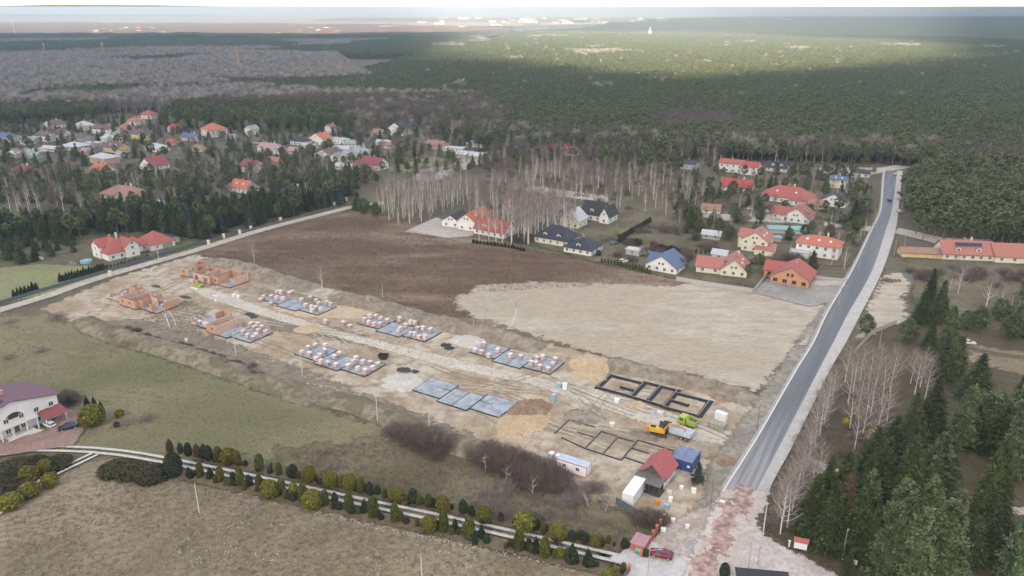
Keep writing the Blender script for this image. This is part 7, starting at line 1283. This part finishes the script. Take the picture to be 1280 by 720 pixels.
if rbi: scatter_field('birch_wood', rbi, ['birch_mid'], 'remaining birches of the broad grove before the forest')
if rs: scatter_field('spruce_wood', rs, ['spruce_mid'], 'further dark spruces among the village gardens')
sheet('forest_floor', main[:8]+[g(1900, 120), g(1500, 60), g(640, 60), g(470, 120)], G_LITTER, 12, 6)
# ---- clipped evergreens along the drive
def sh(key, prof, m, nq, q, up=.2, n=10): VAR[key] = [shrub_mesh(prof, m, nq, q, n, up) for _ in range(2)]
sh('col', [(.35, 0), (.62, .3), (.70, 1.0), (.66, 2.0), (.50, 2.7), (.22, 3.05), (.03, 3.15)], L_THUJA, 900, .22)
sh('colg', [(.35, 0), (.62, .3), (.72, 1.0), (.68, 2.0), (.52, 2.7), (.22, 3.05), (.03, 3.15)], L_GOLD, 900, .22)
sh('globe', [(.5, 0), (1.0, .35), (1.35, 1.1), (1.32, 2.0), (1.0, 2.7), (.5, 3.1), (.05, 3.25)], L_GOLD, 1700, .26)
sh('round', [(.4, 0), (.85, .3), (1.05, .9), (.9, 1.6), (.5, 2.0), (.05, 2.2)], L_GOLD, 900, .22)
sh('dark', [(.4, 0), (.62, .3), (.70, .9), (.60, 1.6), (.36, 2.2), (.03, 2.5)], L_DARK, 700, .22)
sh('cone', [(.5, 0), (.72, .25), (.60, .9), (.36, 1.7), (.12, 2.3), (.01, 2.6)], L_DARK, 700, .24)
sh('rust', [(.4, 0), (.6, .3), (.66, 1.2), (.5, 2.2), (.05, 3.0)], L_RUST, 700, .22)
sh('mound', [(1.6, 0), (2.1, .3), (1.9, .8), (1.2, 1.25), (.1, 1.45)], L_JUN, 1500, .28, .5)
sh('bigg', [(.7, 0), (1.4, .4), (1.75, 1.5), (1.6, 2.8), (1.0, 3.8), (.1, 4.3)], L_DARK, 2200, .28)
KN = {'col': 'olive green columnar thuja', 'colg': 'golden green columnar thuja', 'globe': 'big golden globe thuja', 'round': 'golden round shrub', 'dark': 'dark rounded conifer shrub', 'cone': 'small dark conical conifer', 'rust': 'rusty brown columnar conifer', 'mound': 'low spreading dark juniper', 'bigg': 'large grey green ball shrub'}
HH = {'col': 3.15, 'colg': 3.15, 'globe': 3.25, 'round': 2.2, 'dark': 2.5, 'cone': 2.6, 'rust': 3, 'mound': 1.45, 'bigg': 4.3}
def shrub(u, v, k, H, label, group=None, w_=1.0, cat='shrub', name='thuja'):
    s = H/HH[k]*random.uniform(.98, 1.22); w_ *= random.uniform(.88, 1.18); o = link(name, VAR[k][random.randrange(2)], loc=g(u, v), rz=random.random()*6, scale=(s*w_, s*w_, s)); tag(o, label, cat, group); return o
# pixel of foot, kind, height; far row then near row of the drive
F1 = [(213, 565, 'rust', 2.9), (226, 566, 'dark', 2.3), (236, 569, 'dark', 2.8), (247, 571, 'rust', 3.2), (256, 573, 'dark', 3.2), (262, 576, 'dark', 3.4), (274, 578, 'col', 3.6), (286, 579, 'round', 3.0), (298, 582, 'col', 3.4), (325, 588, 'col', 3.4), (349, 594, 'col', 3.2), (367, 597, 'dark', 2.8), (387, 602, 'globe', 3.9), (414, 608, 'globe', 3.8), (427, 610, 'col', 2.5), (438, 612, 'globe', 3.8), (452, 616, 'col', 3.7), (462, 617, 'dark', 2.6), (472, 618, 'dark', 2.0), (481, 623, 'col', 2.5), (496, 626, 'globe', 3.4), (517, 629, 'dark', 3.0), (525, 630, 'dark', 2.0), (536, 634, 'col', 3.3), (554, 640, 'globe', 4.4), (579, 641, 'dark', 2.9), (590, 645, 'cone', 2.8), (605, 652, 'globe', 3.9), (626, 652, 'dark', 2.0), (646, 659, 'dark', 2.4), (655, 663, 'round', 3.6), (670, 663, 'dark', 2.3), (679, 667, 'col', 2.6), (697, 674, 'globe', 3.9), (715, 676, 'dark', 2.2), (731, 679, 'dark', 2.4), (744, 683, 'round', 2.4), (753, 683, 'dark', 1.8)]
F2 = [(218, 594, 'bigg', 4.6), (251, 597, 'col', 3.5), (263, 598, 'cone', 2.7), (276, 602, 'col', 3.6), (292, 603, 'dark', 2.6), (301, 607, 'col', 3.7), (312, 607, 'dark', 2.6), (325, 613, 'col', 3.5), (338, 621, 'globe', 4.3), (353, 618, 'col', 3.6), (368, 623, 'colg', 3.9), (380, 627, 'col', 3.7), (391, 635, 'globe', 4.5), (407, 632, 'col', 3.7), (419, 631, 'dark', 2.5), (437, 639, 'col', 4.0), (456, 640, 'cone', 2.7), (467, 646, 'col', 3.8), (494, 652, 'col', 4.0), (537, 664, 'globe', 4.5), (555, 665, 'col', 4.0), (569, 664, 'cone', 2.6), (587, 674, 'col', 4.2), (602, 672, 'cone', 2.6), (649, 688, 'col', 4.2), (661, 688, 'dark', 2.2), (670, 691, 'cone', 3.2), (681, 696, 'col', 4.0), (700, 697, 'round', 2.0), (715, 703, 'cone', 3.6), (735, 707, 'cone', 3.2), (762, 730, 'round', 2.6)]
for row, nm in ((F1, 'far'), (F2, 'near')):
    for i, (u, v, k, H) in enumerate(row): shrub(u, v, k, H*(.86 if k == 'globe' else 1.08), KN[k]+' in the %s row along the driveway, %s' % (nm, ('at its left end' if u < 300 else 'left of its middle' if u < 430 else 'around its middle' if u < 560 else 'right of its middle' if u < 680 else 'at its right end')), 'thujas along the driveway, %s row' % nm, w_=.95 if k == 'globe' else .85)
r5 = random.Random(55)
for side, lab in ((3.4, 'far'), (-3.6, 'near')):
    Lq = resample(offset(DLR, side), 90)
    for i, q in enumerate(Lq):
        if r5.random() < .35: continue
        k = r5.choice(('dark', 'col', 'col', 'cone', 'dark')); H = r5.uniform(1.2, 2.6)
        if k == 'thin': continue
        s_ = H/HH[k]; tag(link('shrub', VAR[k][random.randrange(2)], loc=(q[0]+r5.gauss(0, .5), q[1]+r5.gauss(0, .5)), rz=r5.random()*6, scale=(s_*r5.uniform(.8, 1.3), s_*r5.uniform(.8, 1.3), s_)), 'small low shrub between the taller thujas of the %s driveway row' % lab, 'shrub', 'small shrubs in the %s driveway row' % lab)
for u, v, k, H, w_, l in [(117, 530, 'globe', 4.8, 1.1, 'big golden olive bush right of the black car'), (110, 512, 'cone', 3.8, .6, 'slim dark cypress behind the big olive bush, left'), (119, 512, 'cone', 4.0, .6, 'slim dark cypress behind the big olive bush, middle'), (128, 517, 'cone', 3.6, .6, 'slim dark cypress behind the big olive bush, right'), (150, 521, 'round', 2.0, 1.0, 'small golden bush alone in the pasture'), (146, 533, 'dark', 1.4, 1.5, 'low grey bush in the pasture below the small golden one'),
    (147, 589, 'mound', 1.9, 1.15, 'low spreading dark juniper at the fork of the driveway, left'), (166, 592, 'mound', 2.0, 1.15, 'low spreading dark juniper at the fork of the driveway, middle'), (191, 596, 'mound', 1.8, 1.1, 'low spreading dark juniper at the fork of the driveway, right'),
    (14, 635, 'round', 2.9, 1.2, 'round golden shrub in the lower left garden, lowest'), (38, 620, 'round', 3.0, 1.2, 'round golden shrub in the lower left garden, middle'), (64, 607, 'round', 2.9, 1.15, 'round golden shrub in the lower left garden, upper right'), (36, 600, 'round', 2.9, 1.3, 'round olive shrub behind the golden ones, left'), (57, 590, 'globe', 2.9, 1.0, 'round olive shrub behind the golden ones, right'), (8, 612, 'mound', 2.2, 1.1, 'dark spreading shrub at the left edge'), (20, 590, 'mound', 2.2, 1.1, 'dark spreading shrub below the driveway, left'), (42, 584, 'mound', 2.0, 1.1, 'dark spreading shrub below the driveway, middle'), (72, 582, 'mound', 1.8, 1.0, 'dark spreading shrub below the driveway, right'), (18, 603, 'bigg', 3.2, .8, 'dark ball shrub in the lower left garden'), (88, 508-3, 'bigg', 2.2, .8, 'dark shrub at the corner of the villa canopy'), (905, 722, 'bigg', 3.2, .7, 'dark leafy shrub cut by the bottom edge'),
    (748, 320, 'dark', 2.6, 1.2, 'dark clipped conifer at the navy annex'), (735, 200, 'dark', 3, 2, 'dark shrub at the crimson roof')]: shrub(u, v, k, H, l, None, w_, 'shrub', 'thuja' if k in ('globe', 'round', 'cone') else 'shrub')
# hedges made of single plants
def hedge(pts, step, k, H, label, group, w_=.8):
    P = gp(pts); L = sum(math.dist(a, b) for a, b in zip(P, P[1:])); Q = resample(P, max(2, int(L/step)))
    for q in Q:
        s = H/HH[k]*random.uniform(.85, 1.12); o = link('thuja', VAR[k][random.randrange(2)], loc=q, rz=random.random()*6, scale=(s*w_, s*w_, s)); tag(o, label, 'shrub', group)
hedge([(18, 371), (46, 362)], 1.1, 'cone', 3.4, 'pointed thuja of the dark hedge before the pale lawn, left part', 'thujas of the lawn hedge, left part'); hedge([(76, 352), (100, 346), (130, 338)], 1.0, 'cone', 3.4, 'pointed thuja of the dark hedge before the pale lawn, right part', 'thujas of the lawn hedge, right part'); hedge([(130, 338), (165, 330), (185, 324)], 1.3, 'col', 2.2, 'brownish green hedge plant before the white villa', 'hedge plants before the villa', 1.0)
hedge([(752, 329), (775, 333), (800, 339), (812, 343)], 1.3, 'col', 2.6, 'thuja of the hedge between brown field and blue roofed house', 'thujas of the hedge by the blue roofed house'); hedge([(775, 303), (800, 307)], 1.3, 'dark', 3.0, 'thuja of the dark hedge behind the gravel yard', 'thujas of the dark garden hedge', 1.2); hedge([(815, 310), (840, 315), (850, 318)], 1.4, 'dark', 2.8, 'thuja of the dark hedge above the blue roofed house', 'thujas of the hedge above the blue roof', 1.2); hedge([(775, 300), (812, 278)], 1.5, 'dark', 2.5, 'thuja of the slanting garden hedge', 'thujas of the slanting hedge', 1.2); hedge([(592, 304), (640, 310), (655, 314)], 1.6, 'dark', 1.8, 'low evergreen at the edge of the brown field', 'low evergreens at the brown field edge', 1.3); hedge([(870, 317), (893, 319)], 1.5, 'col', 2.4, 'small thuja behind the cream L shaped house', 'small thujas behind the cream house')
# willows, orange and yellow crowns
for u, v, H, m, l in [(217, 262, 8, 'L_YELLOW', 'yellow willow at the end of the spruce belt'), (122, 238, 7, 'L_YELLOW', 'yellow green willow below the orange roofed house'), (224, 183, 8, 'L_YELLOW', 'pale yellow willow left of the orange hipped house'), (489, 196, 8, 'L_YELLOW', 'yellow green willow before the tall white gable'), (452, 155, 8, 'L_YELLOW', 'yellowish tree behind the village'), (854, 335, 6, 'L_RUST', 'round orange brown bush right of the blue roofed house'), (772, 296, 6, 'L_YELLOW', 'yellowish bush behind the navy roofed annex'), (844, 255, 8, 'L_RUST', 'reddish brown tree at the end of the middle grove'), (806, 320, 6, 'L_TWIG', 'beige leafless bush above the blue roofed house')]:
    me, t = pine(H, H*.42, 26, 16, .45, .12, globals()[m], .8); e = empty('willow_tree', g(u, v), 0, l, 'tree'); link('trunk', t, e); link('crown', me, e)
mm = shrub_mesh([(.1, 0), (.7, .4), (.9, .9), (.6, 1.5), (.05, 1.8)], L_ORANGE, 260, .28)
for u, v, z, l in [(1053, 552, 5.0, 'yellow leaf clump in the birch cluster, left'), (1085, 560, 3.6, 'olive yellow leaf clump in the birch cluster, lower'), (1098, 500, 3.6, 'yellow leaf clump in the birch cluster, upper right')]:
    o = link('leaf_clump', mm, loc=g(u, v)+(z,), scale=.9); tag(o, l, 'leaf clump')
# dark leafless thickets along the front of the site
def thicket(H, Rr, n, m, wd=.035):
    P = []; D = []; L = []
    for i in range(n):
        a = rg.random()*6.28; r = Rr*rg.random()**.6; z = H*(rg.random()**.7)*math.sqrt(max(.02, 1-(r/Rr)**2))*.85; P.append((r*math.cos(a), r*math.sin(a), z*.75)); D.append((math.cos(a)*r/Rr*.9+rg.normal()*.45, math.sin(a)*r/Rr*.9+rg.normal()*.45, .8+rg.normal()*.3)); L.append(.5+.9*rg.random())
    stems = []
    P = np.array(P); D = np.array(D); v, f = blades(P, D, np.array(L), wd); k = n//8; S0 = np.c_[rg.normal(size=(k, 2))*.25*Rr, np.zeros(k)]; SD = P[:k]-S0; v2, f2 = blades(S0, SD+1e-3, np.linalg.norm(SD, axis=1), .07)
    return crown_mesh('twigs', [(v, f), (v2, f2)], m)
VAR['thick'] = [thicket(4.6, 3.4, 1700, L_TWIGD, .045) for _ in range(3)]; VAR['thin'] = [thicket(3.2, 2.6, 420, L_TWIG, .05) for _ in range(3)]; VAR['farb'] = [thicket(3.6, 3.0, 330, L_TWIGB, .10) for _ in range(3)]
BUSHES = []
def bush(u, v, k, s, label, group): BUSHES.append((*g(u, v), k, s, label, group))
for u, v, s in [(494, 541, .8), (505, 546, 1.0), (517, 552, 1.05), (530, 558, 1.1), (543, 561, 1.1), (556, 560, 1.0), (566, 556, .8), (524, 543, .9), (540, 548, 1.0), (553, 551, .8), (546, 571, .7)]: bush(u, v, 'thick', s, 'dark bare bush of the left thicket below the empty slab', 'dark bushes of the left thicket')
for u, v, s in [(590, 567, .7), (602, 574, 1.0), (616, 580, 1.1), (630, 588, 1.15), (645, 592, 1.1), (660, 597, 1.15), (675, 603, 1.1), (690, 608, 1.05), (703, 612, .9), (612, 565, .9), (628, 572, 1.0), (645, 578, 1.05), (662, 584, 1.05), (678, 590, 1.0), (650, 602, 1.0), (668, 610, 1.0), (690, 598, 1.0), (700, 600, .8), (640, 584, 1.1)]: bush(u, v, 'thick', s, 'dark bare bush of the right thicket beside the white site cabin', 'dark bushes of the right thicket')
rv = random.Random(21)
def garden_bushes(poly, n, label, grp, kinds=('thick', 'thin', 'thick')):
    P = np.array(gp(poly)); x0, y0 = P.min(0); x1, y1 = P.max(0); c = 0
    while c < n:
        q = (rv.uniform(x0, x1), rv.uniform(y0, y1))
        if signed([q], P)[0] < 0 or not clear(*q): continue
        c += 1; s = rv.uniform(.5, 1.1); BUSHES.append((q[0], q[1], rv.choice(kinds), s, label, grp))
garden_bushes([(740, 300), (870, 262), (1080, 240), (1080, 330), (960, 330), (850, 330), (760, 325)], 110, 'leafless bush in the gardens left of the road', 'leafless bushes left of the road')
garden_bushes([(0, 200), (300, 195), (470, 190), (470, 230), (300, 245), (0, 260)], 90, 'leafless bush in the village gardens', 'leafless bushes in the village')
garden_bushes([(600, 262), (860, 268), (860, 215), (610, 215)], 80, 'leafless bush beneath the middle birch grove', 'bushes beneath the middle grove')
garden_bushes([(430, 225), (560, 226), (740, 200), (740, 176), (600, 180), (480, 170)], 60, 'leafless bush around the sandy lane', 'bushes around the sandy lane')
for k in range(60):
    t = rv.random(); bush(140+t*190+rv.uniform(-5, 5), 412+t*58+rv.uniform(-7, 3), 'thick', rv.uniform(.22, .42), 'dark low scrub along the front edge of the site', 'low scrub along the front edge of the site')
garden_bushes([(1120, 325), (1290, 335), (1310, 370), (1150, 350)], 34, 'leafless bush before the long salmon roof', 'bushes before the long salmon roof')
garden_bushes([(600, 298), (660, 304), (740, 322), (740, 316), (660, 298), (600, 292)], 24, 'dark bush behind the brown field', 'dark bushes behind the brown field')
for u, v, s in [(808, 650, .8), (816, 655, .8), (824, 652, .7), (800, 655, .6), (84, 500, .9), (90, 504, .8)]: bush(u, v, 'thick', s, 'dark bare bush at the brick gate wall' if u > 300 else 'dark bush behind the purple roofed villa', 'dark bushes at the gate wall' if u > 300 else 'dark bushes behind the villa')
r2 = random.Random(9)
for k in range(46): bush(r2.uniform(590, 760), r2.uniform(612, 655)*1.0-(0 if k % 2 else 4), 'thin', r2.uniform(.5, 1.0), 'grey leafless shrub in the scrub below the right thicket', 'grey shrubs below the right thicket')
for k in range(26):
    t = r2.random(); bush(130+t*180+r2.uniform(-6, 6), 412+t*52+r2.uniform(-4, 6), 'thin', r2.uniform(.4, .7), 'brownish weedy shrub on the front spoil bank', 'weedy shrubs on the front spoil bank')
for k in range(22): bush(r2.uniform(470, 640), r2.uniform(282, 312)*1.0, 'thin', r2.uniform(.5, .8), 'low bare shrub at the far edge of the brown field', 'low shrubs at the far edge of the brown field') if 0 else None
for k in range(40):
    t = r2.random(); bush(968+t*70+r2.uniform(-5, 12), 660-t*190, 'thin', r2.uniform(.5, .9), 'brown undergrowth shrub beneath the roadside birches', 'undergrowth beneath the roadside birches')
for u, v, s in [(12, 404, .9), (70, 400, 1.0), (52, 440, .7), (12, 448, .7), (75, 396, .8), (155, 432, .8), (160, 530, .9), (185, 525, .8)]: bush(u, v, 'thin', s, 'small bare tree alone in the pasture', 'small bare trees in the pasture')
for k in range(34): bush(r2.uniform(1052, 1108), r2.uniform(480, 575), r2.choice(('thin', 'thin', 'thick')), r2.uniform(.4, .8), 'leafless brush beneath the dense birch cluster', 'brush beneath the birch cluster')
BUSHES.sort(key=lambda b: b[0]**2+b[1]**2)
GX = {}
for b in BUSHES: GX.setdefault(b[5], []).append((b[0]/b[1], b[1]))
def where(b):
    L = GX[b[5]]; us = [q[0] for q in L]; ys = sorted(q[1] for q in L); f = (b[0]/b[1]-min(us))/(max(us)-min(us)+1e-9)
    return ', %s %s' % ('front' if b[1] < ys[len(ys)//2] else 'rear', ('left end', 'left half', 'centre', 'right half', 'right end')[min(4, int(f*5))])
BUSHES = [(x, y, k, s, l+(where((x, y, k, s, l, gr)) if len(GX[gr]) > 1 else ''), gr) for x, y, k, s, l, gr in BUSHES]
for x, y, k, s, l, gr in BUSHES[:295]: tag(link('bush', VAR[k][random.randrange(3)], loc=(x, y), rz=random.random()*6, scale=(s*random.uniform(.9, 1.15), s*random.uniform(.9, 1.15), s)), l, 'bush', gr)
def brush_rest():
    vs = []; fs = []; tn = []; n = 0
    for m in VAR['farb']:
        pass
    for x, y, k, s, l, gr in BUSHES[295:]:
        me = VAR['farb'][random.randrange(3)]; v = np.empty(len(me.vertices)*3, np.float32); me.vertices.foreach_get('co', v); v = v.reshape(-1, 3)*s+[x, y, 0]; f = np.empty(len(me.loops), np.int32); me.loops.foreach_get('vertex_index', f); t = np.empty(len(me.vertices), np.float32); me.attributes['tone'].data.foreach_get('value', t)
        vs.append(v); fs.append(f.reshape(-1, 4)+n); tn.append(t); n += len(v)
    me = np_mesh('brush', np.concatenate(vs), np.concatenate(fs)); attr(me, 'tone', np.concatenate(tn)); tag(link('brush', me, m=L_TWIGB), 'far leafless brush in gardens and under the birch groves', 'brush', kind='stuff')
brush_rest()
for u, v, H, l in [(630, 604, 4.5, 'crooked pale dead tree left of the scrub'), (667, 620, 5, 'crooked pale dead tree in the scrub'), (737, 634, 3.5, 'small dead stump tree, left, below the white site cabin'), (757, 642, 4.5, 'small dead stump tree, right, below the white site cabin'), (606, 590, 5, 'pale crooked tree in front of the thicket'), (547, 562, 4, 'short pale dead tree before the left thicket')]:
    e = empty('dead_tree', g(u, v), 0, l, 'tree'); mb = MB(); q = random.Random(u); p = Vector((0, 0, -.1))
    for k in range(3): n_ = p+Vector((q.uniform(-.4, .4), q.uniform(-.3, .3), H*.25)); mb.tube(p, n_, .13-.03*k, .10-.03*k, 5); p = n_; [mb.tube(p, p+Vector((q.uniform(-1.2, 1.2), q.uniform(-1, 1), q.uniform(.4, 1.3))), .05, .015, 4) for _ in range(4)]
    mb.build('trunk', mat('dead_wood', (.42, .37, .31), .9, .2, 3), e)
# ---- uncountable small matter
def stones():
    r = np.random.default_rng(3); P = []
    DL2 = resample([g(a, b) for a, b in ((270, 606), (330, 622), (400, 640), (480, 662), (560, 676), (640, 692), (720, 712))], 500)
    for q in DL2: P.append((q[0]+r.normal()*.7, q[1]+r.normal()*.5, r.uniform(.07, .17)))
    def cl(u, v, n, su, sv):
        for _ in range(n//2): x, y = g(u+r.normal()*su, v+r.normal()*sv); P.append((x, y, r.uniform(.07, .17)))
    cl(290, 655, 40, 12, 5); cl(340, 650, 30, 10, 4); cl(240, 695, 60, 14, 9); cl(280, 690, 60, 16, 9); cl(330, 700, 40, 14, 7); cl(480, 705, 50, 26, 6); cl(580, 712, 50, 24, 5); cl(540, 690, 30, 16, 4); cl(550, 615, 12, 6, 3); cl(220, 685, 14, 6, 4); cl(820, 660, 60, 22, 16); cl(845, 640, 60, 20, 18); cl(850, 690, 70, 16, 12); cl(440, 440, 60, 90, 40); cl(700, 560, 80, 50, 25); cl(300, 400, 80, 90, 20); cl(620, 470, 60, 60, 15)
    mb = MB(); rr_ = random.Random(2)
    for x, y, s in P:
        a = rr_.random()*3; c = [(math.cos(a+i*1.57)*s*rr_.uniform(.7, 1.2), math.sin(a+i*1.57)*s*rr_.uniform(.7, 1.1)) for i in range(4)]; mb.add([(x+p, y+q, .03) for p, q in c]+[(x+p*.6, y+q*.6, .03+s*.8) for p, q in c], [(4, 5, 6, 7), (0, 1, 5, 4), (1, 2, 6, 5), (2, 3, 7, 6), (3, 0, 4, 7)])
    tag(mb.build('stones', mat('pale_stone', (.55, .53, .48), .9, .2, 3)), 'scattered pale field stones along the driveway and in the rubble', 'stones', kind='stuff')
stones()
G_SITE2 = ground_mat('clod_soil', (.36, .31, .245), (.46, .41, .335), (.28, .235, .185), .06, .28, soft=0)
def clods():
    r = np.random.default_rng(8); x0, y0 = np.array(SITE_P).min(0); x1, y1 = np.array(SITE_P).max(0); V = np.c_[r.uniform(x0, x1, 26000), r.uniform(y0, y1, 26000)]
    V = V[(signed(V, SITE_P) > 1) & (fbm(V[:, 0], V[:, 1], 5, 4, .09) > .47)][:9000]; n = len(V); s = r.uniform(.12, .40, n)**1.0; a = r.random(n)*6.28
    B = np.array([(-1, -.8, 0), (1, -.7, 0), (.9, .9, 0), (-.8, 1, 0), (-.3, -.2, .8), (.4, .3, .7)]); c, d = np.cos(a), np.sin(a)
    X = V[:, 0:1]+s[:, None]*(B[:, 0]*c[:, None]-B[:, 1]*d[:, None]); Y = V[:, 1:2]+s[:, None]*(B[:, 0]*d[:, None]+B[:, 1]*c[:, None]); Z = .05+s[:, None]*B[:, 2]*.7+0*X
    F = np.array([(0, 1, 5, 4), (1, 2, 5, 5), (2, 3, 4, 5), (3, 0, 4, 4)]); F = np.array([(0, 1, 5, 4), (2, 3, 4, 5)]); T = np.array([(1, 2, 5), (3, 0, 4)])
    me = bpy.data.meshes.new('clods'); vs = np.stack([X, Y, Z], -1).reshape(-1, 3); fs = [tuple(q+6*i) for i in range(n) for q in (F[0], F[1])]+[tuple(q+6*i) for i in range(n) for q in (T[0], T[1])]
    me.from_pydata(vs.tolist(), [], fs); me.update(); tag(link('soil_clods', me, m=G_SITE2), 'clods of earth strewn over the building site', 'soil', kind='stuff')
clods()
def tufts(name, poly, n, m, h, seed, label):
    r = np.random.default_rng(seed); P = np.array(gp(poly)); x0, y0 = P.min(0); x1, y1 = P.max(0); V = np.c_[r.uniform(x0, x1, n*3), r.uniform(y0, y1, n*3)]; V = V[(signed(V, P) > 1) & (r.random(len(V)) < .25+.75*fbm(V[:, 0], V[:, 1], seed, 3, .12))][:n]
    V = np.repeat(V, 4, 0)+r.normal(size=(len(V)*4, 2))*.22; D = r.normal(size=(len(V), 3))*.5; D[:, 2] = 1; v, f = blades(np.c_[V, np.zeros(len(V))], D, h*(.5+r.random(len(V))), .07)
    o = link(name, crown_mesh(name, [(v, f)], m)); tag(o, label, 'grass', kind='stuff')
L_WEED = leaf_mat('dry_weeds', (.20, .155, .12), (.34, .28, .22), .1); L_GRASS = leaf_mat('dull_grass', (.17, .155, .09), (.28, .25, .16), .1)
tufts('heath_weeds', [(260, 322), (440, 268), (560, 298), (850, 352), (570, 370), (600, 402), (480, 385), (340, 340)], 16000, L_WEED, .7, 71, 'dry brown weeds over the heath field')
tufts('scrub_weeds', [(350, 565), (480, 548), (620, 590), (800, 665), (760, 690), (560, 645), (380, 600)], 5000, L_WEED, .6, 72, 'dry weeds in the scrub above the driveway')
tufts('bank_weeds', [(80, 402), (120, 404), (300, 455), (560, 545), (640, 575), (630, 590), (480, 545), (300, 485), (100, 420)], 4500, L_WEED, .7, 73, 'weeds along the foot of the front spoil bank')
tufts('meadow_grass', [(0, 650), (150, 580), (330, 618), (640, 695), (760, 730), (0, 760)], 9000, L_GRASS, .3, 74, 'short dry grass tussocks in the meadow at the bottom')
tufts('pasture_grass', [(0, 400), (100, 420), (400, 520), (640, 590), (500, 620), (200, 570), (0, 550)], 9000, L_GRASS, .28, 75, 'grass tussocks in the green pasture at left')
